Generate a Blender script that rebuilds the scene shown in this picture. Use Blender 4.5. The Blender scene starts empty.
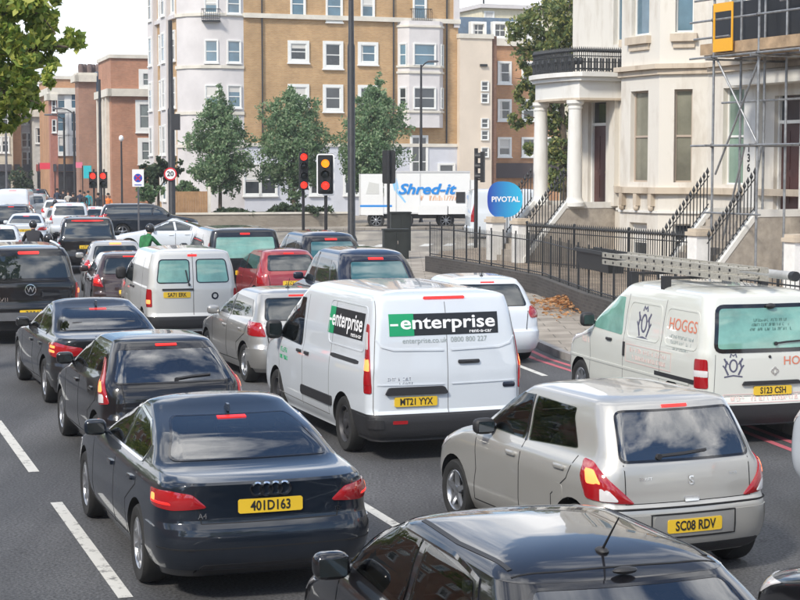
import bpy, bmesh, math, random
import numpy as np
from mathutils import Vector, Matrix
random.seed(7)
R = math.radians
HAZE = .0005
SC = bpy.context.scene
COL = SC.collection

# ------------------------------------------------------------------ camera, world, sun, exposure
CAM_H, FPX, PITCH = 3.42, 1720.0, math.atan(134 / 1720.0)
cd = bpy.data.cameras.new('camera')
cam = bpy.data.objects.new('camera', cd); COL.objects.link(cam)
cam.location = (0, 0, CAM_H); cam.rotation_euler = (math.pi / 2 - PITCH, 0, 0)
cd.sensor_width = 36.0; cd.lens = FPX / 800 * 36.0
cd.clip_start = 0.1; cd.clip_end = 4000
SC.camera = cam

SUN_EL, SUN_AZ = R(42), R(215)      # behind the camera and to its left
w = bpy.data.worlds.new('World'); SC.world = w; w.use_nodes = True
nt = w.node_tree; nt.nodes.clear()
out = nt.nodes.new('ShaderNodeOutputWorld'); bg = nt.nodes.new('ShaderNodeBackground')
sky = nt.nodes.new('ShaderNodeTexSky'); sky.sky_type = 'NISHITA'; sky.sun_disc = False
sky.sun_elevation = SUN_EL; sky.sun_rotation = SUN_AZ; sky.air_density = 1.0; sky.dust_density = .3; sky.ozone_density = 3.5
bg.inputs['Strength'].default_value = 0.125
tc = nt.nodes.new('ShaderNodeTexCoord')
mp = nt.nodes.new('ShaderNodeMapping'); mp.inputs['Scale'].default_value = (1, 1, 2.0)
nz = nt.nodes.new('ShaderNodeTexNoise'); nz.inputs['Scale'].default_value = 3.1; nz.inputs['Detail'].default_value = 9; nz.inputs['Roughness'].default_value = .56
rp = nt.nodes.new('ShaderNodeValToRGB'); rp.color_ramp.elements[0].position = .455; rp.color_ramp.elements[1].position = .60
nz2 = nt.nodes.new('ShaderNodeTexNoise'); nz2.inputs['Scale'].default_value = 5; nz2.inputs['Detail'].default_value = 6
rp2 = nt.nodes.new('ShaderNodeValToRGB')
rp2.color_ramp.elements[0].color = (5.2, 5.6, 6.3, 1); rp2.color_ramp.elements[1].color = (13.0, 12.9, 12.8, 1)
rp2.color_ramp.elements[0].position = .3; rp2.color_ramp.elements[1].position = .62
# thick bright cloud low over the rooftops
sep = nt.nodes.new('ShaderNodeSeparateXYZ'); mr = nt.nodes.new('ShaderNodeMapRange')
mr.inputs['From Min'].default_value = .125; mr.inputs['From Max'].default_value = .075; mr.inputs['To Min'].default_value = 0; mr.inputs['To Max'].default_value = .9
mx0 = nt.nodes.new('ShaderNodeMath'); mx0.operation = 'MAXIMUM'
mix = nt.nodes.new('ShaderNodeMix'); mix.data_type = 'RGBA'
L = nt.links.new
L(tc.outputs['Generated'], mp.inputs['Vector']); L(mp.outputs['Vector'], nz.inputs['Vector']); L(mp.outputs['Vector'], nz2.inputs['Vector'])
L(nz.outputs['Fac'], rp.inputs['Fac']); L(nz2.outputs['Fac'], rp2.inputs['Fac'])
L(tc.outputs['Generated'], sep.inputs[0]); L(sep.outputs['Z'], mr.inputs['Value'])
mry = nt.nodes.new('ShaderNodeMapRange'); mry.inputs['From Min'].default_value = .2; mry.inputs['From Max'].default_value = .75     # the bank stands ahead only
mul = nt.nodes.new('ShaderNodeMath'); mul.operation = 'MULTIPLY'
L(sep.outputs['Y'], mry.inputs['Value']); L(mry.outputs['Result'], mul.inputs[0]); L(mr.outputs['Result'], mul.inputs[1])
L(rp.outputs['Color'], mx0.inputs[0]); L(mul.outputs[0], mx0.inputs[1])
L(mx0.outputs[0], mix.inputs['Factor']); L(sky.outputs['Color'], mix.inputs['A']); L(rp2.outputs['Color'], mix.inputs['B'])
L(mix.outputs['Result'], bg.inputs['Color']); L(bg.outputs[0], out.inputs['Surface'])

sd = bpy.data.lights.new('sun', 'SUN'); sd.energy = 2.5; sd.angle = R(8); sd.color = (1.0, .93, .82)
so = bpy.data.objects.new('sun', sd); COL.objects.link(so)
sv = Vector((math.sin(SUN_AZ) * math.cos(SUN_EL), math.cos(SUN_AZ) * math.cos(SUN_EL), math.sin(SUN_EL)))
so.rotation_euler = sv.to_track_quat('Z', 'Y').to_euler(); so.location = sv * 50

SC.view_settings.view_transform = 'Standard'; SC.view_settings.look = 'None'
SC.view_settings.exposure = 0.65; SC.view_settings.gamma = 1.0; SC.view_settings.use_curve_mapping = False
SC.render.resolution_x, SC.render.resolution_y = 1024, 768

# ------------------------------------------------------------------ finding where things stand
_c, _s = math.cos(PITCH), math.sin(PITCH)
def ray(px, py):
    a, b = (px - 400) / FPX, (300 - py) / FPX
    return Vector((a, _c + b * _s, -_s + b * _c))
def G(px, py, h=0.0):                       # the point at height h seen at a place of the photo
    d = ray(px, py); t = (h - CAM_H) / d.z
    return Vector((0, 0, CAM_H)) + d * t
def AT(px, py, Y):                          # the point at distance Y
    d = ray(px, py); t = Y / d.y
    return Vector((0, 0, CAM_H)) + d * t

# ------------------------------------------------------------------ materials
MATS = {}
def _mat(name):
    m = bpy.data.materials.new(name); m.use_nodes = True
    return m, m.node_tree, m.node_tree.nodes['Principled BSDF']
def sm(name, col, rough=.6, metal=0.0, coat=0.0, coatr=.03, emit=0.0, ecol=None, ior=1.5, spec=.5, var=0.0, vscale=3.0, bump=0.0, bscale=40, trans=0.0):
    if name in MATS: return MATS[name]
    m, t, b = _mat(name)
    b.inputs['Base Color'].default_value = (*col, 1); b.inputs['Roughness'].default_value = rough; b.inputs['Metallic'].default_value = metal
    b.inputs['Coat Weight'].default_value = coat; b.inputs['Coat Roughness'].default_value = coatr; b.inputs['IOR'].default_value = ior
    b.inputs['Specular IOR Level'].default_value = spec
    if trans: b.inputs['Transmission Weight'].default_value = trans
    if emit:
        b.inputs['Emission Color'].default_value = (*(ecol or col), 1); b.inputs['Emission Strength'].default_value = emit
    if var or bump:
        tcn = t.nodes.new('ShaderNodeTexCoord')
    if var:
        n = t.nodes.new('ShaderNodeTexNoise'); n.inputs['Scale'].default_value = vscale; n.inputs['Detail'].default_value = 7; n.inputs['Roughness'].default_value = .62
        r = t.nodes.new('ShaderNodeValToRGB'); r.color_ramp.elements[0].position = .3; r.color_ramp.elements[1].position = .7
        r.color_ramp.elements[0].color = (*[c * (1 - var) for c in col], 1); r.color_ramp.elements[1].color = (*[min(1, c * (1 + var)) for c in col], 1)
        t.links.new(tcn.outputs['Object'], n.inputs['Vector']); t.links.new(n.outputs['Fac'], r.inputs['Fac']); t.links.new(r.outputs['Color'], b.inputs['Base Color'])
    if bump:
        n2 = t.nodes.new('ShaderNodeTexNoise'); n2.inputs['Scale'].default_value = bscale; n2.inputs['Detail'].default_value = 5
        bp = t.nodes.new('ShaderNodeBump'); bp.inputs['Strength'].default_value = bump; bp.inputs['Distance'].default_value = .02
        t.links.new(tcn.outputs['Object'], n2.inputs['Vector']); t.links.new(n2.outputs['Fac'], bp.inputs['Height']); t.links.new(bp.outputs['Normal'], b.inputs['Normal'])
    MATS[name] = m
    return m
def paint(name, col, metal=.0, rough=.32, coat=1.0, dirt=.12):
    """car paint: clear coat over colour, with road film low on the panels"""
    if name in MATS: return MATS[name]
    m, t, b = _mat(name)
    b.inputs['Metallic'].default_value = metal; b.inputs['Coat Weight'].default_value = coat; b.inputs['Coat IOR'].default_value = 1.55; b.inputs['Specular IOR Level'].default_value = .5 if max(col) > .2 else .12
    tcn = t.nodes.new('ShaderNodeTexCoord')
    n = t.nodes.new('ShaderNodeTexNoise'); n.inputs['Scale'].default_value = 2.2; n.inputs['Detail'].default_value = 8
    sp = t.nodes.new('ShaderNodeSeparateXYZ'); mr = t.nodes.new('ShaderNodeMapRange')
    mr.inputs['From Min'].default_value = .75; mr.inputs['From Max'].default_value = .2; mr.inputs['To Min'].default_value = .15; mr.inputs['To Max'].default_value = 1.2
    mu = t.nodes.new('ShaderNodeMath'); mu.operation = 'MULTIPLY'; mu2 = t.nodes.new('ShaderNodeMath'); mu2.operation = 'MULTIPLY'; mu2.inputs[1].default_value = dirt * 2.2
    mu2.use_clamp = True
    mi = t.nodes.new('ShaderNodeMix'); mi.data_type = 'RGBA'; mi.inputs['A'].default_value = (*col, 1); mi.inputs['B'].default_value = (.16, .145, .125, 1)
    ra = t.nodes.new('ShaderNodeMath'); ra.operation = 'MULTIPLY_ADD'; ra.inputs[1].default_value = .6; ra.inputs[2].default_value = .02
    t.links.new(tcn.outputs['Object'], n.inputs['Vector']); t.links.new(tcn.outputs['Object'], sp.inputs[0]); t.links.new(sp.outputs['Z'], mr.inputs['Value'])
    t.links.new(n.outputs['Fac'], mu.inputs[0]); t.links.new(mr.outputs['Result'], mu.inputs[1]); t.links.new(mu.outputs[0], mu2.inputs[0])
    t.links.new(mu2.outputs[0], mi.inputs['Factor']); t.links.new(mi.outputs['Result'], b.inputs['Base Color'])
    t.links.new(mu2.outputs[0], ra.inputs[0]); t.links.new(ra.outputs[0], b.inputs['Coat Roughness'])
    b.inputs['Roughness'].default_value = rough
    MATS[name] = m
    return m
def brick(name, c1, c2, mortar, scale=1.0, rough=.85, stain=.25):
    if name in MATS: return MATS[name]
    m, t, b = _mat(name); b.inputs['Roughness'].default_value = rough; b.inputs['Specular IOR Level'].default_value = .25
    tcn = t.nodes.new('ShaderNodeTexCoord'); sp = t.nodes.new('ShaderNodeSeparateXYZ'); ad = t.nodes.new('ShaderNodeMath'); ad.operation = 'ADD'
    cb = t.nodes.new('ShaderNodeCombineXYZ'); br = t.nodes.new('ShaderNodeTexBrick')
    br.inputs['Scale'].default_value = scale; br.inputs['Brick Width'].default_value = .225; br.inputs['Row Height'].default_value = .075; br.inputs['Mortar Size'].default_value = .010
    br.inputs['Color1'].default_value = (*c1, 1); br.inputs['Color2'].default_value = (*c2, 1); br.inputs['Mortar'].default_value = (*mortar, 1)
    n = t.nodes.new('ShaderNodeTexNoise'); n.inputs['Scale'].default_value = .55; n.inputs['Detail'].default_value = 8; n.inputs['Roughness'].default_value = .65
    r = t.nodes.new('ShaderNodeValToRGB'); r.color_ramp.elements[0].position = .3; r.color_ramp.elements[1].position = .7
    r.color_ramp.elements[0].color = (1 - stain, 1 - stain, 1 - stain, 1); r.color_ramp.elements[1].color = (1 + stain * .5,) * 3 + (1,)
    mi = t.nodes.new('ShaderNodeMix'); mi.data_type = 'RGBA'; mi.blend_type = 'MULTIPLY'; mi.inputs['Factor'].default_value = 1
    L = t.links.new
    L(tcn.outputs['Object'], sp.inputs[0]); L(sp.outputs['X'], ad.inputs[0]); L(sp.outputs['Y'], ad.inputs[1]); L(ad.outputs[0], cb.inputs['X']); L(sp.outputs['Z'], cb.inputs['Y'])
    L(cb.outputs[0], br.inputs['Vector']); L(tcn.outputs['Object'], n.inputs['Vector']); L(n.outputs['Fac'], r.inputs['Fac'])
    L(br.outputs['Color'], mi.inputs['A']); L(r.outputs['Color'], mi.inputs['B']); L(mi.outputs['Result'], b.inputs['Base Color'])
    MATS[name] = m
    return m
def leafmat(name, c1, c2, c3):
    if name in MATS: return MATS[name]
    m, t, b = _mat(name); b.inputs['Roughness'].default_value = .5; b.inputs['Specular IOR Level'].default_value = .35
    g = t.nodes.new('ShaderNodeNewGeometry'); r = t.nodes.new('ShaderNodeValToRGB')
    r.color_ramp.elements[0].color = (*c1, 1); r.color_ramp.elements[1].color = (*c3, 1); e = r.color_ramp.elements.new(.55); e.color = (*c2, 1)
    tr = t.nodes.new('ShaderNodeBsdfTranslucent'); ms = t.nodes.new('ShaderNodeMixShader'); ms.inputs[0].default_value = .38
    o = t.nodes['Material Output']; L = t.links.new
    L(g.outputs['Random Per Island'], r.inputs['Fac']); L(r.outputs['Color'], b.inputs['Base Color']); L(r.outputs['Color'], tr.inputs['Color'])
    L(b.outputs[0], ms.inputs[1]); L(tr.outputs[0], ms.inputs[2]); L(ms.outputs[0], o.inputs['Surface'])
    MATS[name] = m
    return m

# ------------------------------------------------------------------ mesh building
class MB:
    def __init__(s): s.v = []; s.f = []; s.m = []
    def add(s, vs, fs, mi=0):
        o = len(s.v); s.v += [tuple(p) for p in vs]
        s.f += [tuple(i + o for i in f) for f in fs]; s.m += [mi] * len(fs)
        return s
    def box(s, x0, x1, y0, y1, z0, z1, mi=0, M=None):
        vs = [(x0, y0, z0), (x1, y0, z0), (x1, y1, z0), (x0, y1, z0), (x0, y0, z1), (x1, y0, z1), (x1, y1, z1), (x0, y1, z1)]
        if M: vs = [tuple(M @ Vector(p)) for p in vs]
        return s.add(vs, [(0, 3, 2, 1), (4, 5, 6, 7), (0, 1, 5, 4), (1, 2, 6, 5), (2, 3, 7, 6), (3, 0, 4, 7)], mi)
    def tube(s, pts, r, n=8, mi=0, cap=True):
        pts = [Vector(p) for p in pts]; rs = r if isinstance(r, (list, tuple)) else [r] * len(pts)
        rings = []; up = Vector((.13, .27, .95)).normalized()
        for i, p in enumerate(pts):
            t = (pts[min(i + 1, len(pts) - 1)] - pts[max(i - 1, 0)]).normalized()
            a = t.cross(up)
            if a.length < .05: a = t.cross(Vector((1, 0, 0)))
            a.normalize(); b = t.cross(a)
            rings.append([p + (a * math.cos(k * 2 * math.pi / n) + b * math.sin(k * 2 * math.pi / n)) * rs[i] for k in range(n)])
        vs = [q for rg in rings for q in rg]; fs = []
        for i in range(len(pts) - 1):
            for k in range(n):
                k2 = (k + 1) % n
                fs.append((i * n + k, i * n + k2, (i + 1) * n + k2, (i + 1) * n + k))
        if cap: fs += [tuple(range(n))[::-1], tuple((len(pts) - 1) * n + k for k in range(n))]
        return s.add(vs, fs, mi)
    def lathe(s, prof, n=20, c=(0, 0, 0), axis='z', mi=0, a0=0.0):
        vs = []; fs = []
        for (r, h) in prof:
            for k in range(n):
                a = a0 + k * 2 * math.pi / n; x, y = r * math.cos(a), r * math.sin(a)
                p = (x, y, h) if axis == 'z' else ((h, x, y) if axis == 'x' else (x, h, y))
                vs.append((p[0] + c[0], p[1] + c[1], p[2] + c[2]))
        for i in range(len(prof) - 1):
            for k in range(n):
                k2 = (k + 1) % n
                fs.append((i * n + k, i * n + k2, (i + 1) * n + k2, (i + 1) * n + k))
        return s.add(vs, fs, mi)
    def prism(s, poly, z0, z1, mi=0, M=None):
        n = len(poly); vs = [(p[0], p[1], z0) for p in poly] + [(p[0], p[1], z1) for p in poly]
        if M: vs = [tuple(M @ Vector(p)) for p in vs]
        fs = [tuple(range(n))[::-1], tuple(range(n, 2 * n))] + [(k, (k + 1) % n, n + (k + 1) % n, n + k) for k in range(n)]
        return s.add(vs, fs, mi)
    def ball(s, c, r, n=10, m=7, mi=0, p=1.0):
        rx, ry, rz = r if isinstance(r, (tuple, list)) else (r, r, r); vs = []; fs = []
        f = lambda q: math.copysign(abs(q) ** p, q)
        for i in range(m + 1):
            t = math.pi * i / m
            for k in range(n):
                a = 2 * math.pi * k / n
                vs.append((c[0] + rx * f(math.sin(t)) * f(math.cos(a)), c[1] + ry * f(math.sin(t)) * f(math.sin(a)), c[2] + rz * f(math.cos(t))))
        for i in range(m):
            for k in range(n):
                k2 = (k + 1) % n; fs.append((i * n + k, (i + 1) * n + k, (i + 1) * n + k2, i * n + k2))
        return s.add(vs, fs, mi)
    def mesh(s, name, mats, smooth=35, weld=True, recalc=True):
        me = bpy.data.meshes.new(name); me.from_pydata(s.v, [], s.f)
        for m in (mats if isinstance(mats, (list, tuple)) else [mats]): me.materials.append(m)
        me.polygons.foreach_set('material_index', s.m)
        if weld or recalc:
            bm = bmesh.new(); bm.from_mesh(me)
            if weld: bmesh.ops.remove_doubles(bm, verts=bm.verts, dist=1e-5)
            if recalc: bmesh.ops.recalc_face_normals(bm, faces=bm.faces)
            bm.to_mesh(me); bm.free()
        if smooth:
            me.polygons.foreach_set('use_smooth', [True] * len(me.polygons))
            if smooth < 180: me.set_sharp_from_angle(angle=R(smooth))
        return me
    def build(s, name, mats, parent=None, smooth=35, weld=True, recalc=True):
        return ob(name, s.mesh(name, mats, smooth, weld, recalc), parent)
def ob(name, data, parent=None):
    o = bpy.data.objects.new(name, data); COL.objects.link(o)
    if parent: o.parent = parent
    return o
def tag(o, label, cat, group=None, kind=None):
    if label: o['label'] = label
    if cat: o['category'] = cat
    if group: o['group'] = group
    if kind: o['kind'] = kind
    return o
def thing(name, label, cat, loc=(0, 0, 0), rz=0.0, group=None):
    o = ob(name, None); o.empty_display_size = .3
    o.location = loc; o.rotation_euler = (0, 0, rz)
    return tag(o, label, cat, group)
def copy_tree(o, loc=None, rz=None, label=None, parent=None, group=None):
    c = o.copy(); COL.objects.link(c)
    if parent: c.parent = parent
    if loc is not None: c.location = loc
    if rz is not None: c.rotation_euler = (0, 0, rz)
    if label: c['label'] = label
    if group: c['group'] = group
    for ch in list(o.children): copy_tree(ch, parent=c)
    return c
def structure(o): o['kind'] = 'structure'; return o

_TX = {}
def text2d(s, size, bold=0.0, shear=0.0, align='CENTER', spacing=1.0):
    """flat lettering as (verts, faces) in its own plane"""
    k = (s, size, bold, shear, align, spacing)
    if k in _TX: return _TX[k]
    cu = bpy.data.curves.new('lettering', 'FONT'); cu.body = s; cu.size = size; cu.offset = bold * size; cu.shear = shear
    cu.align_x = align; cu.align_y = 'CENTER'; cu.resolution_u = 3; cu.space_character = spacing
    o = bpy.data.objects.new('lettering', cu); COL.objects.link(o)
    dg = bpy.context.evaluated_depsgraph_get(); me = bpy.data.meshes.new_from_object(o.evaluated_get(dg))
    vs = [(v.co.x, v.co.y) for v in me.vertices]; fs = [tuple(p.vertices) for p in me.polygons]
    bpy.data.objects.remove(o); bpy.data.curves.remove(cu); bpy.data.meshes.remove(me)
    _TX[k] = (vs, fs)
    return vs, fs
# ------------------------------------------------------------------ ground
def asphalt(name, col, patchy=.35, wet=.0):
    m, t, b = _mat(name); tcn = t.nodes.new('ShaderNodeTexCoord'); L = t.links.new
    n1 = t.nodes.new('ShaderNodeTexNoise'); n1.inputs['Scale'].default_value = .35; n1.inputs['Detail'].default_value = 6
    n2 = t.nodes.new('ShaderNodeTexNoise'); n2.inputs['Scale'].default_value = 38; n2.inputs['Detail'].default_value = 6
    vo = t.nodes.new('ShaderNodeTexVoronoi'); vo.inputs['Scale'].default_value = 110
    r = t.nodes.new('ShaderNodeValToRGB'); r.color_ramp.elements[0].position = .3; r.color_ramp.elements[1].position = .72
    r.color_ramp.elements[0].color = (*[c * (1 - patchy) for c in col], 1); r.color_ramp.elements[1].color = (*[c * (1 + patchy) for c in col], 1)
    mi = t.nodes.new('ShaderNodeMix'); mi.data_type = 'RGBA'; mi.blend_type = 'OVERLAY'; mi.inputs['Factor'].default_value = .75
    bp = t.nodes.new('ShaderNodeBump'); bp.inputs['Strength'].default_value = .35; bp.inputs['Distance'].default_value = .006
    mr = t.nodes.new('ShaderNodeMapRange'); mr.inputs['To Min'].default_value = .62; mr.inputs['To Max'].default_value = .9
    rg_ = t.nodes.new('ShaderNodeValToRGB'); rg_.color_ramp.elements[0].position = .34; rg_.color_ramp.elements[1].position = .68; rg_.color_ramp.elements[0].color = (.12, .12, .12, 1); rg_.color_ramp.elements[1].color = (.88, .87, .85, 1)
    mpw = t.nodes.new('ShaderNodeMapping'); mpw.inputs['Rotation'].default_value = (0, 0, R(-18)); mpw.inputs['Scale'].default_value = (1.1, .09, 1)
    n3 = t.nodes.new('ShaderNodeTexNoise'); n3.inputs['Scale'].default_value = 1.0; n3.inputs['Detail'].default_value = 5; r3 = t.nodes.new('ShaderNodeValToRGB'); r3.color_ramp.elements[0].position = .36; r3.color_ramp.elements[1].position = .62; r3.color_ramp.elements[0].color = (.55, .55, .56, 1); r3.color_ramp.elements[1].color = (1.1, 1.1, 1.08, 1)
    n4 = t.nodes.new('ShaderNodeTexNoise'); n4.inputs['Scale'].default_value = 1.7; n4.inputs['Detail'].default_value = 9; n4.inputs['Roughness'].default_value = .7; r4 = t.nodes.new('ShaderNodeValToRGB'); r4.color_ramp.elements[0].position = .30; r4.color_ramp.elements[1].position = .40; r4.color_ramp.elements[0].color = (.45, .45, .45, 1); r4.color_ramp.elements[1].color = (1, 1, 1, 1)
    m3 = t.nodes.new('ShaderNodeMix'); m3.data_type = 'RGBA'; m3.blend_type = 'MULTIPLY'; m3.inputs['Factor'].default_value = .8; m4 = t.nodes.new('ShaderNodeMix'); m4.data_type = 'RGBA'; m4.blend_type = 'MULTIPLY'; m4.inputs['Factor'].default_value = .8
    L(tcn.outputs['Object'], mpw.inputs[0]); L(mpw.outputs[0], n3.inputs['Vector']); L(tcn.outputs['Object'], n4.inputs['Vector']); L(n3.outputs['Fac'], r3.inputs['Fac']); L(n4.outputs['Fac'], r4.inputs['Fac'])
    L(tcn.outputs['Object'], n1.inputs['Vector']); L(tcn.outputs['Object'], n2.inputs['Vector']); L(tcn.outputs['Object'], vo.inputs['Vector'])
    L(n1.outputs['Fac'], r.inputs['Fac']); L(r.outputs['Color'], mi.inputs['A']); L(n2.outputs['Fac'], rg_.inputs['Fac']); L(rg_.outputs['Color'], mi.inputs['B']); L(mi.outputs['Result'], m3.inputs['A']); L(r3.outputs['Color'], m3.inputs['B']); L(m3.outputs['Result'], m4.inputs['A']); L(r4.outputs['Color'], m4.inputs['B']); L(m4.outputs['Result'], b.inputs['Base Color'])
    L(vo.outputs['Distance'], bp.inputs['Height']); L(bp.outputs['Normal'], b.inputs['Normal']); L(n1.outputs['Fac'], mr.inputs['Value']); L(mr.outputs['Result'], b.inputs['Roughness'])
    return m
def paving(name, col, sc=1.0):
    m, t, b = _mat(name); tcn = t.nodes.new('ShaderNodeTexCoord'); L = t.links.new
    br = t.nodes.new('ShaderNodeTexBrick'); br.inputs['Scale'].default_value = sc; br.inputs['Brick Width'].default_value = .75; br.inputs['Row Height'].default_value = .6; br.inputs['Mortar Size'].default_value = .012
    br.inputs['Color1'].default_value = (*col, 1); br.inputs['Color2'].default_value = (*[c * .82 for c in col], 1); br.inputs['Mortar'].default_value = (*[c * .4 for c in col], 1)
    n = t.nodes.new('ShaderNodeTexNoise'); n.inputs['Scale'].default_value = 1.4; n.inputs['Detail'].default_value = 8
    r = t.nodes.new('ShaderNodeValToRGB'); r.color_ramp.elements[0].color = (.6, .58, .55, 1); r.color_ramp.elements[1].color = (1.15, 1.13, 1.1, 1); r.color_ramp.elements[0].position = .3; r.color_ramp.elements[1].position = .7
    mi = t.nodes.new('ShaderNodeMix'); mi.data_type = 'RGBA'; mi.blend_type = 'MULTIPLY'; mi.inputs['Factor'].default_value = 1
    L(tcn.outputs['Object'], br.inputs['Vector']); L(tcn.outputs['Object'], n.inputs['Vector']); L(n.outputs['Fac'], r.inputs['Fac']); L(br.outputs['Color'], mi.inputs['A']); L(r.outputs['Color'], mi.inputs['B'])
    L(mi.outputs['Result'], b.inputs['Base Color']); b.inputs['Roughness'].default_value = .85
    return m
def sheet(name, poly, z, mat, thick=0.0):
    m = MB()
    if thick: m.prism(poly, z - thick, z)
    else: m.add([(p[0], p[1], z) for p in poly], [tuple(range(len(poly)))])
    return structure(m.build(name, mat, smooth=0))
ASPH = asphalt('asphalt', (.080, .081, .086))
sheet('road', [(-300, -80), (300, -80), (300, 700), (-300, 700)], 0, ASPH)
ASPH2 = asphalt('sunlit_asphalt', (.30, .27, .225), .2)  # sunlight on the junction put into a paler base colour
def dirv(a): return Vector((-math.sin(R(a)), math.cos(R(a)), 0))
sheet('cross_road', [(-1.9, 64), (60, 86), (60, 104), (-9, 88.5)], .004, ASPH2)
PAVE = paving('paving_slabs', (.37, .335, .29)); KERB = sm('kerb_stone', (.27, .26, .25), rough=.8, var=.3, vscale=2)
kerb_line = [(9.0, 2), (6.4, 14), (5.45, 20), (4.45, 25), (2.98, 30.5), (2.62, 32.8), (1.2, 44), (-.6, 56), (-1.3, 61), (-1.1, 64), (.5, 66.5), (6, 69), (60, 88)]
sheet('pavement', kerb_line + [(80, 80), (80, 2)], .125, PAVE, .5)
m = MB()
for (a, b) in zip(kerb_line[:-1], kerb_line[1:]):
    a, b = Vector((*a, 0)), Vector((*b, 0)); t = (b - a).normalized(); n = Vector((-t.y, t.x, 0)); L_ = (b - a).length; k = max(1, int(L_ / .9))
    for i in range(k):
        p, q = a + t * (L_ * i / k + .006), a + t * (L_ * (i + 1) / k - .006)
        v = [p + n * .13, q + n * .13, q - n * .004, p - n * .004]
        m.add([(x.x, x.y, -.05) for x in v] + [(x.x, x.y, .131) for x in v], [(4, 5, 6, 7), (0, 1, 5, 4), (1, 2, 6, 5), (2, 3, 7, 6), (3, 0, 4, 7)])
structure(m.build('kerb', KERB, smooth=0))
sheet('far_pavement', [(-14, 88), (-2.6, 91.2), (60, 110), (60, 140), (-24, 118)], .125, PAVE, .5)
# painted markings
def worn_paint(name, col, wear=.47):
    m, t, b = _mat(name); tcn = t.nodes.new('ShaderNodeTexCoord'); n = t.nodes.new('ShaderNodeTexNoise'); n.inputs['Scale'].default_value = 7; n.inputs['Detail'].default_value = 10; n.inputs['Roughness'].default_value = .75
    r = t.nodes.new('ShaderNodeValToRGB'); r.color_ramp.elements[0].position = wear - .08; r.color_ramp.elements[1].position = wear + .03; r.color_ramp.elements[0].color = (.13, .13, .13, 1); r.color_ramp.elements[1].color = (*col, 1)
    e = r.color_ramp.elements.new(wear); e.color = (*[c * .62 for c in col], 1)
    t.links.new(tcn.outputs['Object'], n.inputs['Vector']); t.links.new(n.outputs['Fac'], r.inputs['Fac']); t.links.new(r.outputs['Color'], b.inputs['Base Color']); b.inputs['Roughness'].default_value = .75
    return m
ROADPAINT = worn_paint('road_paint', (.56, .55, .51), .42); REDPAINT = sm('red_route_paint', (.42, .10, .12), rough=.75, var=.2, vscale=6)
def stripe(mb, a, b, wd, z=.004):
    a, b = Vector((a[0], a[1], 0)), Vector((b[0], b[1], 0)); t = (b - a).normalized(); n = Vector((-t.y, t.x, 0)) * wd / 2
    mb.add([(p.x, p.y, z) for p in (a - n, a + n, b + n, b - n)], [(0, 1, 2, 3)])
m = MB()
l1a, l1b = G(93, 552), G(14, 444); d1 = (l1b - l1a).normalized()
for k in range(-3, 22):
    s = G(121.5, 592) + d1 * (k * 5.95 - .2)
    stripe(m, s, s + d1 * 4.1, .12)
l2 = G(374, 512)
for k in range(-4, 22):
    s = l2 + d1 * (k * 5.95 - 1.4); stripe(m, s, s + d1 * 4.1, .11)
l3 = G(527, 369); d3 = dirv(13)
for k in range(-4, 6):
    s = l3 + d3 * (k * 5.95 - 1.0); stripe(m, s, s + d3 * 2.0, .11)
structure(m.build('lane_marking', ROADPAINT, smooth=0))
m = MB()
for off in (.22, .47):
    for (a, b) in zip(kerb_line[:8], kerb_line[1:8]):
        a, b = Vector((*a, 0)), Vector((*b, 0)); t = (b - a).normalized(); n = Vector((-t.y, t.x, 0)) * (.13 + off); stripe(m, a + n, b + n, .10)
structure(m.build('red_line', REDPAINT, smooth=0))
m = MB()
for k in range(14): stripe(m, (-10 + k * 1.0, 70.0 + k * .3), (-9.7 + k * 1.0, 72.4 + k * .3), .4, .008)
structure(m.build('stop_line', ROADPAINT, smooth=0))
# 

# ------------------------------------------------------------------ walls with openings, windows
def frame_pts(o, u, n): return Vector(o), Vector(u).normalized(), Vector(n).normalized()
def wall_grid(mb, o, u, n, u1, v0, v1, holes=(), depth=.18, mi=0):
    """a wall face from o along u, heights v0..v1, with reveals round its openings"""
    o, u, n = frame_pts(o, u, n); us = sorted({0, u1, *[h[0] for h in holes], *[h[1] for h in holes]}); vs = sorted({v0, v1, *[h[2] for h in holes], *[h[3] for h in holes]})
    P = lambda a, b, d=0: tuple(o + u * a + n * -d + Vector((0, 0, b)))
    for i in range(len(us) - 1):
        for j in range(len(vs) - 1):
            a, b = (us[i] + us[i + 1]) / 2, (vs[j] + vs[j + 1]) / 2
            if any(h[0] < a < h[1] and h[2] < b < h[3] for h in holes): continue
            mb.add([P(us[i], vs[j]), P(us[i + 1], vs[j]), P(us[i + 1], vs[j + 1]), P(us[i], vs[j + 1])], [(0, 1, 2, 3)], mi)
    for h in holes:
        c = [(h[0], h[2]), (h[1], h[2]), (h[1], h[3]), (h[0], h[3])]
        for k in range(4):
            p, q = c[k], c[(k + 1) % 4]; mb.add([P(*p), P(*q), P(*q, depth), P(*p, depth)], [(0, 1, 2, 3)], mi)
def slab(mb, o, u, n, a0, a1, v0, v1, d0, d1, mi=0):
    """box on a wall: along a0..a1, heights v0..v1, standing out d0..d1"""
    o, u, n = frame_pts(o, u, n); P = lambda a, d, b: tuple(o + u * a + n * d + Vector((0, 0, b)))
    mb.add([P(a0, d0, v0), P(a1, d0, v0), P(a1, d1, v0), P(a0, d1, v0), P(a0, d0, v1), P(a1, d0, v1), P(a1, d1, v1), P(a0, d1, v1)],
           [(0, 3, 2, 1), (4, 5, 6, 7), (0, 1, 5, 4), (1, 2, 6, 5), (2, 3, 7, 6), (3, 0, 4, 7)], mi)
WFRAME = sm('window_paint', (.74, .74, .71), rough=.5, var=.06, vscale=2); STONE = sm('pale_stone', (.62, .58, .50), rough=.85, var=.14, vscale=1.2)
def glassmat(name, col, rough=.04): return sm(name, col, rough=rough, ior=1.6, spec=.7, var=.5, vscale=.45)
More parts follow.
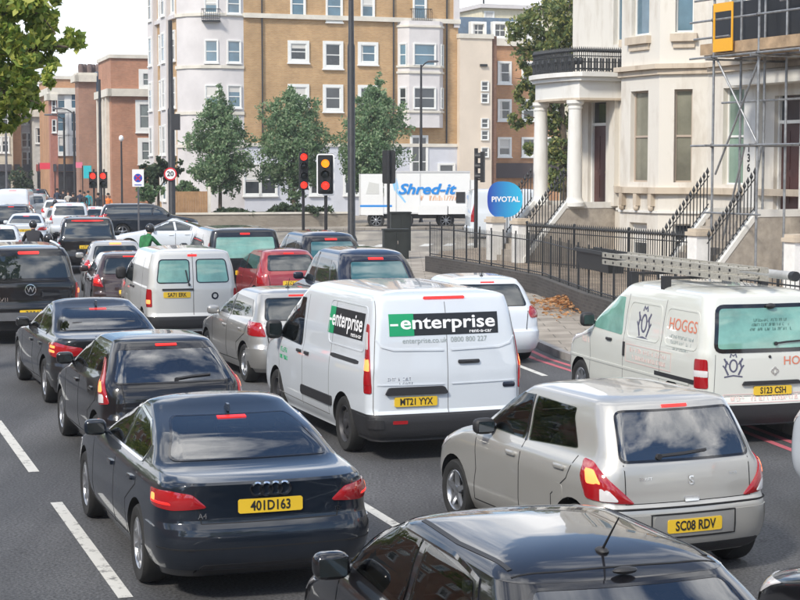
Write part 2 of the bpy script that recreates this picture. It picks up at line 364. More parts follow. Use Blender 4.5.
PANE = [glassmat('pane_dark', (.03, .035, .04)), glassmat('pane_blue', (.08, .15, .20)), glassmat('pane_pale', (.17, .2, .2)), glassmat('pane_blind', (.38, .37, .33), .2)]
SASH = sm('curtain_white', (.6, .58, .54), rough=.8)
CURT = sm('net_curtain', (.32, .31, .25), rough=.9, var=.25, vscale=2.5)
def window(parent, o, u, n, a0, a1, v0, v1, sur=.14, pane=0, bars=(1, 2), proud=.10, back=.02, sill=True, mat=None):
    """window part: surround, sash bars and sill, its pane a sub-part"""
    m = MB(); fm = mat or WFRAME
    if sur:
        slab(m, o, u, n, a0 - sur, a0, v0 - sur, v1 + sur, -.02, proud); slab(m, o, u, n, a1, a1 + sur, v0 - sur, v1 + sur, -.02, proud)
        slab(m, o, u, n, a0, a1, v1, v1 + sur, -.02, proud); slab(m, o, u, n, a0, a1, v0 - sur, v0, -.02, proud)
        if sill: slab(m, o, u, n, a0 - sur - .05, a1 + sur + .05, v0 - sur - .08, v0 - sur, -.02, proud + .06)
    f = .05; b0, b1 = back - .03, back + .035
    slab(m, o, u, n, a0, a0 + f, v0, v1, b0, b1); slab(m, o, u, n, a1 - f, a1, v0, v1, b0, b1); slab(m, o, u, n, a0 + f, a1 - f, v0, v0 + f, b0, b1); slab(m, o, u, n, a0 + f, a1 - f, v1 - f, v1, b0, b1)
    nx, ny = bars
    for i in range(1, nx):
        a = a0 + (a1 - a0) * i / nx; slab(m, o, u, n, a - .02, a + .02, v0 + f, v1 - f, b0, b1 - .006)
    for j in range(1, ny):
        v = v0 + (v1 - v0) * j / ny; slab(m, o, u, n, a0 + f, a1 - f, v - .03, v + .03, b0, b1 - .003)
    w_ = m.build('window', fm, parent, smooth=0, weld=False)
    g = MB(); oo, uu, nn = frame_pts(o, u, n); P = lambda a, b: tuple(oo + uu * a + nn * back + Vector((0, 0, b)))
    g.add([P(a0 + .01, v0 + .01), P(a1 - .01, v0 + .01), P(a1 - .01, v1 - .01), P(a0 + .01, v1 - .01)], [(0, 1, 2, 3)]); g.build('pane', PANE[pane] if isinstance(pane, int) else pane, w_, smooth=0, recalc=False)
    if pane in (0, 1) and a1 - a0 > .6 and random.random() < .45:        # a blind or curtain drawn part of the way
        c = MB(); d_ = random.choice((.25, .4, .55)); bk = back + .004; Q = lambda a, b: tuple(oo + uu * a + nn * bk + Vector((0, 0, b)))
        if random.random() < .5: q = [(a0 + .05, v1 - .05 - (v1 - v0) * d_), (a1 - .05, v1 - .05 - (v1 - v0) * d_), (a1 - .05, v1 - .05), (a0 + .05, v1 - .05)]
        else: q = [(a0 + .05, v0 + .05), (a0 + .05 + (a1 - a0) * d_ * .5, v0 + .05), (a0 + .05 + (a1 - a0) * d_ * .4, v1 - .05), (a0 + .05, v1 - .05)]
        c.add([Q(*p) for p in q], [(0, 1, 2, 3)]); c.build('blind', SASH, w_, smooth=0, recalc=False)
    return w_
def WP(px, py, O, U):
    """where a place of the photo falls on the upright wall through O along U: (along, height)"""
    d = ray(px, py); den = d.x * U.y - d.y * U.x; t = (O.x * U.y - O.y * U.x) / den; p = Vector((0, 0, CAM_H)) + d * t
    return (p.x - O.x) * U.x + (p.y - O.y) * U.y, p.z

# ------------------------------------------------------------------ the brick mansion block across the junction
YB = brick('yellow_brick', (.52, .325, .155), (.44, .26, .115), (.45, .35, .24)); STUC = sm('white_stucco', (.58, .55, .54), rough=.85, var=.10, vscale=.7)
PALEB = sm('pale_blue_render', (.56, .57, .61), rough=.8, var=.08, vscale=.6); PEACH = sm('peach_render', (.63, .54, .44), rough=.85, var=.10, vscale=.5)
O1 = Vector((-10.1, 112, 0)); U1 = Vector((math.cos(R(20)), math.sin(R(20)), 0)); rz1 = R(20)
blk = thing('mansion_block', 'large yellow-brick mansion block with white stucco bays and white window surrounds', 'building', O1, rz1)
LX, LN = Vector((1, 0, 0)), Vector((0, -1, 0)); UR = WP(458, 100, O1, U1)[0]; HB = 17.6; GF = 4.7
fw = lambda px, py: WP(px, py, O1, U1)
m = MB(); wall_grid(m, (0, 0, 0), LX, LN, UR, GF, HB); wall_grid(m, (UR, 0, 0), (0, 1, 0), (1, 0, 0), 16, 0, HB); m.add([(0, 0, HB), (UR, 0, HB), (UR, 16, HB), (0, 16, HB)], [(0, 1, 2, 3)]); m.build('wall', YB, blk, smooth=0)
m = MB(); slab(m, (0, 0, 0), LX, LN, 0, UR, 0, GF, -.3, .05); m.build('ground_storey', PALEB, blk, smooth=0)
m = MB(); slab(m, (0, 0, 0), LX, LN, 0, UR, GF, GF + .22, -.05, .16); m.build('plinth_course', STONE, blk, smooth=0)
hb = fw(300, 17)[1]; m = MB(); slab(m, (0, 0, 0), LX, LN, .0, UR + .1, hb - .15, hb + .15, -.05, .22); slab(m, (0, 0, 0), LX, LN, 0, UR + .1, HB - .25, HB + .15, -.05, .35); m.build('string_course', STONE, blk, smooth=0)
m = MB(); slab(m, (0, 0, 0), LX, LN, UR - .35, UR + .06, hb - .4, HB, -.05, .14); m.build('corner_quoin', STUC, blk, smooth=0)
random.seed(3)
for px_ in (262, 393, 446):
    m = MB(); a_ = fw(px_, 100)[0]; m.tube([(a_, -.12, GF + .25), (a_, -.12, HB - .3)], .055, 6); m.build('downpipe', sm('downpipe_black', (.03, .03, .03), rough=.6), blk)
for px_ in (252, 268, 318, 352, 384, 446):
    a_ = fw(px_, 190)[0]; window(blk, (0, -.05, 0), LX, LN, a_ - .5, a_ + .5, 1.6, 3.5, sur=.12, pane=0)
for (x0, x1, y0, y1) in [(291.5, 304, -8, 16), (327, 341, -8, 21), (362, 373, -8, 17), (414, 425, -8, 19), (290.5, 306, 43.5, 60), (325.5, 340, 44, 66), (360.5, 375, 45, 62), (290.5, 306, 87, 104), (325.5, 340, 87.5, 109), (360.5, 375, 88, 104)]:
    a0, v1 = fw(x0, y0); a1, v0 = fw(x1, y1)
    window(blk, (0, 0, 0), LX, LN, a0, a1, v0, v1, sur=.20 if y0 > 0 else .1, pane=1 if y0 < 0 else random.choice((0, 0, 1)))
# white oriel bay with a door below
def oriel():
    a0, vt = fw(397.5, 21); a1, vb = fw(443, 128); d = .75; c = .55
    p = [(a0, 0), (a0 + c, -d), (a1 - c, -d), (a1, 0)]; m = MB(); m.prism(p, vb, vt); o = m.build('oriel_bay', STUC, blk, smooth=0)
    m = MB()
    for y in (27, 67, 73, 112): 
        v = fw(420, y)[1]; q = [(a0 - .1, 0), (a0 + c - .05, -d - .1), (a1 - c + .05, -d - .1), (a1 + .1, 0)]; m = MB(); m.prism(q, v - .07, v + .07); m.build('bay_moulding', STONE, o, smooth=0)
    for (y0, y1) in ((45, 66), (88.5, 108.5)):
        v1, v0 = fw(420, y0)[1], fw(420, y1)[1]
        window(o, (a0 + c, -d, 0), LX, LN, (a1 - a0 - 2 * c) * .16, (a1 - a0 - 2 * c) * .84, v0, v1, sur=.07, pane=1 if y0 < 50 else 0, sill=False)
        for (q0, q1) in ((p[0], p[1]), (p[2], p[3])):
            u = Vector((q1[0] - q0[0], q1[1] - q0[1], 0)); n = Vector((u.y, -u.x, 0)); L_ = u.length
            window(o, (*q0, 0), u, n, L_ * .22, L_ * .78, v0, v1, sur=.05, pane=1 if y0 < 50 else 0, sill=False)
    a0, v1 = fw(411.5, 137); a1, _ = fw(426, 137); window(blk, (0, 0, 0), LX, LN, a0, a1, .4, v1, sur=.12, pane=0, bars=(2, 3), proud=.12, back=.07)
oriel()
BALM = sm('iron_railing', (.02, .022, .024), rough=.5)
def balconet(parent, a0, a1, v0, v1, d=.4, o=(0, 0, 0), u=None, n=None):
    u, n = u or LX, n or LN; m = MB(); slab(m, o, u, n, a0, a1, v0 - .1, v0, 0, d)
    for v in (v0 + .08, v1): slab(m, o, u, n, a0, a1, v - .02, v + .02, d - .04, d)
    k = int((a1 - a0) / .12)
    for i in range(k + 1):
        a = a0 + (a1 - a0) * i / k; slab(m, o, u, n, a - .012, a + .012, v0, v1, d - .034, d - .008)
    for a in (a0, a1 - .03): slab(m, o, u, n, a, a + .03, v1 - .02, v1 + .02, 0, d - .05)
    return m.build('balcony_railing', BALM, parent, smooth=0, weld=False)
a0, v0 = fw(410, 22); a1, v1 = fw(430, 15); balconet(blk, a0, a1, v0, v1 + .35)
# the rounded stucco corner on the left and the wing behind it
corner = [(0, 0), (-1.5, -.12), (-2.7, .28), (-3.5, 1.0), (-3.95, 2.0)]
m = MB(); m.prism(corner + [(0, 4)], 0, HB + .3); cbay = m.build('corner_bay', STUC, blk, smooth=50)
for v in (hb, fw(230, 67)[1], fw(230, 110)[1] - .2, GF): m = MB(); m.prism([(x * 1.03, y - .10 if y < .3 else y) for x, y in corner] + [(0, 3.9)], v - .10, v + .10); m.build('bay_moulding', STONE, cbay, smooth=0)
def facet(i):
    p, q = corner[i + 1], corner[i]; u = Vector((q[0] - p[0], q[1] - p[1], 0)); return (*p, 0), u, Vector((u.y, -u.x, 0)), u.length
for (y0, y1) in ((-6, 13), (41, 62), (86, 107)):
    v1, v0 = fw(225, y0)[1], fw(225, y1)[1]
    for i in (0, 1):
        o, u, n, L_ = facet(i); c0 = .5 if i == 0 else .34; window(cbay, o, u, n, L_ * (.28 if i == 0 else .2), L_ * (.83 if i == 0 else .80), v0, v1, sur=.06, pane=1, bars=(1, 2))
o, u, n, L_ = facet(1); balconet(cbay, .05, L_ - .05, fw(205, 20)[1], fw(205, 9)[1], .45, o, u, n)
wing_u = Vector((0, -1, 0)); wing_n = Vector((-1, 0, 0)); wo = (-3.95, 10, 0); WL = 8.0
m = MB(); wall_grid(m, wo, wing_u, wing_n, WL, 0, HB - .4); wall_grid(m, (-3.95, 10, 0), (1, 0, 0), (0, 1, 0), 10, 0, HB - .4); m.add([(-3.95, 10, HB - .4), (0, 10, HB - .4), (0, 2, HB - .4), (-3.95, 2, HB - .4)], [(0, 1, 2, 3)]); wing = m.build('side_wing', YB, blk, smooth=0)
m = MB(); slab(m, wo, wing_u, wing_n, 0, WL, HB - .9, HB - .35, -.05, .5); slab(m, wo, wing_u, wing_n, 0, WL, hb - .15, hb + .1, -.05, .2)
for (a, b) in ((.3, 2.1), (4.3, 6.3)): slab(m, wo, wing_u, wing_n, a, b, 0, HB - 1.0, -.05, .3)
m.build('stucco_strips', STUC, wing, smooth=0)
for k in range(5):
    for a in (.75, 2.9, 4.9, 6.8): window(wing, wo, wing_u, wing_n, a, a + .85, 1.2 + k * 3.05, 3.0 + k * 3.05, sur=.1, pane=random.choice((0, 1)), proud=.36 if a in (.75, 4.9) else .10, back=.31 if a in (.75, 4.9) else .02)
m = MB(); m.box(-3.0, -.8, .9, 3.5, HB, HB + 1.6); m.build('roof_turret', STUC, blk, smooth=0)

# ------------------------------------------------------------------ neighbours to its right
pt = thing('stair_tower', 'plain peach-rendered tower with paired small windows beside the yellow-brick block', 'building', O1 + U1 * (UR + .02) + Vector((0, -.25, 0)), rz1)
tw = lambda px, py: WP(px, py, O1 + U1 * UR, U1); TW = tw(490, 100)[0]; TH = tw(475, 39)[1]
m = MB(); m.box(0, TW, -.25, 9, 0, TH); m.build('wall', PEACH, pt, smooth=0)
m = MB(); m.box(-.05, TW + .1, -.35, 9.05, TH, TH + .3); m.build('roof_coping', STONE, pt, smooth=0)
m = MB(); m.box(TW, TW + .4, -.1, 9, 0, TH + .2); m.build('edge_pier', brick('brown_brick', (.22, .11, .07), (.17, .08, .05), (.2, .15, .12)), pt, smooth=0)
for (y0, y1) in ((82, 91), (94, 103), (119, 128), (131, 140), (148, 157)):
    window(pt, (0, -.25, 0), LX, LN, tw(479.5, y0)[0], tw(486, y0)[0], tw(480, y1)[1], tw(480, y0)[1], sur=.04, pane=0, sill=False)
m = MB(); a_, v_ = tw(478, 66); m.box(a_, a_ + .5, -.4, -.25, v_ - .06, v_ + .1); m.build('camera_bracket', BALM, pt, smooth=0)
OB = brick('orange_brick', (.53, .27, .125), (.45, .21, .095), (.40, .30, .22))
O2 = O1 + U1 * (UR + TW + .45) + Vector((-.6, 2.2, 0)); f2 = lambda px, py: WP(px, py, O2, U1)
ob_ = thing('brick_house', 'orange-brick building with white sash windows behind the loose tree', 'building', O2, rz1); W2 = f2(560, 100)[0]; H2 = f2(505, 46)[1]
m = MB(); m.box(0, W2, 0, 10, 0, H2); m.build('wall', OB, ob_, smooth=0)
m = MB(); m.box(-.1, W2 + .1, -.2, 10.1, H2, H2 + .5); m.build('roof_coping', STONE, ob_, smooth=0)
for (x0, x1, y0, y1) in [(499, 509.5, 63, 82), (499, 509.5, 101, 119), (499, 509.5, 139, 155), (523, 534, 63, 82), (523, 534, 101, 119), (523, 534, 139, 155), (546, 556, 63, 82), (546, 556, 101, 119), (546, 556, 139, 155)]:
    window(ob_, (0, 0, 0), LX, LN, f2(x0, y0)[0], f2(x1, y0)[0], f2(x0, y1)[1], f2(x0, y0)[1], sur=.13, pane=0)
m = MB(); m.box(.5, W2, -.3, -.05, f2(505, 178)[1], f2(505, 163)[1]); m.build('shop_fascia', sm('dark_fascia', (.06, .045, .045), rough=.6), ob_, smooth=0)
O3 = O1 + U1 * (UR - 1) + Vector((-3, 12, 0)); f3 = lambda px, py: WP(px, py, O3, U1)
mn = thing('mansard_building', 'building with a blue-grey slate mansard and white dormers above the peach tower', 'building', O3, rz1)
a0, v0 = f3(455, 60); a1, v1 = f3(545, 18); SLATE = sm('blue_slate', (.10, .145, .20), rough=.7, var=.2, vscale=4)
m = MB(); m.box(a0, a1, 0, 10, 0, v0); m.build('wall', OB, mn, smooth=0)
m = MB(); m.add([(a0, 0, v0), (a1, 0, v0), (a1, 10, v0), (a0, 10, v0), (a0 + .3, 1.2, v1), (a1 - .3, 1.2, v1), (a1 - .3, 9, v1), (a0 + .3, 9, v1)], [(0, 1, 5, 4), (1, 2, 6, 5), (2, 3, 7, 6), (3, 0, 4, 7), (4, 5, 6, 7)]); m.build('roof', SLATE, mn, smooth=0)
for px in (476, 498, 516, 532): window(mn, (0, -.05, 0), LX, LN, f3(px - 5.5, 30)[0], f3(px + 5.5, 30)[0], f3(px, 37)[1], f3(px, 24.5)[1], sur=.18, pane=0, proud=.5, back=.3, bars=(2, 2))
O4 = O1 + U1 * (UR - 2) + Vector((-8, 30, 0)); f4 = lambda px, py: WP(px, py, O4, U1)
cr = thing('rooftop_storey', 'cream-walled upper storey with a roof mast seen above the slate mansard', 'building', O4, rz1); a0, v1 = f4(482, 8); a1, _ = f4(600, 8)
m = MB(); m.box(a0, a1, 0, 12, 0, v1); m.build('wall', sm('cream_render', (.66, .60, .44), rough=.85, var=.08), cr, smooth=0)
m = MB(); m.box(a0 - .3, a1 + .3, -.4, 12.4, v1, v1 + .35); m.build('roof_edge', STUC, cr, smooth=0)
m = MB(); q = f4(497, 8)[0]; m.tube([(q, 3, v1), (q, 3, v1 + 2.5)], .09, 6); m.build('roof_mast', BALM, cr)
window(cr, (0, 0, 0), LX, LN, f4(469 + 16, 12)[0], f4(493, 12)[0], f4(480, 22)[1], f4(480, 12)[1], sur=.1, pane=0)

# ------------------------------------------------------------------ the street running away on the left
RBK = brick('red_brick', (.50, .22, .125), (.40, .165, .09), (.36, .27, .2)); DRK = sm('dark_shopfront', (.05, .05, .06), rough=.5)
def terrace_block(label, px0, px1, Z, ytop, deep, mat, rows, cols, cornice=None, skew=17, shop=None, sw=.1, pane=0, wx=.45):
    """one building of the far street, its front facing the camera and one flank along the street"""
    p = AT(px0, 168, Z); rz = R(skew); o = Vector((p.x, p.y, 0)); u = Vector((math.cos(rz), math.sin(rz), 0))
    t = thing('terraced_building', label, 'building', o, rz); wd = WP(px1, 150, o, u)[0]; h = WP(px0, ytop, o, u)[1]
    m = MB(); m.box(0, wd, 0, deep, 0, h); m.build('wall', mat, t, smooth=0)
    m = MB(); hc = WP(px0, cornice, o, u)[1] if cornice else h
    slab(m, (0, 0, 0), LX, LN, -.3, wd, hc - .5, hc + .1, -.1, .4); m.box(-.4, -.003, -.4, deep, hc - .5, hc + .1); m.box(-.15, wd + .1, -.15, deep, h, h + .3); m.build('cornice', STONE, t, smooth=0)
    for (y0, y1) in rows:
        v1, v0 = WP(px0, y0, o, u)[1], WP(px0, y1, o, u)[1]
        for c in cols:
            a = WP(c, 150, o, u)[0]; hw = (v1 - v0) * wx / 2
            window(t, (0, 0, 0), LX, LN, a - hw, a + hw, v0, v1, sur=sw, pane=pane)
    if shop:
        m = MB(); slab(m, (0, 0, 0), LX, LN, .2, wd - .2, 2.9, 3.6, 0, .35); m.build('shop_fascia', shop, t, smooth=0)
        m = MB(); slab(m, (0, 0, 0), LX, LN, .3, wd - .3, .5, 2.85, 0, .05); m.build('shop_window', PANE[0], t, smooth=0)
    return t, o, u, wd, h
t, o, u, wd, h = terrace_block('red-brick block with a pale cornice and a tall attic storey, left of the mansion block', 112, 166, 140, 58, 8, RBK, [(73, 85), (104, 128), (142, 160)], [147.5], cornice=90, sw=.35, pane=2, wx=.62)
m = MB()
for k in range(4): slab(m, (0, 8, 0), (0, -1, 0), (-1, 0, 0), .7 + k * 1.9, 1.2 + k * 1.9, 1, 9.4, 0, .3)
m.build('pilasters', STONE, t, smooth=0)
for k in range(3):
    for v in (1.5, 5.4): window(t, (0, 8, 0), (0, -1, 0), (-1, 0, 0), 1.5 + k * 1.9, 2.3 + k * 1.9, v, v + 2.8, sur=.05, pane=0)
t, o, u, wd, h = terrace_block('narrow brown-brick party wall carrying a row of chimney pots', 79.5, 97, 150, 76, 2.5, brick('party_brick', (.42, .21, .13), (.34, .17, .11), (.32, .26, .22)), [], [])
m = MB()
for k in range(5): m.lathe([(.22, h + .2), (.25, h + .9), (.18, h + 1.1)], n=10, c=(.35 + k * .38, 1 + .5 * (k % 2), 0))
m.build('chimney_pots', sm('chimney_clay', (.13, .09, .08), rough=.9, var=.4), t)
m = MB(); m.prism([(wd, 0), (wd + 2.6, 1.0), (wd + 2.6, 2.4), (wd, 2.4)], 5.5, h + .4); m.build('mansard', SLATE, t, smooth=0)
terrace_block('orange-brick shop building with white cornice and white corner windows', 52, 80, 165, 79, 12, OB, [(92, 108), (113, 131), (137, 152)], [62, 75.5], cornice=89, sw=.3, shop=DRK, pane=1)
terrace_block('slim red-fronted building between the orange shop and the glass-fronted house', 51, 58, 162, 95, 1.5, sm('red_front', (.34, .14, .10), rough=.7, var=.15), [(100, 112), (120, 132)], [54.5], shop=DRK, wx=.3, sw=.05)
terrace_block('pale house with a dark glazed upper floor, half behind the overhanging tree', 34, 51, 178, 112, 10, sm('pale_front', (.50, .48, .44), rough=.8, var=.15), [(128, 143)], [43], shop=sm('red_fascia', (.30, .06, .05), rough=.6), sw=.05, wx=.95)
terrace_block('white-fronted house beside the orange pier under the tree', 21, 34.5, 182, 100, 10, STUC, [(112, 124), (133, 147), (152, 166)], [24.5, 30.5], shop=DRK, sw=.08, wx=.36)
terrace_block('orange-brick pier of a house showing under the overhanging tree', 12.5, 21.5, 180, 96, 10, OB, [], [], shop=DRK)
terrace_block('cream shop terrace at the left edge of the far street', -40, 13, 176, 90, 10, sm('cream_front', (.55, .50, .40), rough=.8, var=.15), [(112, 126), (137, 152)], [-10, -2, 5.5], shop=DRK, sw=.1, wx=.4)
# ------------------------------------------------------------------ walls and hedging in front of the mansion block
RW = brick('grey_wall_brick', (.30, .26, .21), (.24, .20, .16), (.26, .24, .2))
rw = thing('retaining_wall', 'low grey-brown retaining wall with stone coping in front of the young trees', 'wall', (-13.0, 91.8, 0), R(14))
m = MB(); m.box(0, 10.6, 0, .3, 0, .82); m.build('brickwork', RW, rw, smooth=0)
m = MB(); m.box(-.05, 10.65, -.06, .36, .82, .92); m.build('coping', STONE, rw, smooth=0)
m = MB(); m.prism([(-13.0, 92.2), (-2.8, 94.7), (-5, 112), (-18, 108)], .0, .5); tag(m.build('planting_bed', sm('soil', (.09, .07, .05), rough=.95, var=.4, vscale=2), smooth=0), None, None, None, 'structure')
hd = thing('timber_hoarding', 'short brown timber hoarding with a grey end post left of the young trees', 'fence', (-12.2, 93.0, 0), R(14))
m = MB()
for k in range(14): m.box(k * .13, k * .13 + .123, 0, .03, .5, 2.05)
m.build('boards', sm('brown_timber', (.33, .19, .09), rough=.8, var=.25, vscale=3), hd, smooth=0)
m = MB(); m.box(1.84, 1.98, -.05, .1, .3, 2.3); m.build('end_post', STONE, hd, smooth=0)

# ------------------------------------------------------------------ the white stucco terrace house on the right
A_ = R(24); HU = Vector((math.sin(A_), -math.cos(A_), 0)); HV = Vector((math.cos(A_), math.sin(A_), 0)); HO = Vector((6.28, 55.1, 0)); HRZ = -math.pi / 2 + A_
def stucco(name, col, stain, amt):
    m, t, b = _mat(name); tcn = t.nodes.new('ShaderNodeTexCoord'); L = t.links.new
    n = t.nodes.new('ShaderNodeTexNoise'); n.inputs['Scale'].default_value = .9; n.inputs['Detail'].default_value = 9; n.inputs['Roughness'].default_value = .68
    mp_ = t.nodes.new('ShaderNodeMapping'); mp_.inputs['Scale'].default_value = (1.6, 1.6, .45)
    r = t.nodes.new('ShaderNodeValToRGB'); r.color_ramp.elements[0].position = .50; r.color_ramp.elements[1].position = .78
    r.color_ramp.elements[0].color = (*col, 1); r.color_ramp.elements[1].color = (*[c * (1 - amt) + s_ * amt for c, s_ in zip(col, stain)], 1)
    bp = t.nodes.new('ShaderNodeBump'); bp.inputs['Strength'].default_value = .2; bp.inputs['Distance'].default_value = .01
    L(tcn.outputs['Object'], mp_.inputs[0]); L(mp_.outputs[0], n.inputs['Vector']); L(n.outputs['Fac'], r.inputs['Fac']); L(r.outputs['Color'], b.inputs['Base Color']); L(n.outputs['Fac'], bp.inputs['Height']); L(bp.outputs[0], b.inputs['Normal'])
    b.inputs['Roughness'].default_value = .8; return m
HST = stucco('aged_cream_stucco', (.65, .615, .55), (.31, .24, .16), .7); HST2 = stucco('weathered_stucco', (.54, .46, .36), (.18, .12, .07), .9); HWH = stucco('white_painted_stucco', (.70, .69, .65), (.38, .33, .26), .6)
REV = sm('window_reveal', (.55, .42, .33), rough=.8, var=.2)
hs = thing('terraced_house', 'tall cream stucco terraced house with columned porch, canted bay and scaffolded right half', 'house', HO, HRZ)
HT = 15.0; TH_ = 2.17; SC0, SC1 = 6.05, 6.42            # threshold, string course
bay = [(2.4, 0), (3.1, -1.0), (5.2, -1.0), (6.2, .06)]
N_ = (0, -1, 0)
m = MB()
wall_grid(m, (-1.6, 0, 0), LX, LN, 4.0, 0, HT, [(1.05, 2.15, TH_, 5.45), (2.55, 3.15, 7.2, 10.4)], .3)
wall_grid(m, (6.2, 0, 0), LX, LN, 8.8, 0, HT, [(.75, 1.75, 2.9, 5.6), (3.15, 4.35, TH_, 5.3), (.75, 1.75, 7.2, 10.2), (2.9, 4.4, 6.9, 10.2)], .25)
wall_grid(m, (-1.6, 12, 0), (0, -1, 0), (-1, 0, 0), 12, 0, HT)
m.add([(-1.6, 0, HT), (15, 0, HT), (15, 12, HT), (-1.6, 12, HT)], [(0, 1, 2, 3)])
m.build('wall', HST, hs, smooth=0)
m = MB(); wins = []
for i in range(3):
    p, q = bay[i], bay[i + 1]; u_ = Vector((q[0] - p[0], q[1] - p[1], 0)); L_ = u_.length; n_ = Vector((u_.y, -u_.x, 0)); f0, f1 = ((.20, .80), (.26, .72), (.30, .66))[i]
    hl = [(L_ * f0, L_ * f1, .75, 1.75), (L_ * f0, L_ * f1, 2.95, 5.62), (L_ * f0, L_ * f1, 7.25, 10.2)]
    wall_grid(m, (*p, 0), u_, n_, L_, .45, HT, hl, .22)
    wins.append(((*p, 0), u_, n_, hl))
bayo = m.build('bay', HST, hs, smooth=0)
for o_, u_, n_, hl in wins:
    for k, h_ in enumerate(hl):
        w_ = window(bayo, o_, u_, n_, h_[0], h_[1], h_[2], h_[3], sur=0, pane=(0, CURT, 1)[k] if k != 1 else glassmat('pane_curtained', (.20, .195, .15), .12), back=-.18, mat=WFRAME if k != 1 else sm('brown_sash', (.42, .34, .27), rough=.6))
def course(name, z0, z1, d, mat, zz=None):
    q = [(2.4 - d * .9, 0), (3.1 - d * .45, -1.0 - d), (5.2 + d * .45, -1.0 - d), (6.2 + d * .7, 0)]
    m = MB(); m.prism(q, z0, z1); m.box(6.2 + d * .7 + .002, 15, -d, -.001, z0, z1); m.box(1.3, 2.4 - d * .9 - .002, -d, -.001, z0, z1); return m.build(name, mat, bayo, smooth=0)
course('string_course', SC0, SC0 + .16, .10, HST2); course('string_course', SC0 + .162, SC0 + .30, .22, HST2); course('sill_ledge', 2.62, 2.80, .16, HST2); course('sill_ledge', .95 + 1.1, 2.12, .06, HWH)
m = MB()
for i, (o_, u_, n_, hl) in enumerate(wins):
    slab(m, o_, u_, n_, hl[2][0] - .12, hl[2][1] + .12, 6.98, 7.2, .002, .16); slab(m, o_, u_, n_, hl[2][0] - .05, hl[2][1] + .05, 6.80, 6.978, .002, .07); m.build('window_sill', HST2, bayo, smooth=0); m = MB()
m = MB()
for (a, b) in ((3.35, -1.0), (4.15, -1.0), (4.95, -1.0)):
    m = MB(); m.box(a - .09, a + .09, b - .15, b - .002, 2.25, 2.615); m.ball((a, b - .10, 2.2), (.09, .08, .10), 8, 6); m.build('bracket', HST2, bayo, smooth=30)
for (a0, a1, v0, v1, k) in [(1.05, 1.65, 7.2, 10.4, 1)]: window(hs, (-.0 - .1, 0, 0), LX, LN, a0, a1 , v0, v1, sur=0, pane=1, back=-.2)
window(hs, (6.2, 0, 0), LX, LN, .75, 1.75, 2.9, 5.6, sur=0, pane=glassmat('pane_green', (.17, .25, .2), .1), back=-.2, bars=(1, 2)); window(hs, (6.2, 0, 0), LX, LN, .75, 1.75, 7.2, 10.2, sur=0, pane=2, back=-.2); window(hs, (6.2, 0, 0), LX, LN, 2.9, 4.4, 6.9, 10.2, sur=0, pane=1, back=-.2, bars=(2, 2))
# doors
DOOR = sm('brown_door', (.085, .035, .03), rough=.4, var=.2)
def front_door(s, w_, h0, h1):
    m = MB(); m.box(s - w_ / 2 + .07, s + w_ / 2 - .07, .20, .25, h0, h1 - .75)
    for x in (-.24, .24):
        for (z0, z1) in ((.25, .95), (1.15, 2.2)): m.box(s + x * w_ - .14, s + x * w_ + .14, .185, .199, h0 + z0, h0 + min(z1, h1 - h0 - .95))
    d = m.build('door', DOOR, hs, smooth=0)
    m = MB(); m.ball((s + w_ * .3, .16, h0 + 1.05), .04, 8, 6); m.build('handle', sm('brass', (.6, .42, .15), rough=.3, metal=1), d)
    m = MB(); m.box(s - w_ / 2, s - w_ / 2 + .07, .12, .26, h0, h1); m.box(s + w_ / 2 - .07, s + w_ / 2, .12, .26, h0, h1); m.box(s - w_ / 2 + .071, s + w_ / 2 - .071, .12, .26, h1 - .75, h1 - .66); m.build('door_frame', WFRAME, hs, smooth=0)
    m = MB(); m.box(s - w_ / 2 + .07, s + w_ / 2 - .07, .2, .22, h1 - .655, h1); m.build('fanlight', PANE[0], hs, smooth=0)
front_door(0, 1.1, TH_, 5.45); front_door(9.95, 1.2, TH_, 5.3)
# bowed porch: entablature, balcony, columns
def bow(r, n=9, y0=0.0): return [(-1.45 - r, y0)] + [((1.45 + r) * math.sin(a), -1.42 - (.22 + r) * math.cos(a)) for a in np.linspace(-1.35, 1.35, n)] + [(1.45 + r, y0)]
m = MB(); m.prism(bow(0), 5.52, 6.04); m.prism(bow(.16), 6.042, 6.16); m.prism(bow(.28), 6.162, 6.30); m.build('porch_entablature', HWH, hs, smooth=30)
m = MB(); m.prism(bow(.05), 5.45, 5.518); m.build('porch_ceiling', HST2, hs, smooth=30)
def column(parent, x, y, z0, z1, r):
    m = MB(); m.lathe([(r * 1.35, z0), (r * 1.35, z0 + .12), (r * 1.2, z0 + .16), (r * 1.05, z0 + .24), (r, z0 + .3), (r * 1.0, z0 + 1.2), (r * .86, z1 - .28), (r * .95, z1 - .26), (r * .95, z1 - .2), (r * .86, z1 - .18), (r * 1.15, z1 - .1), (r * 1.15, z1)], n=24, c=(x, y, 0))
    return m.build('column', HWH, parent, smooth=40)
for x in (-1.12, 1.08): column(hs, x, -1.42, TH_, 5.45, .235)
for x in (-1.30, 1.0): m = MB(); m.box(x, x + .34, -.16, -.002, TH_, 5.448); m.build('porch_pilaster', HST, hs, smooth=0)
def rail(mb, pts, z0f, z1f, sp=.12, rb=.011, spear=True, tops=True, rr_=.016):
    """upright bars along a line, spear-headed or plain, between two rails"""
    for a, b in zip(pts[:-1], pts[1:]):
        a, b = Vector(a), Vector(b); L_ = (b - a).length; k = max(1, int(L_ / sp))
        for i in range(k):
            p = a + (b - a) * ((i + .5) / k); z1 = p.z + z1f
            mb.tube([(p.x, p.y, p.z + z0f), (p.x, p.y, z1)], rb, 5)
            if spear: mb.lathe([(rb, z1 - .02), (rb * 2.6, z1 + .03), (rb * 2.9, z1 + .05), (.002, z1 + .17)], n=6, c=(p.x, p.y, 0))
        for dz in (z0f + .08, z1f - .12):
            mb.tube([a + Vector((0, 0, dz)), b + Vector((0, 0, dz))], rr_, 5)
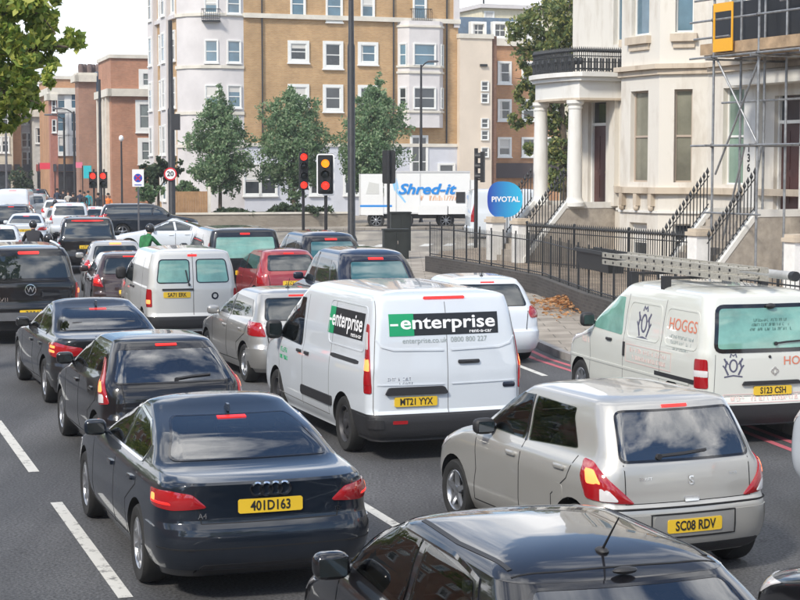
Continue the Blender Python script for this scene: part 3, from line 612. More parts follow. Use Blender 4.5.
m = MB(); bp_ = [(x, y, 6.31) for x, y in bow(.10, 11)]; rail(m, bp_, 0, .60, .07, .015, True); rail(m, bp_, .02, .42, .10, .03, False); m.tube([Vector(p) + Vector((0, 0, .62)) for p in bp_], .024, 5)
for p in bp_:
    m.ball((p[0], p[1], 6.31 + .33), (.07, .07, .12), 6, 4)
m.build('porch_balcony_railing', BALM, hs, smooth=0, weld=False)
# raised front yard, steps, stringers
sheet('raised_pavement', [(.98, 54.5), (3.72, 44.4), (4.28, 38.4), (5.3, 31.5), (7.2, 26), (20, 18), (22, 40), (9, 58), (3, 63), (1.4, 60)], .45, paving('warm_paving', (.33, .265, .20)), .6)
STEP = sm('worn_stone_step', (.36, .32, .27), rough=.85, var=.3)
def flight(s0, w_, land=1.75, n=9):
    m = MB(); m.box(s0 - w_ / 2, s0 + w_ / 2, -land, -.001, .3, TH_)
    for i in range(n):
        z1 = TH_ - (TH_ - .45) * (i + 1) / (n + 1); y1 = -land - .165 * i; m.box(s0 - w_ / 2, s0 + w_ / 2, y1 - .165, y1 - .001, .3, z1)
    m.build('steps', STEP, hs, smooth=0)
    for sg in (-1, 1):
        x = s0 + sg * (w_ / 2 + .12); m = MB(); e = -land - .165 * n
        MM = Matrix(((0, 0, 1, 0), (-1, 0, 0, 0), (0, 1, 0, 0), (0, 0, 0, 1))); m.prism([(0, .3), (-e, .3), (-e, .42), (land, TH_ - .06), (0, TH_ - .06)], x - .085, x + .085, M=MM)
        so_ = m.build('stair_side', STEP, hs, smooth=0); m = MB(); m.prism([(0, TH_ - .058), (land, TH_ - .058), (-e, .422), (-e, .60), (land, TH_ + .13), (0, TH_ + .13)], x - .10, x + .10, M=MM); m.build('stair_coping', HWH, so_, smooth=0)
        m = MB(); rail(m, [(x, -land, TH_ + .16), (x, e, .62)], 0, .95, .16, .016, True); m.build('stair_railing', BALM, hs, smooth=0, weld=False)
flight(0, 1.9); flight(9.95, 1.9)
# house number on the pilaster by the second door
m = MB()
for x in (8.28, 10.75): m.box(x, x + .52, -.22, -.002, TH_, 5.6)
m.box(8.1, 11.4, -.7, -.002, 5.602, 5.9); pil = m.build('doorcase', HWH, hs, smooth=0)
m = MB()
for k, c in enumerate('136'):
    vs, fs = text2d(c, .30, .03); m.add([(8.52 + a, -.226, 3.90 - k * .27 + b) for a, b in vs], fs)
m.build('house_number', sm('number_black', (.015, .015, .018), rough=.5), pil, smooth=0, recalc=False)
# balcony over the second door, screened black
m = MB(); m.box(8.2, 15, -1.3, -.001, 6.43, 6.62); m.build('upper_balcony', HST2, hs, smooth=0)
m = MB(); m.box(8.25, 14.9, -1.28, -1.24, 6.65, 7.75); m.build('balcony_screen', sm('black_screen', (.014, .016, .02), rough=.6), hs, smooth=0)

# gate piers
def pier(label, px, y=-3.2, base=.45, h=1.35, w_=.42):
    d = (px - 400) / FPX; q = HO + HV * y; s = (d * q.y / _c * _c - q.x) / (HU.x - d * HU.y)
    p = q + HU * s; t = thing('gate_pier', label, 'pier', (p.x, p.y, base), HRZ)
    m = MB(); m.box(-w_ / 2, w_ / 2, -w_ / 2, w_ / 2, 0, h - .16); m.build('shaft', sm('grubby_white', (.76, .75, .72), rough=.8, var=.14, vscale=3), t, smooth=0)
    m = MB(); m.box(-w_ / 2 - .05, w_ / 2 + .05, -w_ / 2 - .05, w_ / 2 + .05, h - .158, h - .06); m.box(-w_ / 2, w_ / 2, -w_ / 2, w_ / 2, h - .058, h + .02); m.build('cap', HST2, t, smooth=0)
    return t, s
pier('grubby white gate pier under the blue round sign, by the porch steps', 495); pier('white gate pier just right of the one under the blue round sign', 521)
pier('squat white gate pier in front of the scaffold, flaking cap', 699); pier('white gate pier at the right edge beyond the scaffold', 797)
fr = thing('front_railing', 'black spear-headed iron railing along the front of the stucco house', 'railing', HO, HRZ)
m = MB(); rail(m, [(1.3, -3.2, .45), (10.2, -3.2, .45)], .0, 1.12, .115, .013, True); m.build('spear_bars', BALM, fr, smooth=0, weld=False)
for s in (1.3, 4.2, 7.2, 10.2): m = MB(); m.box(s - .022, s + .022, -3.222, -3.178, .45, 1.66); m.ball((s, -3.2, 1.7), .05, 8, 6); m.build('railing_post', BALM, fr, smooth=0)

# ------------------------------------------------------------------ scaffold
sf_ = thing('scaffold', 'galvanised tube scaffold with timber deck standing against the right half of the stucco house', 'scaffold', HO, HRZ)
GALV = sm('galvanised_tube', (.30, .31, .32), rough=.45, metal=.6, var=.35, vscale=5); DECK = sm('scaffold_board', (.36, .25, .15), rough=.85, var=.35, vscale=3)
SX = (9.84, 11.8, 13.8, 15.6); YO, YI = -2.3, -1.45; PH = 6.25
for s in SX:
    for y in (YO, YI):
        m = MB(); m.tube([(s, y, .45), (s, y, 11.5)], .034, 8); m.build('standard', GALV, sf_)
m = MB()
for z, a in ((3.95, 8.9), (PH, 8.8), (PH + .95, 8.8), (PH + 1.5, 9.0)):
    m.tube([(a, YO - .05, z), (16, YO - .05, z)], .03, 8)
m.tube([(9.3, YO + .2, PH + 2.4), (16, YO + .2, PH + 2.4)], .03, 8); m.tube([(9.0, YI, 5.1), (12.6, YI, 5.1)], .03, 8); m.tube([(9.6, YO - .1, 2.2), (12.1, YO - .1, 2.2)], .026, 8); m.tube([(11.5, YI, 7.6), (16, YI, 7.6)], .03, 8)
for z in (3.95, PH): m.tube([(9.5, YI + .05, z), (16, YI + .05, z)], .03, 8)
m.build('ledger', GALV, sf_)
for s in SX:
    for z in (3.95, PH - .07): m = MB(); m.tube([(s + .06, YO - .3, z), (s + .06, -.1, z)], .03, 8); m.build('transom', GALV, sf_)
m = MB(); m.tube([(9.95, YO + .05, .6), (11.2, YO + .05, 3.95)], .028, 8); m.tube([(9.84, YO + .06, PH), (11.75, YO + .06, 3.95)], .028, 8); m.tube([(11.8, YO + .05, PH - .1), (9.9, YO + .05, 3.2)], .028, 8); m.build('brace', GALV, sf_)
for s in (10.8, 12.8, 14.7):
    m = MB(); m.tube([(s, YI + .06, .45), (s, YI + .06, 11.0)], .034, 8); m.build('standard', GALV, sf_)
m = MB(); m.tube([(9.0, YO - .06, PH + .5), (10.6, YO - .06, PH + .5)], .03, 8); m.tube([(9.84, YI, 8.3), (11.9, YO, 8.3)], .03, 8); m.tube([(10.8, YI, 3.95), (11.8, YO, 3.2)], .03, 8); m.build('short_tube', GALV, sf_)
for k in range(4):
    m = MB(); m.box(9.3, 15.9, YO + .06 + k * .2, YO + .06 + k * .2 + .19, PH + .03, PH + .07); m.build('deck_board', DECK, sf_, smooth=0)
m = MB(); m.box(9.2, 15.9, YO + .0, YO + .035, PH + .075, PH + .36); m.build('toe_board', DECK, sf_, smooth=0)
m = MB()
for s in SX:
    for z in (3.95, PH, PH + .95): m.ball((s, YO - .03, z), (.065, .06, .06), 6, 4)
m.build('clamp', sm('clamp_steel', (.12, .12, .12), rough=.6, metal=.5), sf_)
yg = thing('ladder_gate', 'bright yellow safety gate clipped to the scaffold tubes', 'gate', HO + HU * 10.0 + HV * (YO - .1), HRZ); YEL = sm('safety_yellow', (.75, .36, .01), rough=.45)
for z_ in ((6.36, 6.69), (7.38, 7.60)): m = MB(); m.box(.0, .80, -.03, .0, *z_); m.build('panel', YEL, yg, smooth=0)
for x_ in (0, .80): m = MB(); m.tube([(x_, -.015, 6.36), (x_, -.015, 7.60)], .03, 6); m.build('upright', YEL, yg)

# ------------------------------------------------------------------ dark retaining wall with guard rail at the corner
DW = brick('sooty_brick', (.085, .075, .07), (.06, .055, .052), (.09, .085, .08)); wpth = [(.94, 54), (2.3, 49.6), (3.67, 44.2), (4.2, 38.2), (5.1, 31.8), (7.0, 26)]
dw = thing('corner_wall', 'low sooty dark wall at the pavement corner carrying the iron guard rail', 'wall', (3.67, 44.2, 0)); m = MB(); dr = thing('guard_rail', 'thin black guard rail standing along the low dark corner wall', 'railing', (3.67, 44.2, 0)); mr_ = MB(); mp2 = MB()
for a, b in zip(wpth[:-1], wpth[1:]):
    a, b = Vector((*a, 0)) - Vector((3.67, 44.2, 0)), Vector((*b, 0)) - Vector((3.67, 44.2, 0)); t_ = (b - a).normalized(); n_ = Vector((-t_.y, t_.x, 0)) * .16
    m.prism([tuple((a - n_).xy), tuple((a + n_).xy), tuple((b + n_).xy), tuple((b - n_).xy)], 0, .60)
    rail(mr_, [a + Vector((0, 0, .60)), b + Vector((0, 0, .60))], .0, 1.0, .14, .0075, False, rr_=.015)
    k = max(1, round((b - a).length / 1.15))
    for i in range(k): p = a + (b - a) * (i / k); mp2 = MB(); mp2.box(p.x - .02, p.x + .02, p.y - .02, p.y + .02, .60, 1.68); mp2.build('post', BALM, dr, smooth=0)
m.build('brickwork', DW, dw, smooth=0); mr_.build('bars', BALM, dr, smooth=0, weld=False)
gp = G(600, 262, 1.35); tr = thing('trough', 'long black planter trough hung on the guard rail by the cream van', 'planter', (4.36, 37.3, 1.16), R(-80)); m = MB()
m.add([(-1.1, -.16, 0), (1.1, -.16, 0), (1.1, .16, 0), (-1.1, .16, 0), (-1.2, -.22, .42), (1.2, -.22, .42), (1.2, .22, .42), (-1.2, .22, .42)], [(0, 3, 2, 1), (0, 1, 5, 4), (1, 2, 6, 5), (2, 3, 7, 6), (3, 0, 4, 7)]); m.box(-1.15, 1.15, -.18, .18, .33, .36, 1); m.build('box', [BALM, MATS['soil']], tr, smooth=0)
m = MB(); m.box(-1.24, 1.24, -.26, -.2, .38, .45); m.box(-1.24, 1.24, .2, .26, .38, .45); m.build('rim', BALM, tr, smooth=0)
# fallen leaves swept against the wall
def leaf_pile():
    rg = np.random.default_rng(4); n = 1500; c = G(572, 306, .15); V = []; F = []
    for i in range(n):
        r = abs(rg.normal(0, .72)); a = rg.uniform(0, 6.283); x, y = c.x + r * math.cos(a) * .9, c.y + r * math.sin(a) * 2.0; z = .14 + max(0, .34 - .30 * r) * rg.uniform(.3, 1)
        s = rg.uniform(.035, .075); M = Matrix.Translation((x, y, z)) @ Matrix.Rotation(rg.uniform(0, 6.28), 4, 'Z') @ Matrix.Rotation(rg.normal(0, .6), 4, 'X')
        o = len(V); V += [tuple(M @ Vector(p)) for p in ((-s, 0, 0), (0, -s * .6, s * .2), (s, 0, 0), (0, s * .6, s * .2))]; F.append((o, o + 1, o + 2, o + 3))
    m = MB(); m.add(V, F); o = m.build('fallen_leaves', leafmat('dead_leaves', (.38, .15, .05), (.52, .26, .10), (.60, .40, .22)), smooth=0, weld=False, recalc=False); tag(o, 'heap of orange-brown fallen leaves against the dark corner wall', 'leaves', None, 'stuff')
leaf_pile()
# ------------------------------------------------------------------ vehicles: bodies, panels, wheels
def pchip(xs, ys, x):
    """smooth curve through points without overshoot"""
    xs = np.asarray(xs, float); ys = np.asarray(ys, float); h = np.diff(xs); d = np.diff(ys) / h
    m = np.zeros(len(xs)); m[0], m[-1] = d[0], d[-1]
    for i in range(1, len(xs) - 1):
        if d[i - 1] * d[i] > 0:
            w1, w2 = 2 * h[i] + h[i - 1], h[i] + 2 * h[i - 1]; m[i] = (w1 + w2) / (w1 / d[i - 1] + w2 / d[i])
    i = np.clip(np.searchsorted(xs, x) - 1, 0, len(h) - 1); t = (np.clip(x, xs[0], xs[-1]) - xs[i]) / h[i]
    return ((1 + 2 * t) * (1 - t) ** 2 * ys[i] + t * (1 - t) ** 2 * h[i] * m[i] + t * t * (3 - 2 * t) * ys[i + 1] + t * t * (t - 1) * h[i] * m[i + 1])

class Body:
    """a car body given by its plan outline at every height"""
    def __init__(s, S):
        s.S = S; s.rear_p = S['rear']; s.front_p = S['front']; s.wid_p = S['wid']
        s.ze = s.rear_p[-1][0]; s.H = S['H']; s.z0 = s.rear_p[0][0]; s.cache = {}
    def dims(s, z):
        S = s.S
        if z <= s.ze:
            return tuple(float(pchip([p[0] for p in P], [p[1] for p in P], z)) for P in (s.rear_p, s.front_p, s.wid_p))
        yr, yf, w = s.dims(s.ze); h = s.H - s.ze; t = min(1.0, (z - s.ze) / h); el = math.sqrt(max(0, 1 - t * t))
        yr2, yf2, _ = s.dims(s.ze - .01); mr, mf = (yr - yr2) / .01, (yf - yf2) / .01
        D = S.get('arc', .38) * (yf - yr); a = min(mr * h * .9, D * .8); b = min(-mf * h * .9, D * .8)
        el2 = el ** .8; return yr + a * t + (D - a) * (1 - el2), yf - b * t - (D - b) * (1 - el2), w * el ** S.get('sq', .62)
    def outline(s, z):
        k = round(z, 4)
        if k in s.cache: return s.cache[k]
        S = s.S; yr, yf, w = s.dims(z); ln = yf - yr
        g = min(1, max(0, (z - S.get('belt', .97)) / .12)); rr = S.get('rr', .22); rf = S.get('rf', .38)
        rr = min(rr + (rr * .75 - rr) * g, .45 * ln, .8 * w); rf = min(rf + (rf * .55 - rf) * g, .45 * ln, .8 * w)
        br, bf = S.get('br', .06), S.get('bf', .10); xs = []; ys = []
        if w < 1e-4:
            ys = list(np.linspace(yr, yf, 62)); xs = [0.0] * 62
        else:
            for i in range(9):
                x = (w - rr) * i / 8; xs.append(x); ys.append(yr + br * (x / w) ** 2)
            y0 = ys[-1]
            for i in range(1, 8):
                a = math.pi / 2 * i / 8; xs.append(w - rr + rr * math.sin(a)); ys.append(y0 + rr * (1 - math.cos(a)))
            yb = y0 + rr; xw = w - rf; yt0 = yf - bf * (xw / w) ** 2; yt = yt0 - rf
            for i in range(31):
                xs.append(w); ys.append(yb + (yt - yb) * i / 30)
            for i in range(1, 8):
                a = math.pi / 2 * i / 8; xs.append(w - rf + rf * math.cos(a)); ys.append(yt + rf * math.sin(a))
            for i in range(8):
                x = (w - rf) * (7 - i) / 8; xs.append(x); ys.append(yf - bf * (x / w) ** 2)
        xs = np.array(xs); ys = np.array(ys); L0 = S['L']; yc = S.get('yc', 0)
        q = np.abs(ys - yc) / (L0 / 2); tp = np.where(ys < yc, S.get('tr', .05), S.get('tf', .07))
        xs = xs * (1 - tp * np.clip(q, 0, 1.1) ** 2.5)
        s.cache[k] = (xs, ys); return xs, ys
    def side(s, sg):
        def f(y, z):
            xs, ys = s.outline(z); return Vector((sg * float(np.interp(y, ys, xs)), y, z))
        return f
    def rear(s):
        def f(x, z):
            xs, ys = s.outline(z); k = int(np.argmax(xs)) + 1; return Vector((x, float(np.interp(abs(x), xs[:k], ys[:k])), z))
        return f
    def front(s):
        def f(x, z):
            xs, ys = s.outline(z); k = len(xs) - int(np.argmax(xs[::-1])) - 1; return Vector((x, float(np.interp(abs(x), xs[k:][::-1], ys[k:][::-1])), z))
        return f
    def wrap(s):
        def f(u, z):
            xs, ys = s.outline(z); L = np.concatenate([[0], np.cumsum(np.hypot(np.diff(xs), np.diff(ys)))])
            return Vector((math.copysign(float(np.interp(abs(u), L, xs)), u), float(np.interp(abs(u), L, ys)), z))
        return f
    def wrapf(s):
        def f(u, z):
            xs, ys = s.outline(z); xs, ys = xs[::-1], ys[::-1]; L = np.concatenate([[0], np.cumsum(np.hypot(np.diff(xs), np.diff(ys)))])
            return Vector((math.copysign(float(np.interp(abs(u), L, xs)), u), float(np.interp(abs(u), L, ys)), z))
        return f
    def top(s):
        def f(x, y):
            lo, hi = s.z0, s.H
            for _ in range(26):
                z = (lo + hi) / 2; xs, ys = s.outline(z)
                ins = ys[0] < y < ys[-1] and abs(x) < float(np.interp(y, ys, xs))
                if ins: lo = z
                else: hi = z
            return Vector((x, y, lo))
        return f
    def make(s, parent, mats, arches, name='body', split=None):
        zs = set(); keys = sorted({p[0] for P in (s.rear_p, s.front_p, s.wid_p) for p in P})
        for a, b in zip(keys[:-1], keys[1:]):
            n = max(1, int(math.ceil((b - a) / .045)))
            for i in range(n): zs.add(round(a + (b - a) * i / n, 4))
        zs.add(s.ze); zs = sorted(zs); h = s.H - s.ze
        zs += [s.ze + h * math.sin(math.pi / 2 * i / 9) for i in range(1, 10)]
        mb = MB(); N = 62; vs = []
        for z in zs:
            xs, ys = s.outline(z); xs = xs.copy()
            vs += [(xs[i], ys[i], z) for i in range(N)] + [(-xs[i], ys[i], z) for i in range(N - 2, 0, -1)]
        M = 2 * N - 2; fs = []; mi = []
        for j in range(len(zs) - 1):
            for i in range(M):
                i2 = (i + 1) % M; fs.append((j * M + i, j * M + i2, (j + 1) * M + i2, (j + 1) * M + i))
        fs.append(tuple(range(M))[::-1])
        mb.add(vs, fs)
        me = mb.mesh(name, mats, smooth=s.S.get('crease', 28))
        o = ob(name, me, parent)
        if arches:
            cb = MB()
            for (y, z, r) in arches:
                for sg in (-1, 1):
                    x0 = sg * (s.S['W'] / 2 + .2); x1 = sg * (s.S['W'] / 2 - .30)
                    cb.lathe([(0, x0), (r, x0), (r, x1), (0, x1)], n=28, c=(0, y, z), axis='x', mi=1)
            cm = cb.mesh('cutter', list(mats), smooth=0); co = ob('cutter', cm)
            md = o.modifiers.new('arch', 'BOOLEAN'); md.operation = 'DIFFERENCE'; md.object = co; md.solver = 'EXACT'
            pm = o.parent; o.parent = None
            bpy.context.view_layer.update(); dg = bpy.context.evaluated_depsgraph_get()
            nm = bpy.data.meshes.new_from_object(o.evaluated_get(dg)); o.modifiers.clear(); o.data = nm; o.parent = pm
            bpy.data.objects.remove(co); bpy.data.meshes.remove(cm); bpy.data.meshes.remove(me)
            nm.polygons.foreach_set('use_smooth', [True] * len(nm.polygons)); nm.set_sharp_from_angle(angle=R(s.S.get('crease', 28)))
            nm.name = name
        if s.S.get('cabin'):
            yrc, yfc, zb = s.S['cabin']; cb = MB(); N2 = 2 * N - 2; lv = list(np.linspace(zb, s.ze, 9)) + [s.ze + (s.H - .07 - s.ze) * q for q in (.5, 1.0)]; vs = []
            for z in lv:
                xs, ys = s.outline(min(z + .02, s.H - .02)); wm = xs.max(); a, b = max(ys[0] + .07, yrc), min(ys[-1] - .07, yfc); ys = a + (ys - ys[0]) / (ys[-1] - ys[0]) * (b - a); xs = xs * max(.2, (wm - .065)) / wm
                vs += [(xs[i], ys[i], z) for i in range(N)] + [(-xs[i], ys[i], z) for i in range(N - 2, 0, -1)]
            fs = [tuple(range(N2))[::-1], tuple((len(lv) - 1) * N2 + i for i in range(N2))]
            for j in range(len(lv) - 1): fs += [(j * N2 + i, j * N2 + (i + 1) % N2, (j + 1) * N2 + (i + 1) % N2, (j + 1) * N2 + i) for i in range(N2)]
            cb.add(vs, fs, len(mats) - 1); wb = MB()
            def shrink(poly): cx = sum(p[0] for p in poly) / len(poly); cz = sum(p[1] for p in poly) / len(poly); return [(cx + (p[0] - cx) * .975, cz + (p[1] - cz) * .965) for p in poly]
            for poly in ([s.S['rwin']] if s.S.get('rwin') and s.S['cabin'][0] < 0 and not isinstance(s.S['rwin'][0], list) else []): patch(wb, rnd(shrink(poly), .06), s.rear(), off=.04, skirt=.16, nu=14, nv=6, solid=True, mi=len(mats) - 1)
            if s.S.get('fwin'): patch(wb, rnd(shrink(s.S['fwin']), .06), s.front(), off=.04, skirt=.16, nu=12, nv=6, solid=True, mi=len(mats) - 1)
            for sg in (-1, 1):
                for poly in s.S['swin']: patch(wb, rnd(shrink(poly), .03), s.side(sg), off=.04, skirt=.14, nu=10, nv=6, solid=True, mi=len(mats) - 1)
            pm = o.parent; o.parent = None
            for k_, q in enumerate((cb, wb)):
                cm = q.mesh('cutter', list(mats), smooth=0); co = ob('cutter', cm); md = o.modifiers.new('cut', 'BOOLEAN'); md.operation = 'DIFFERENCE'; md.object = co; md.solver = 'EXACT'; md.use_self = bool(k_)
                bpy.context.view_layer.update(); nm = bpy.data.meshes.new_from_object(o.evaluated_get(bpy.context.evaluated_depsgraph_get())); o.modifiers.clear(); old = o.data; o.data = nm
                bpy.data.objects.remove(co); bpy.data.meshes.remove(cm); bpy.data.meshes.remove(old)
            o.parent = pm; nm.polygons.foreach_set('use_smooth', [True] * len(nm.polygons)); nm.set_sharp_from_angle(angle=R(s.S.get('crease', 28))); nm.name = name
        if split and len(mats) > 2:
            for p in o.data.polygons:
                if p.material_index == 0 and split(p.center): p.material_index = 2
        return o

def nrm(f, u, v, e=.012):
    P = f(u, v); a = f(u + e, v) - f(u - e, v); b = f(u, v + e) - f(u, v - e); n = a.cross(b)
    if n.length < 1e-9: return P, Vector((0, 0, 1))
    n.normalize()
    if n.dot(P - Vector((0, P.y * .55, .55))) < 0: n = -n
    return P, n
def rnd(poly, r, n=4):
    out = []; k = len(poly)
    for i in range(k):
        p, a, b = Vector(poly[i]), Vector(poly[i - 1]), Vector(poly[(i + 1) % k])
        ri = r[i] if isinstance(r, (list, tuple)) else r
        d1, d2 = (a - p), (b - p); q = min(ri, d1.length * .45, d2.length * .45)
        p1, p2 = p + d1.normalized() * q, p + d2.normalized() * q
        for j in range(n + 1):
            t = j / n; out.append(tuple((1 - t) ** 2 * p1 + 2 * t * (1 - t) * p + t * t * p2))
    return out
def patch(mb, poly, f, off=.004, skirt=.012, nu=12, nv=7, mi=0, bulge=0.0, solid=False):
    us = [p[0] for p in poly]; u0, u1 = min(us), max(us); e = (u1 - u0) * 1e-4
    cols = sorted({round(x, 4) for x in list(np.linspace(u0 + e, u1 - e, nu)) + [min(max(x, u0 + e), u1 - e) for x in us]})
    cc = [cols[0]]
    for c in cols[1:]:
        if c - cc[-1] > (u1 - u0) * .012: cc.append(c)
    if cols[-1] - cc[-1] > 1e-6: cc[-1] = cols[-1] if len(cc) > 1 else cc[-1]
    grid = []; base = len(mb.v); V = []; Fs = []; nn = Vector((0, 0, 0))
    for u in cc:
        hit = []
        for i in range(len(poly)):
            a, b = poly[i - 1], poly[i]
            if (a[0] - u) * (b[0] - u) <= 0 and abs(a[0] - b[0]) > 1e-9:
                t = (u - a[0]) / (b[0] - a[0]); hit.append(a[1] + t * (b[1] - a[1]))
        if not hit: continue
        lo, hi = min(hit), max(hit); row = []
        for j in range(nv):
            q = j / (nv - 1); P, n = nrm(f, u, lo + (hi - lo) * q); nn += n
            bu = bulge * (1 - (2 * q - 1) ** 2) * (1 - (2 * (u - u0) / (u1 - u0) - 1) ** 4) if bulge else 0
            row.append(len(V)); V.append((P + n * (off + bu), n))
        grid.append(row)
    for i in range(len(grid) - 1):
        for j in range(nv - 1): Fs.append((grid[i][j], grid[i + 1][j], grid[i + 1][j + 1], grid[i][j + 1]))
    if not Fs: return
    a, b, c = V[Fs[len(Fs) // 2][0]][0], V[Fs[len(Fs) // 2][1]][0], V[Fs[len(Fs) // 2][2]][0]
    flip = (b - a).cross(c - a).dot(nn) < 0
    loop = grid[0][::-1] + [g[0] for g in grid[1:]] + grid[-1][1:] + [g[-1] for g in grid[-2:0:-1]]
    pts = [p + n * off for p, n in V] if 0 else [p for p, n in V]; k0 = len(pts)
    if solid:
        pts += [p - n * (skirt + off) for p, n in V]; Fs += [tuple(i + k0 for i in q[::-1]) for q in Fs]
        for i in range(len(loop)):
            i2 = (i + 1) % len(loop); Fs.append((loop[i2], loop[i], k0 + loop[i], k0 + loop[i2]))
    elif skirt:
        pts += [V[i][0] - V[i][1] * skirt for i in loop]
        for i in range(len(loop)):
            i2 = (i + 1) % len(loop); Fs.append((loop[i2], loop[i], k0 + i, k0 + i2))
    if flip: Fs = [q[::-1] for q in Fs]
    mb.add([tuple(p) for p in pts], Fs, mi)
def ribbon(mb, path, wd, f, off=.003, mi=0, closed=False, step=.05):
    pts = []
    if closed: path = list(path) + [path[0]]
    for a, b in zip(path[:-1], path[1:]):
        n = max(1, int(math.hypot(b[0] - a[0], b[1] - a[1]) / step))
        for i in range(n): pts.append((a[0] + (b[0] - a[0]) * i / n, a[1] + (b[1] - a[1]) * i / n))
    pts.append(path[-1]); PN = [nrm(f, *p) for p in pts]; vs = []; fs = []
    for i, (P, n) in enumerate(PN):
        t = PN[min(i + 1, len(PN) - 1)][0] - PN[max(i - 1, 0)][0]
        if closed and i in (0, len(PN) - 1): t = PN[1][0] - PN[-2][0]
        sdv = n.cross(t.normalized() if t.length > 1e-9 else Vector((0, 1, 0)))
        if sdv.length < 1e-6: sdv = Vector((1, 0, 0))
        sdv.normalize(); q = P + n * off
        vs += [q + sdv * wd / 2, q - sdv * wd / 2, q + sdv * wd / 2 - n * (off + .006), q - sdv * wd / 2 - n * (off + .006)]
        if i:
            a = (i - 1) * 4; b = i * 4
            fs += [(a, b, b + 1, a + 1), (a + 2, b + 2, b, a), (a + 1, b + 1, b + 3, a + 3)]
    mb.add([tuple(v) for v in vs], fs, mi)
def lettering(mb, txt, size, f, u, v, off=.004, bold=0.0, shear=0.0, mirror=False, align='CENTER', mi=0, sx=1.0, spacing=1.0):
    vs, fs = text2d(txt, size, bold, shear, align, spacing); o = []
    for (a, b) in vs:
        P, n = nrm(f, u + (-a if mirror else a) * sx, v + b); o.append(tuple(P + n * off))
    mb.add(o, fs, mi)

def scribble(mb, f, u, v, wd, h, off=.004, n=None, seed=1, mi=0):
    """a line of lettering too small to read: uneven upright and cross strokes"""
    rg = random.Random(seed); n = n or int(wd / (h * .72)); st = wd / n
    for i in range(n):
        if n > 9 and rg.random() < .13: continue
        x = u - wd / 2 + (i + .5) * st; a = st * .30; k = h * .5; t = h * .16
        for _ in range(rg.choice((2, 2, 3))):
            q = rg.random()
            if q < .5: xx = x + rg.choice((-a, 0, a)); ribbon(mb, [(xx, v - k), (xx, v + k * rg.choice((1, 1, .2)))], t, f, off=off, mi=mi, step=1)
            elif q < .85: yy = v + k * rg.choice((-.9, 0, .9)); ribbon(mb, [(x - a, yy), (x + a, yy)], t, f, off=off, mi=mi, step=1)
            else: ribbon(mb, [(x - a, v - k), (x + a, v + k)], t, f, off=off, mi=mi, step=1)

# materials the vehicles share
def clear_glass(name, tint, ior):
    m, t, b = _mat(name); L = t.links.new; t.nodes.remove(b); tr = t.nodes.new('ShaderNodeBsdfTransparent'); tr.inputs[0].default_value = (*tint, 1); g = t.nodes.new('ShaderNodeBsdfGlossy'); g.inputs['Roughness'].default_value = .015
    fr = t.nodes.new('ShaderNodeFresnel'); fr.inputs['IOR'].default_value = ior; mx = t.nodes.new('ShaderNodeMixShader'); L(fr.outputs[0], mx.inputs[0]); L(tr.outputs[0], mx.inputs[1]); L(g.outputs[0], mx.inputs[2]); L(mx.outputs[0], t.nodes['Material Output'].inputs['Surface'])
    MATS[name] = m; return m
GLASS = sm('car_glass', (.012, .018, .02), rough=.02, ior=1.75, spec=.7)
GLASS_T = sm('tinted_car_glass', (.03, .10, .11), rough=.03, ior=1.8, spec=.7)
GLASS_G = sm('green_glass_painted_light', (.17, .36, .30), rough=.04, ior=1.7, spec=.7, var=.4, vscale=1.3)  # opaque green tint, paled to stand in for daylight coming through the glass
CABINM = sm('cabin_trim', (.035, .036, .038), rough=.8); SEATM = sm('seat_cloth', (.05, .05, .055), rough=.9, var=.25, vscale=12)
GLASS_C = clear_glass('clear_car_glass', (.50, .56, .53), 1.65); GLASS_R = clear_glass('rear_car_glass', (.28, .36, .37), 3.1)
RUBBER = sm('rubber', (.018, .018, .018), rough=.85, var=.3, vscale=9)
TRIM = sm('black_trim', (.02, .02, .022), rough=.55, bump=.15, bscale=120)
GLOSSB = sm('gloss_black', (.01, .01, .012), rough=.08, coat=.5)
CHROME = sm('chrome', (.75, .76, .78), rough=.12, metal=1)
ALLOY = sm('alloy', (.42, .43, .45), rough=.32, metal=.9)
STEEL = sm('steel_wheel', (.05, .05, .055), rough=.5, metal=.3)
LENS = sm('red_lens', (.33, .008, .012), rough=.07, coat=1, ior=1.5)
LENSW = sm('clear_lens', (.62, .60, .60), rough=.1, coat=1)
LENSA = sm('amber_lens', (.6, .2, .02), rough=.1, coat=1)
LITR = sm('lit_brake_light', (.42, .006, .008), rough=.15, emit=.75, ecol=(1, .035, .025))
LITO = sm('lit_bulb', (1, .35, .1), rough=.2, emit=1.3, ecol=(1, .15, .04))
PLATE = sm('yellow_plate', (.72, .47, .03), rough=.35)
INK = sm('plate_ink', (.015, .015, .015), rough=.5)
SEAM = sm('panel_gap', (.008, .008, .009), rough=.9)
SEAMG = sm('panel_gap_pale', (.16, .16, .16), rough=.9)
ARCH = sm('wheel_well', (.012, .012, .012), rough=.95)
WHITE = sm('white_plastic', (.78, .78, .78), rough=.4)

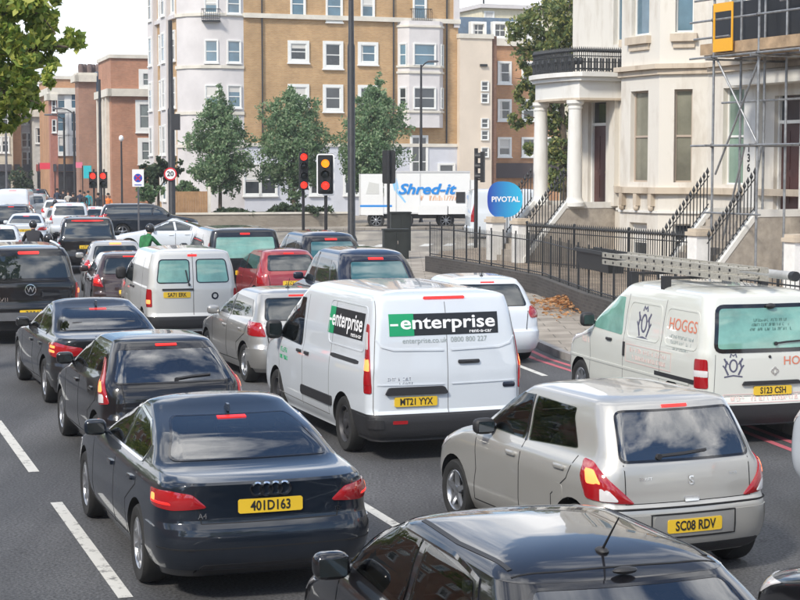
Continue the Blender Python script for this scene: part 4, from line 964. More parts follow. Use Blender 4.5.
_W = {}
def wheel(parent, x, y, r, style, wd=.20):
    """tyre object with the rim as its child"""
    k = (style, round(r, 3), wd)
    if k not in _W:
        t = MB(); h = wd / 2
        t.lathe([(r * .66, -h * .85), (r * .72, -h), (r * .93, -h), (r * .985, -h * .78), (r, -h * .5), (r, h * .5), (r * .985, h * .78), (r * .93, h), (r * .72, h), (r * .66, h * .85)], n=32, axis='x')
        m = MB(); q = r * .68; nsp = {'five': 5, 'seven': 7, 'ten': 10, 'steel': 0, 'cap': 8}[style]
        m.lathe([(q, -h * .8), (q, h * .82), (q * .95, h * .9), (q * .9, h * .80), (q * .86, h * .2), (q * .86, -h * .3)], n=32, axis='x')
        m.lathe([(q * .86, h * .05), (q * .3, h * .0), (0, h * .0)], n=32, axis='x', mi=1)
        m.lathe([(q * .26, h * .1), (q * .26, h * .78), (q * .2, h * .86), (0, h * .88)], n=16, axis='x')
        if nsp:
            for i in range(nsp):
                M = Matrix.Rotation(2 * math.pi * i / nsp, 4, 'X'); a = q * (.13 if nsp < 8 else .08)
                vs = [(h * .5, -a * 1.2, q * .2), (h * .5, a * 1.2, q * .2), (h * .62, a * .9, q * .9), (h * .62, -a * .9, q * .9), (h * .80, -a, q * .2), (h * .80, a, q * .2), (h * .84, a * .65, q * .9), (h * .84, -a * .65, q * .9)]
                m.add([tuple(M @ Vector(v)) for v in vs], [(0, 3, 2, 1), (4, 5, 6, 7), (0, 1, 5, 4), (1, 2, 6, 5), (2, 3, 7, 6), (3, 0, 4, 7)])
        else:
            m.lathe([(q * .86, h * .35), (q * .6, h * .62), (q * .26, h * .55)], n=32, axis='x')
            for i in range(8):
                a = 2 * math.pi * i / 8; m.ball((h * .52, q * .66 * math.cos(a), q * .66 * math.sin(a)), (.012, .035, .035), 8, 5, mi=1)
        rim_m = STEEL if style == 'steel' else ALLOY
        _W[k] = (t.mesh('wheel', RUBBER, 40), m.mesh('rim', [rim_m, ARCH], 40))
    tm, rm = _W[k]
    o = ob('wheel', tm, parent); o.location = (x, y, r); o.rotation_euler = (0, 0, 0 if x > 0 else math.pi)
    ob('rim', rm, o)
    return o

def plate(parent, f, u, v, txt, wd=.52, ht=.111, off=.008, inkname='characters', mat=None):
    mb = MB(); patch(mb, rnd([(u - wd / 2, v - ht / 2), (u + wd / 2, v - ht / 2), (u + wd / 2, v + ht / 2), (u - wd / 2, v + ht / 2)], .012, 2), f, off=off, skirt=off + .004, nu=5, nv=3)
    p = mb.build('number_plate', mat or PLATE, parent, smooth=30)
    if txt:
        t = MB()
        if txt == '?': scribble(t, f, u, v, wd * .86, ht * .66, off=off + .003, n=7, seed=int(abs(u * 97) + v * 1000) + len(bpy.data.meshes))
        else: lettering(t, txt, ht * .98, f, u, v - .002, off=off + .003, bold=.022, sx=.80 * wd / .52)
        t.build(inkname, INK, p, smooth=0, recalc=False)
    return p

def mirror_pod(parent, sg, x, y, z, mat, sz=(.10, .075, .075), glass=True):
    m = MB(); m.ball((sg * (x + sz[0] * .9), y, z), sz, 14, 9, p=.62); m.tube([(sg * (x - .05), y + .03, z - .05), (sg * (x + .05), y + .02, z - .03)], .025, 6)
    o = m.build('wing_mirror', mat, parent, smooth=60)
    if glass:
        g = MB(); g.box(sg * (x + sz[0] * .2), sg * (x + sz[0] * 1.65), y - sz[1] - .004, y - sz[1] + .004, z - sz[2] * .62, z + sz[2] * .62)
        g.build('mirror_glass', GLASS, o, smooth=0)
    return o

def car(S, name, label, cat, group, loc, rz, mats, det=0, decorate=None):
    """one vehicle: body, windows, lights, bumper, plate, mirrors, handles, wheels"""
    t = thing(name, label, cat, loc, rz, group); B = Body(S); R_ = S['R']; ya, yb = S['axles']; W = S['W'] / 2
    bodymat = mats['body']; t['len'] = S['L']; del t['len']
    ar = [(ya, R_, R_ + .055), (yb, R_, R_ + .055)] if det < 2 else None
    B.make(t, [bodymat, ARCH, mats.get('low', bodymat), CABINM], ar, split=S.get('split'))
    if S.get('cabin'): interior(t, S, B)
    rf, sf = B.rear(), {sg: B.side(sg) for sg in (-1, 1)}
    gl = mats.get('glass', GLASS_C if S.get('cabin') else GLASS)
    # windows
    if S.get('rwin'):
        for poly in (S['rwin'] if isinstance(S['rwin'][0], list) else [S['rwin']]):
            m = MB(); patch(m, rnd(poly, S.get('rwr', .06)), rf, off=.004, nu=16, nv=8)
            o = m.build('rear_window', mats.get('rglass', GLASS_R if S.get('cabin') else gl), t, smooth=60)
            if det < 2:
                m = MB(); ribbon(m, rnd(poly, S.get('rwr', .06)), S.get('rub', .022), rf, off=.006, closed=True); m.build('window_seal', GLOSSB, o, smooth=30)
    if S.get('fwin'):
        m = MB(); patch(m, rnd(S['fwin'], .06), B.front(), off=.004, nu=14, nv=7); m.build('windscreen', gl, t, smooth=60)
    for sg in (-1, 1):
        if det < 2 and S.get('swin'):
            for i, poly in enumerate(S['swin']):
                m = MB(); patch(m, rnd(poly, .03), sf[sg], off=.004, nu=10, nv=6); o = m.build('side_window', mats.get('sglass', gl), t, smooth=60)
        elif S.get('swin'):
            m = MB(); ps = [p for q in S['swin'] for p in q]
            patch(m, S['swin_far'] if 'swin_far' in S else hull(ps), sf[sg], off=.004, nu=8, nv=4); m.build('side_window', gl, t, smooth=60)
        if det < 2 and S.get('wtrim'):
            m = MB(); ribbon(m, S['wtrim'], .024, sf[sg], off=.007); m.build('window_trim', mats.get('trim', GLOSSB), t, smooth=30)
        # tail lamps
        for poly, mt in S['lamps']:
            q = [(sg * a, b) for a, b in poly]
            m = MB(); patch(m, rnd(q, .03, 3), B.wrap(), off=.010, skirt=.02, nu=12, nv=7, bulge=.012); o = m.build('taillight', LENS, t, smooth=50)
            for (sub, nm, mat) in mt:
                m = MB(); patch(m, rnd([(sg * a, b) for a, b in sub], .02, 2), B.wrap(), off=.021, skirt=.006, nu=6, nv=4, bulge=.004); m.build(nm, mat, o, smooth=50)
        if det < 2:
            for poly in S.get('hlamp', []):
                m = MB(); patch(m, rnd([(sg * a, b) for a, b in poly], .04, 3), B.wrapf(), off=.006, nu=8, nv=5); m.build('headlight', LENSW, t, smooth=50)
            mirror_pod(t, sg, S['mir'][0], S['mir'][1], S['mir'][2], mats.get('mirror', bodymat), S.get('mirs', (.105, .06, .075)), det < 1)
            m = MB()
            for pth in S.get('seams', []): ribbon(m, pth, .011 if det == 0 else .014, sf[sg], off=.0015)
            if m.v: m.build('door_seam', mats.get('seam', SEAM), t, smooth=0)
            for (y, z) in S.get('handles', []):
                m = MB(); patch(m, rnd([(y - .09, z - .018), (y + .09, z - .018), (y + .09, z + .018), (y - .09, z + .018)], .016, 3), sf[sg], off=.022, skirt=.03, nu=8, nv=4, bulge=.006); m.build('door_handle', mats.get('handle', bodymat), t, smooth=50)
        for y in (ya, yb):
            if det < 2: wheel(t, sg * (W - .105 - .02), y, R_, S.get('rim', 'five'), S.get('tyre', .2))
        if det >= 2:
            for y in (ya, yb): wheel(t, sg * (W - .10), y, R_, 'cap')
    if S.get('hbl'):
        x0, x1, z0, z1 = S['hbl']; m = MB(); patch(m, rnd([(x0, z0), (x1, z0), (x1, z1), (x0, z1)], .012, 2), rf, off=S.get('hbo', .010), skirt=.02, nu=8, nv=3); m.build('high_brake_light', mats.get('hbl', LITR), t, smooth=40)
    if det < 2:
        for (x0, x1, z0, z1) in [S['bump']] if S.get('bump') else []:
            m = MB(); patch(m, rnd([(x0, z0), (x1, z0), (x1, z1), (x0, z1)], .04, 3), B.wrap(), off=.012, skirt=.02, nu=26, nv=7); m.build('rear_bumper', mats.get('bump', bodymat), t, smooth=45)
        for pth in [S['gate']] if S.get('gate') else []:
            m = MB(); ribbon(m, pth, .008 if det == 0 else .014, rf, off=.0015); m.build('tailgate_seam', mats.get('seam', SEAM), t, smooth=0)
    if S.get('plate'): plate(t, rf if S.get('pl_on', 1) else rf, *S['plate'][:2], S['plate'][2] if det < 2 else None, off=S.get('ploff', .012))
    if decorate: decorate(t, B, rf, sf)
    return t
def interior(t, S, B):
    yB = S['swin'][1][0][0] if len(S['swin']) > 1 else S['swin'][0][-1][0]; ws = S['W'] * .215; bz = .42 + max(0, S['H'] - 1.5) * .9
    for sg in (-1, 1):
        m = MB(); m.ball((sg * ws, yB + .25, bz), (.25, .28, .09), 12, 7, p=.6); M = Matrix.Translation((sg * ws, yB - .02, bz + .32)) @ Matrix.Rotation(R(14), 4, 'X'); q = MB(); q.ball((0, 0, 0), (.24, .075, .36), 12, 8, p=.6); m.add([tuple(M @ Vector(v)) for v in q.v], q.f)
        o = m.build('front_seat', SEATM, t, smooth=60); m = MB(); m.ball((sg * ws, yB - .13, bz + .74), (.13, .05, .085), 10, 7, p=.7); m.tube([(sg * ws, yB - .12, bz + .55), (sg * ws, yB - .13, bz + .72)], .03, 6); m.build('headrest', SEATM, o, smooth=60)
    if S['cabin'][0] < -.5:
        m = MB(); yr_ = yB - .98; m.ball((0, yr_ + .30, bz + .02), (S['W'] * .38, .26, .10), 14, 7, p=.5); m.ball((0, yr_ + .02, bz + .30), (S['W'] * .37, .09, .32), 14, 8, p=.5); o = m.build('rear_seat', SEATM, t, smooth=60)
        for x in (-.38, .38): m = MB(); m.ball((x, yr_ - .03, bz + .66), (.13, .05, .08), 10, 7, p=.7); m.build('headrest', SEATM, o, smooth=60)
    m = MB(); yd = S['cabin'][1] - .16; m.ball((0, yd, S['mir'][2] - .12), (S['W'] * .40, .24, .12), 14, 7, p=.6); m.build('dashboard', CABINM, t, smooth=60)
    m = MB(); c = Vector((ws, yd - .28, S['mir'][2] - .06)); ring = [c + Vector((.185 * math.cos(a), .09 * math.sin(a), .165 * math.sin(a))) for a in np.linspace(0, 2 * math.pi, 21)]; m.tube(ring, .016, 7, cap=False); m.tube([c + Vector((-.17, 0, 0)), c + Vector((.17, 0, 0))], .02, 6); m.tube([c, c + Vector((0, .25, -.1))], .03, 6); m.build('steering_wheel', TRIM, t, smooth=60)
    m = MB(); P = B.front()(0, S['fwin'][2][1] - .03) if S.get('fwin') else Vector((0, .3, S['H'] - .1)); m.ball((0, P.y - .12, P.z - .04), (.12, .02, .035), 10, 6, p=.7); m.build('rear_view_mirror', TRIM, t, smooth=60)
def hull(pts):
    pts = sorted(set(pts)); 
    def half(ps):
        h = []
        for p in ps:
            while len(h) > 1 and (h[-1][0] - h[-2][0]) * (p[1] - h[-2][1]) - (h[-1][1] - h[-2][1]) * (p[0] - h[-2][0]) <= 0: h.pop()
            h.append(p)
        return h
    return half(pts)[:-1] + half(pts[::-1])[:-1]
def place(local, px, py, yaw):
    """origin of a vehicle whose local point is seen at a place of the photo"""
    p = G(px, py, local[2]); c, s = math.cos(yaw), math.sin(yaw)
    return (p.x - (local[0] * c - local[1] * s), p.y - (local[0] * s + local[1] * c), 0)
# ------------------------------------------------------------------ vehicle shapes
def hatch(L=3.9, W=1.70, H=1.47, belt=.95, rake=.46, hood=.86, wb=2.48, oh=.80, R_=.305, **k):
    b, f, h = -L / 2, L / 2, W / 2
    S = dict(L=L, W=W, H=H, R=R_, axles=(f - oh, f - oh - wb),
        rear=[(.19, b + .16), (.30, b + .04), (.45, b + .005), (.56, b + .01), (.62, b + .06), (.72, b + .075), (belt - .02, b + .12), (belt + .05, b + .17), (H - .18, b + rake), (H - .075, b + rake + .12)],
        front=[(.19, f - .16), (.30, f - .03), (.48, f), (.62, f - .04), (.74, f - .16), (hood, f - .52), (hood + .09, f - .92), (hood + .14, f - 1.08), (H - .2, f - 1.68), (H - .075, f - 1.98)],
        wid=[(.19, h * .90), (.30, h * .965), (.50, h), (.70, h * .995), (belt - .06, h * .965), (belt, h * .935), (belt + .04, h * .90), (H - .2, h * .77), (H - .075, h * .685)],
        rr=.26, rf=.45, br=.07, bf=.16, tr=.05, tf=.07, arc=.36)
    y0, y1 = b + .62, f - 1.25; t = H - .13
    S['swin'] = [[(f - 1.50, belt + .05), (f - 1.93, t - .02), (f - 2.02 - .12, t), (f - 2.10 - .10, belt + .045)], [(f - 2.27, belt + .045), (f - 2.22, t), (b + rake + .36, t - .03), (b + .52, belt + .10)]]
    S['wtrim'] = [(f - 2.235, belt + .04), (f - 2.18, t + .005)]
    S['rwin'] = [(-h * .70, belt + .06), (h * .70, belt + .06), (h * .60, H - .13), (-h * .60, H - .13)]
    S['fwin'] = [(-h * .80, hood + .17), (h * .80, hood + .17), (h * .62, H - .10), (-h * .62, H - .10)]
    S['mir'] = (h * .92, f - 1.50, belt + .07)
    S['seams'] = [[(f - 1.20, .30), (f - 1.28, .60), (f - 1.24, belt + .02)], [(f - 2.235, .30), (f - 2.235, belt + .04)], [(f - oh - wb + .38, .32), (f - oh - wb + .42, .60), (b + .66, .78), (b + .56, belt + .06)], [(f - 1.20, .30), (f - oh - wb + .38, .32)]]
    S['handles'] = [(f - 2.08, belt - .13), (b + .90, belt - .12)]
    S['hbl'] = (-.13, .13, H - .10, H - .082)
    S['bump'] = (-h - .35, h + .35, .27, .57)
    S['gate'] = [(-h * .72, belt + .02), (-h * .66, .60), (h * .66, .60), (h * .72, belt + .02)]
    S['lamps'] = [([(h * .70, .72), (h * 1.10, .76), (h * 1.12, belt + .03), (h * .84, belt + .05)], [([(h * .80, .80), (h * 1.0, .82), (h * 1.0, .90), (h * .86, .90)], 'brake_lamp', LITR)])]
    S['hlamp'] = [[(.35, .62), (.95, .66), (1.05, .80), (.55, .74)]]
    S['plate'] = (0, .70, '?')
    S.update(k); return S
def saloon(L=4.70, W=1.83, H=1.43, belt=.95, deck=1.0, wb=2.81, oh=.87, R_=.325, bl=.56, **k):
    b, f, h = -L / 2, L / 2, W / 2
    S = dict(L=L, W=W, H=H, R=R_, axles=(f - oh, f - oh - wb),
        rear=[(.20, b + .20), (.30, b + .06), (.40, b + .015), (.54, b), (.60, b + .02), (.65, b + .075), (.80, b + .08), (deck - .065, b + .07), (deck - .045, b + .085), (deck - .02, b + .22), (deck, b + bl), (deck + .03, b + bl + .10), (deck + .20, b + bl + .52), (H - .105, b + bl + .93), (H - .07, b + bl + 1.07)],
        front=[(.20, f - .18), (.32, f - .03), (.50, f), (.64, f - .05), (.74, f - .18), (.86, f - .65), (.94, f - 1.15), (.99, f - 1.38), (H - .25, f - 1.86), (H - .07, f - 2.30)],
        wid=[(.20, h * .91), (.32, h * .97), (.52, h), (.72, h * .99), (belt - .07, h * .965), (belt - .01, h * .93), (belt + .035, h * .885), (H - .2, h * .745), (H - .07, h * .655)],
        rr=.30, rf=.45, br=.07, bf=.16, tr=.07, tf=.07, arc=.36)
    t = H - .125
    S['swin'] = [[(f - 1.78, belt + .04), (f - 2.24, t - .02), (f - 2.52, t), (f - 2.60, belt + .04)], [(f - 2.68, belt + .04), (f - 2.60, t), (b + bl + 1.02, t - .05), (b + bl + .62, belt + .16), (b + bl + .66, belt + .05)]]
    S['wtrim'] = [(f - 1.74, belt + .03), (f - 2.22, t + .0), (f - 2.6, t + .02), (b + bl + 1.0, t - .03), (b + bl + .58, belt + .16), (b + bl + .62, belt + .03), (f - 1.74, belt + .025)]
    S['rwin'] = [(-h * .73, deck + .035), (h * .73, deck + .035), (h * .565, H - .115), (-h * .565, H - .115)]
    S['fwin'] = [(-h * .80, 1.03), (h * .80, 1.03), (h * .60, H - .10), (-h * .60, H - .10)]
    S['mir'] = (h * .91, f - 1.80, belt + .07)
    S['seams'] = [[(f - 1.42, .30), (f - 1.50, .60), (f - 1.46, belt + .0)], [(f - 2.64, .30), (f - 2.64, belt + .03)], [(f - oh - wb + .42, .33), (f - oh - wb + .46, .62), (b + bl + .56, .80), (b + bl + .56, belt + .02)], [(f - 1.42, .30), (f - oh - wb + .42, .33)]]
    S['handles'] = [(f - 2.48, belt - .14), (b + 1.32, belt - .12)]
    S['hbl'] = (-.13, .13, H - .136, H - .124)
    S['bump'] = (-h - .45, h + .45, .29, .60)
    S['gate'] = [(-h * .66, deck - .05), (-h * .60, .64), (h * .60, .64), (h * .66, deck - .05)]
    S['lamps'] = [([(h * .55, .74), (h * 1.16, .76), (h * 1.26, .88), (h * .60, .88)], [([(h * .90, .775), (h * 1.10, .785), (h * 1.10, .85), (h * .90, .845)], 'brake_lamp', LITR)])]
    S['hlamp'] = [[(.40, .58), (1.0, .62), (1.1, .74), (.55, .71)]]
    S['plate'] = (0, .76, '?')
    S.update(k); return S
def van(L=4.97, W=1.986, H=1.97, belt=1.08, wb=2.93, oh=1.02, R_=.335, nose=1.05, **k):
    b, f, h = -L / 2, L / 2, W / 2; e = H - .09
    S = dict(L=L, W=W, H=H, R=R_, axles=(f - oh, f - oh - wb),
        rear=[(.26, b + .06), (.36, b + .01), (.50, b), (.56, b + .03), (.60, b + .055), (1.0, b + .06), (belt + .1, b + .075), (e - .25, b + .13), (e, b + .20)],
        front=[(.24, f - .14), (.40, f - .02), (.60, f), (.85, f - .05), (.98, f - .18), (nose + .05, f - .55), (nose + .17, f - .90), (nose + .3, f - 1.08), (e - .2, f - 1.62), (e, f - 1.95)],
        wid=[(.26, h * .93), (.40, h * .985), (.55, h), (.85, h * 1.0), (belt, h * .985), (belt + .06, h * .97), (1.45, h * .93), (e - .1, h * .875), (e, h * .845)],
        rr=.16, rf=.45, br=.035, bf=.16, tr=.03, tf=.07, arc=.22, sq=.6)
    S['swin'] = [[(f - 1.20, belt + .06), (f - 1.24, belt + .22), (f - 1.72, e - .16), (f - 2.20, e - .15), (f - 2.24, belt + .03)]]
    S['fwin'] = [(-h * .84, nose + .25), (h * .84, nose + .25), (h * .74, e - .05), (-h * .74, e - .05)]
    S['mir'] = (h * .97, f - 1.25, belt + .16); S['mirs'] = (.11, .07, .13)
    S['seams'] = [[(f - 1.15, .42), (f - 1.20, .8), (f - 1.15, belt + .02)], [(f - 2.30, .36), (f - 2.32, e - .1)], [(f - 3.42, .38), (f - 3.44, e - .1)], [(f - 1.15, .40), (f - 3.42, .38)]]
    S['handles'] = [(f - 2.16, belt - .04), (f - 2.50, belt - .04)]
    S['bump'] = (-h - .40, h + .40, .30, .53)
    S['gate'] = [(0, .56), (0, e - .04)]
    S['lamps'] = [([(h * .93, .92), (h * 1.08, .92), (h * 1.10, e - .30), (h * 1.0, e - .26)], [([(h * .97, 1.16), (h * 1.06, 1.16), (h * 1.06, 1.36), (h * .99, 1.36)], 'brake_lamp', LITO), ([(h * .96, 1.0), (h * 1.07, 1.0), (h * 1.07, 1.13), (h * .96, 1.13)], 'reversing_lamp', LENSW)])]
    S['hlamp'] = [[(.5, .80), (1.05, .86), (1.2, 1.10), (.75, .98)]]
    S['hbl'] = (-.22, .22, e - .03, e)
    S['plate'] = (-.38, .72, 'MT21 YYX'); S['rim'] = 'steel'
    S.update(k); return S
def suv(L=4.6, W=1.88, H=1.75, belt=1.10, **k):
    S = hatch(L=L, W=W, H=H, belt=belt, rake=.36, hood=1.0, wb=2.7, oh=.92, R_=.36, rr=.24, arc=.3); h = W / 2
    S['rear'] = [(.28, -L / 2 + .14), (.40, -L / 2 + .03), (.55, -L / 2), (.66, -L / 2 + .02), (.72, -L / 2 + .07), (belt - .02, -L / 2 + .09), (belt + .05, -L / 2 + .12), (H - .2, -L / 2 + .26), (H - .08, -L / 2 + .33)]
    S['front'] = [(.28, L / 2 - .16), (.40, L / 2 - .03), (.60, L / 2), (.80, L / 2 - .04), (.92, L / 2 - .16), (1.02, L / 2 - .6), (1.10, L / 2 - 1.05), (1.15, L / 2 - 1.25), (H - .2, L / 2 - 1.75), (H - .08, L / 2 - 2.05)]
    S['wid'] = [(.28, h * .92), (.40, h * .97), (.6, h), (.85, h), (belt - .06, h * .98), (belt, h * .955), (belt + .04, h * .93), (H - .2, h * .83), (H - .08, h * .76)]
    S['rwin'] = [(-h * .76, belt + .08), (h * .76, belt + .08), (h * .68, H - .15), (-h * .68, H - .15)]
    S['lamps'] = [([(h * .80, .82), (h * 1.10, .82), (h * 1.10, 1.18), (h * .88, 1.20)], [([(h * .88, .95), (h * 1.03, .95), (h * 1.03, 1.05), (h * .88, 1.05)], 'brake_lamp', LITR)])]
    S['plate'] = (0, .86, '?'); S['gate'] = [(-h * .8, 1.12), (-h * .78, .70), (h * .78, .70), (h * .8, 1.12)]
    S.update(k); return S
def taxi(**k):
    """black cab: upright rounded body, tall glasshouse"""
    L, W, H, belt = 4.58, 1.78, 1.83, 1.08; b, f, h = -L / 2, L / 2, W / 2
    S = hatch(L=L, W=W, H=H, belt=belt, wb=2.89, oh=.78, R_=.33, arc=.40, rr=.34)
    S['rear'] = [(.26, b + .18), (.36, b + .06), (.50, b), (.62, b + .03), (.80, b + .05), (1.0, b + .10), (belt + .06, b + .17), (1.35, b + .38), (1.60, b + .60), (1.68, b + .70)]
    S['front'] = [(.26, f - .16), (.38, f - .03), (.60, f), (.80, f - .05), (.95, f - .22), (1.05, f - .75), (1.10, f - 1.05), (1.16, f - 1.18), (1.45, f - 1.44), (1.68, f - 1.70)]
    S['wid'] = [(.26, h * .91), (.38, h * .97), (.6, h), (.85, h), (belt - .05, h * .98), (belt, h * .955), (belt + .04, h * .93), (1.45, h * .84), (1.60, h * .78), (1.68, h * .73)]
    S['rwin'] = [(-h * .66, belt + .14), (h * .66, belt + .14), (h * .58, 1.60), (-h * .58, 1.60)]
    S['swin'] = [[(f - 1.48, belt + .05), (f - 1.66, 1.58), (f - 2.28, 1.62), (f - 2.32, belt + .05)], [(f - 2.42, belt + .05), (f - 2.38, 1.62), (f - 3.28, 1.60), (f - 3.42, belt + .05)], [(f - 3.52, belt + .05), (f - 3.38, 1.58), (b + .92, 1.50), (b + .60, belt + .12)]]
    S['lamps'] = [([(h * .86, .66), (h * 1.10, .66), (h * 1.10, .98), (h * .90, .98)], [([(h * .92, .78), (h * 1.04, .78), (h * 1.04, .88), (h * .92, .88)], 'brake_lamp', LITR)])]
    S['hbl'] = (-.16, .16, 1.63, 1.665); S['mir'] = (h * .95, f - 1.5, belt + .12); S['gate'] = [(-h * .7, 1.1), (-h * .68, .62), (h * .68, .62), (h * .7, 1.1)]
    S['fwin'] = [(-h * .8, 1.2), (h * .8, 1.2), (h * .66, 1.64), (-h * .66, 1.64)]
    S['plate'] = (0, .78, '?'); S['seams'] = [[(f - 1.25, .4), (f - 1.25, belt)], [(f - 2.37, .4), (f - 2.37, belt)], [(f - 3.44, .4), (f - 3.46, belt)]]
    S['handles'] = [(f - 2.2, belt - .12), (f - 2.55, belt - .12)]
    S.update(k); return S

P_NAVY = paint('navy_black_paint', (.006, .011, .020), metal=.1, rough=.3, dirt=.05)
P_BLACK = paint('black_paint', (.006, .006, .008), metal=.0, rough=.3, dirt=.05)
P_GREY = paint('dark_grey_paint', (.018, .020, .024), metal=.4, rough=.32, dirt=.08)
P_SILVER = paint('silver_paint', (.42, .415, .40), metal=.55, rough=.34, dirt=.18)
P_BEIGE = paint('pale_gold_silver_paint', (.46, .45, .42), metal=.45, rough=.36, dirt=.2)
P_WHITE = paint('white_paint', (.61, .65, .69), rough=.4, dirt=.10)
P_CREAM = paint('aged_white_paint', (.62, .63, .58), rough=.42, dirt=.16)
P_RED = paint('dark_red_paint', (.30, .018, .022), metal=.2, rough=.3)
P_DKBLUE = paint('dark_blue_paint', (.010, .014, .03), metal=.2, rough=.3, dirt=.06)

# ---- dark saloon in the middle of the near lane
def badge_rings(t, f, z, n=4, r=.050, off=.012):
    m = MB()
    for i in range(n):
        c = (i - (n - 1) / 2) * r * 1.45
        ribbon(m, [(c + r * math.cos(a), z + r * math.sin(a)) for a in np.linspace(0, 2 * math.pi, 25)[:-1]], .014, f, off=off, closed=True, step=.02)
    return m.build('badge', CHROME, t, smooth=30)
def fin(t, B, y, mat, h=.065):
    P = B.top()(0, y); m = MB()
    m.prism([(-.09, 0), (.09, -0.004), (-.02, h), (-.075, h * .9)], -.011, .011, M=Matrix.Translation(P) @ Matrix(((0, 0, 1, 0), (1, 0, 0, 0), (0, 1, 0, -.008), (0, 0, 0, 1))))
    return m.build('roof_antenna', mat, t, smooth=30)
def rod(t, B, y, ln=.20, lean=.55, x=0.0):
    P = B.top()(x, y); m = MB(); m.ball((P.x, P.y, P.z), (.035, .05, .022), 10, 6); m.tube([(P.x, P.y, P.z), (P.x, P.y - ln * lean, P.z + ln)], [.008, .004], 6)
    return m.build('roof_antenna', TRIM, t, smooth=50)
def wiper(t, f, pts, mat=None):
    m = MB(); ribbon(m, pts, .022, f, off=.02); m.lathe([(0, -.01), (.025, -.01), (.022, .03), (0, .03)], n=10, c=tuple(f(*pts[0]) + Vector((0, -.02, 0))), axis='y')
    return m.build('rear_wiper', mat or TRIM, t, smooth=30)

def dec_audi(t, B, rf, sf):
    badge_rings(t, rf, .895)
    m = MB(); lettering(m, 'A4', .06, rf, -.54, .70, off=.006, bold=.01); lettering(m, 'TDI', .04, rf, .56, .70, off=.006); m.build('model_lettering', CHROME, t, smooth=0, recalc=False)
    fin(t, B, -.78, P_NAVY)
    m = MB(); ribbon(m, [(-.98, .455), (.98, .455)], .012, B.wrap(), off=.013); m.build('bumper_groove', SEAM, t, smooth=0)
    m = MB(); patch(m, rnd([(-.62, .24), (.62, .24), (.55, .33), (-.55, .33)], .03), rf, off=.012, nu=14, nv=4); m.build('lower_diffuser', TRIM, t)
AUDI = saloon(H=1.41, cabin=(-1.55, 1.0, .62), plate=(0, .765, '401D163'), lamps=[([(.50, .765), (.78, .745), (1.10, .765), (1.17, .88), (.80, .895), (.62, .875)], [([(.78, .785), (1.06, .79), (1.08, .81), (.80, .805)], 'brake_lamp', LITR), ([(.96, .80), (1.06, .80), (1.07, .855), (.98, .855)], 'tail_lamp', LITO)])], rim='ten', deck=1.005)
car(AUDI, 'saloon_car', 'dark blue-black four-door saloon with four chrome rings above its yellow plate', 'car', 'vehicles queuing on the road', place((-.886, -1.335, 0), 138, 582, R(19)), R(19), dict(body=P_NAVY, trim=CHROME, bump=P_NAVY), 0, dec_audi)

# ---- black hatchback whose roof fills the bottom of the picture
def dec_black(t, B, rf, sf):
    rod(t, B, -1.06, .21, .95)
    T = B.top(); m = MB(); ribbon(m, [(-.56, -1.22), (-.3, -1.245), (0, -1.25), (.3, -1.245), (.56, -1.22)], .012, T, off=.002); m.build('tailgate_gap', SEAM, t, smooth=0)
    for sg in (-1, 1):
        m = MB(); ribbon(m, [(sg * .54, -1.15), (sg * .575, -.5), (sg * .565, .1)], .026, T, off=.003); m.build('roof_channel', TRIM, t, smooth=0)
    m = MB(); m.ball((0, -1.335, 1.425), (.07, .03, .02), 10, 6); m.build('washer_nozzle', TRIM, t)
    wiper(t, rf, [(0, 1.06), (.1, 1.09), (.42, 1.10)])
BLK = hatch(L=4.30, W=1.76, H=1.495, rake=.52, arc=.42, sq=.8, hbl=None, plate=(0, .72, '?'), mirs=(.115, .075, .085))
BLK['swin'][0] = [(.40, 1.0), (.02, 1.33), (-.10, 1.345), (-.16, 1.0)]
BLK['front'] = [(.19, 1.99), (.30, 2.12), (.48, 2.15), (.62, 2.11), (.74, 1.99), (.86, 1.68), (.98, 1.32), (1.03, 1.18), (1.28, .74), (1.40, .42)]
BLK['swin'] = [[(.92, 1.02), (.52, 1.30), (.30, 1.355), (-.12, 1.37), (-.16, 1.0)], [(-.24, 1.0), (-.20, 1.37), (-.95, 1.33), (-1.25, 1.05)]]; BLK['wtrim'] = [(.98, .995), (.54, 1.33), (.28, 1.385), (-.6, 1.39), (-1.0, 1.345), (-1.32, 1.05)]; BLK['rear'][-2:] = [(1.19, -1.72), (1.365, -1.40)]; BLK['front'][-2:] = [(1.24, .82), (1.365, .52)]
BLK['cabin'] = (-1.6, 1.10, .6); BLK['mir'] = (.81, .80, 1.04)
BPOS = place((0, -1.10, 1.445), 605, 556, R(18))
car(BLK, 'hatchback_car', 'glossy black hatchback cut off by the bottom edge, short rod antenna on its roof', 'car', 'vehicles queuing on the road', BPOS, R(18), dict(body=P_BLACK, mirror=GLOSSB), 0, dec_black)

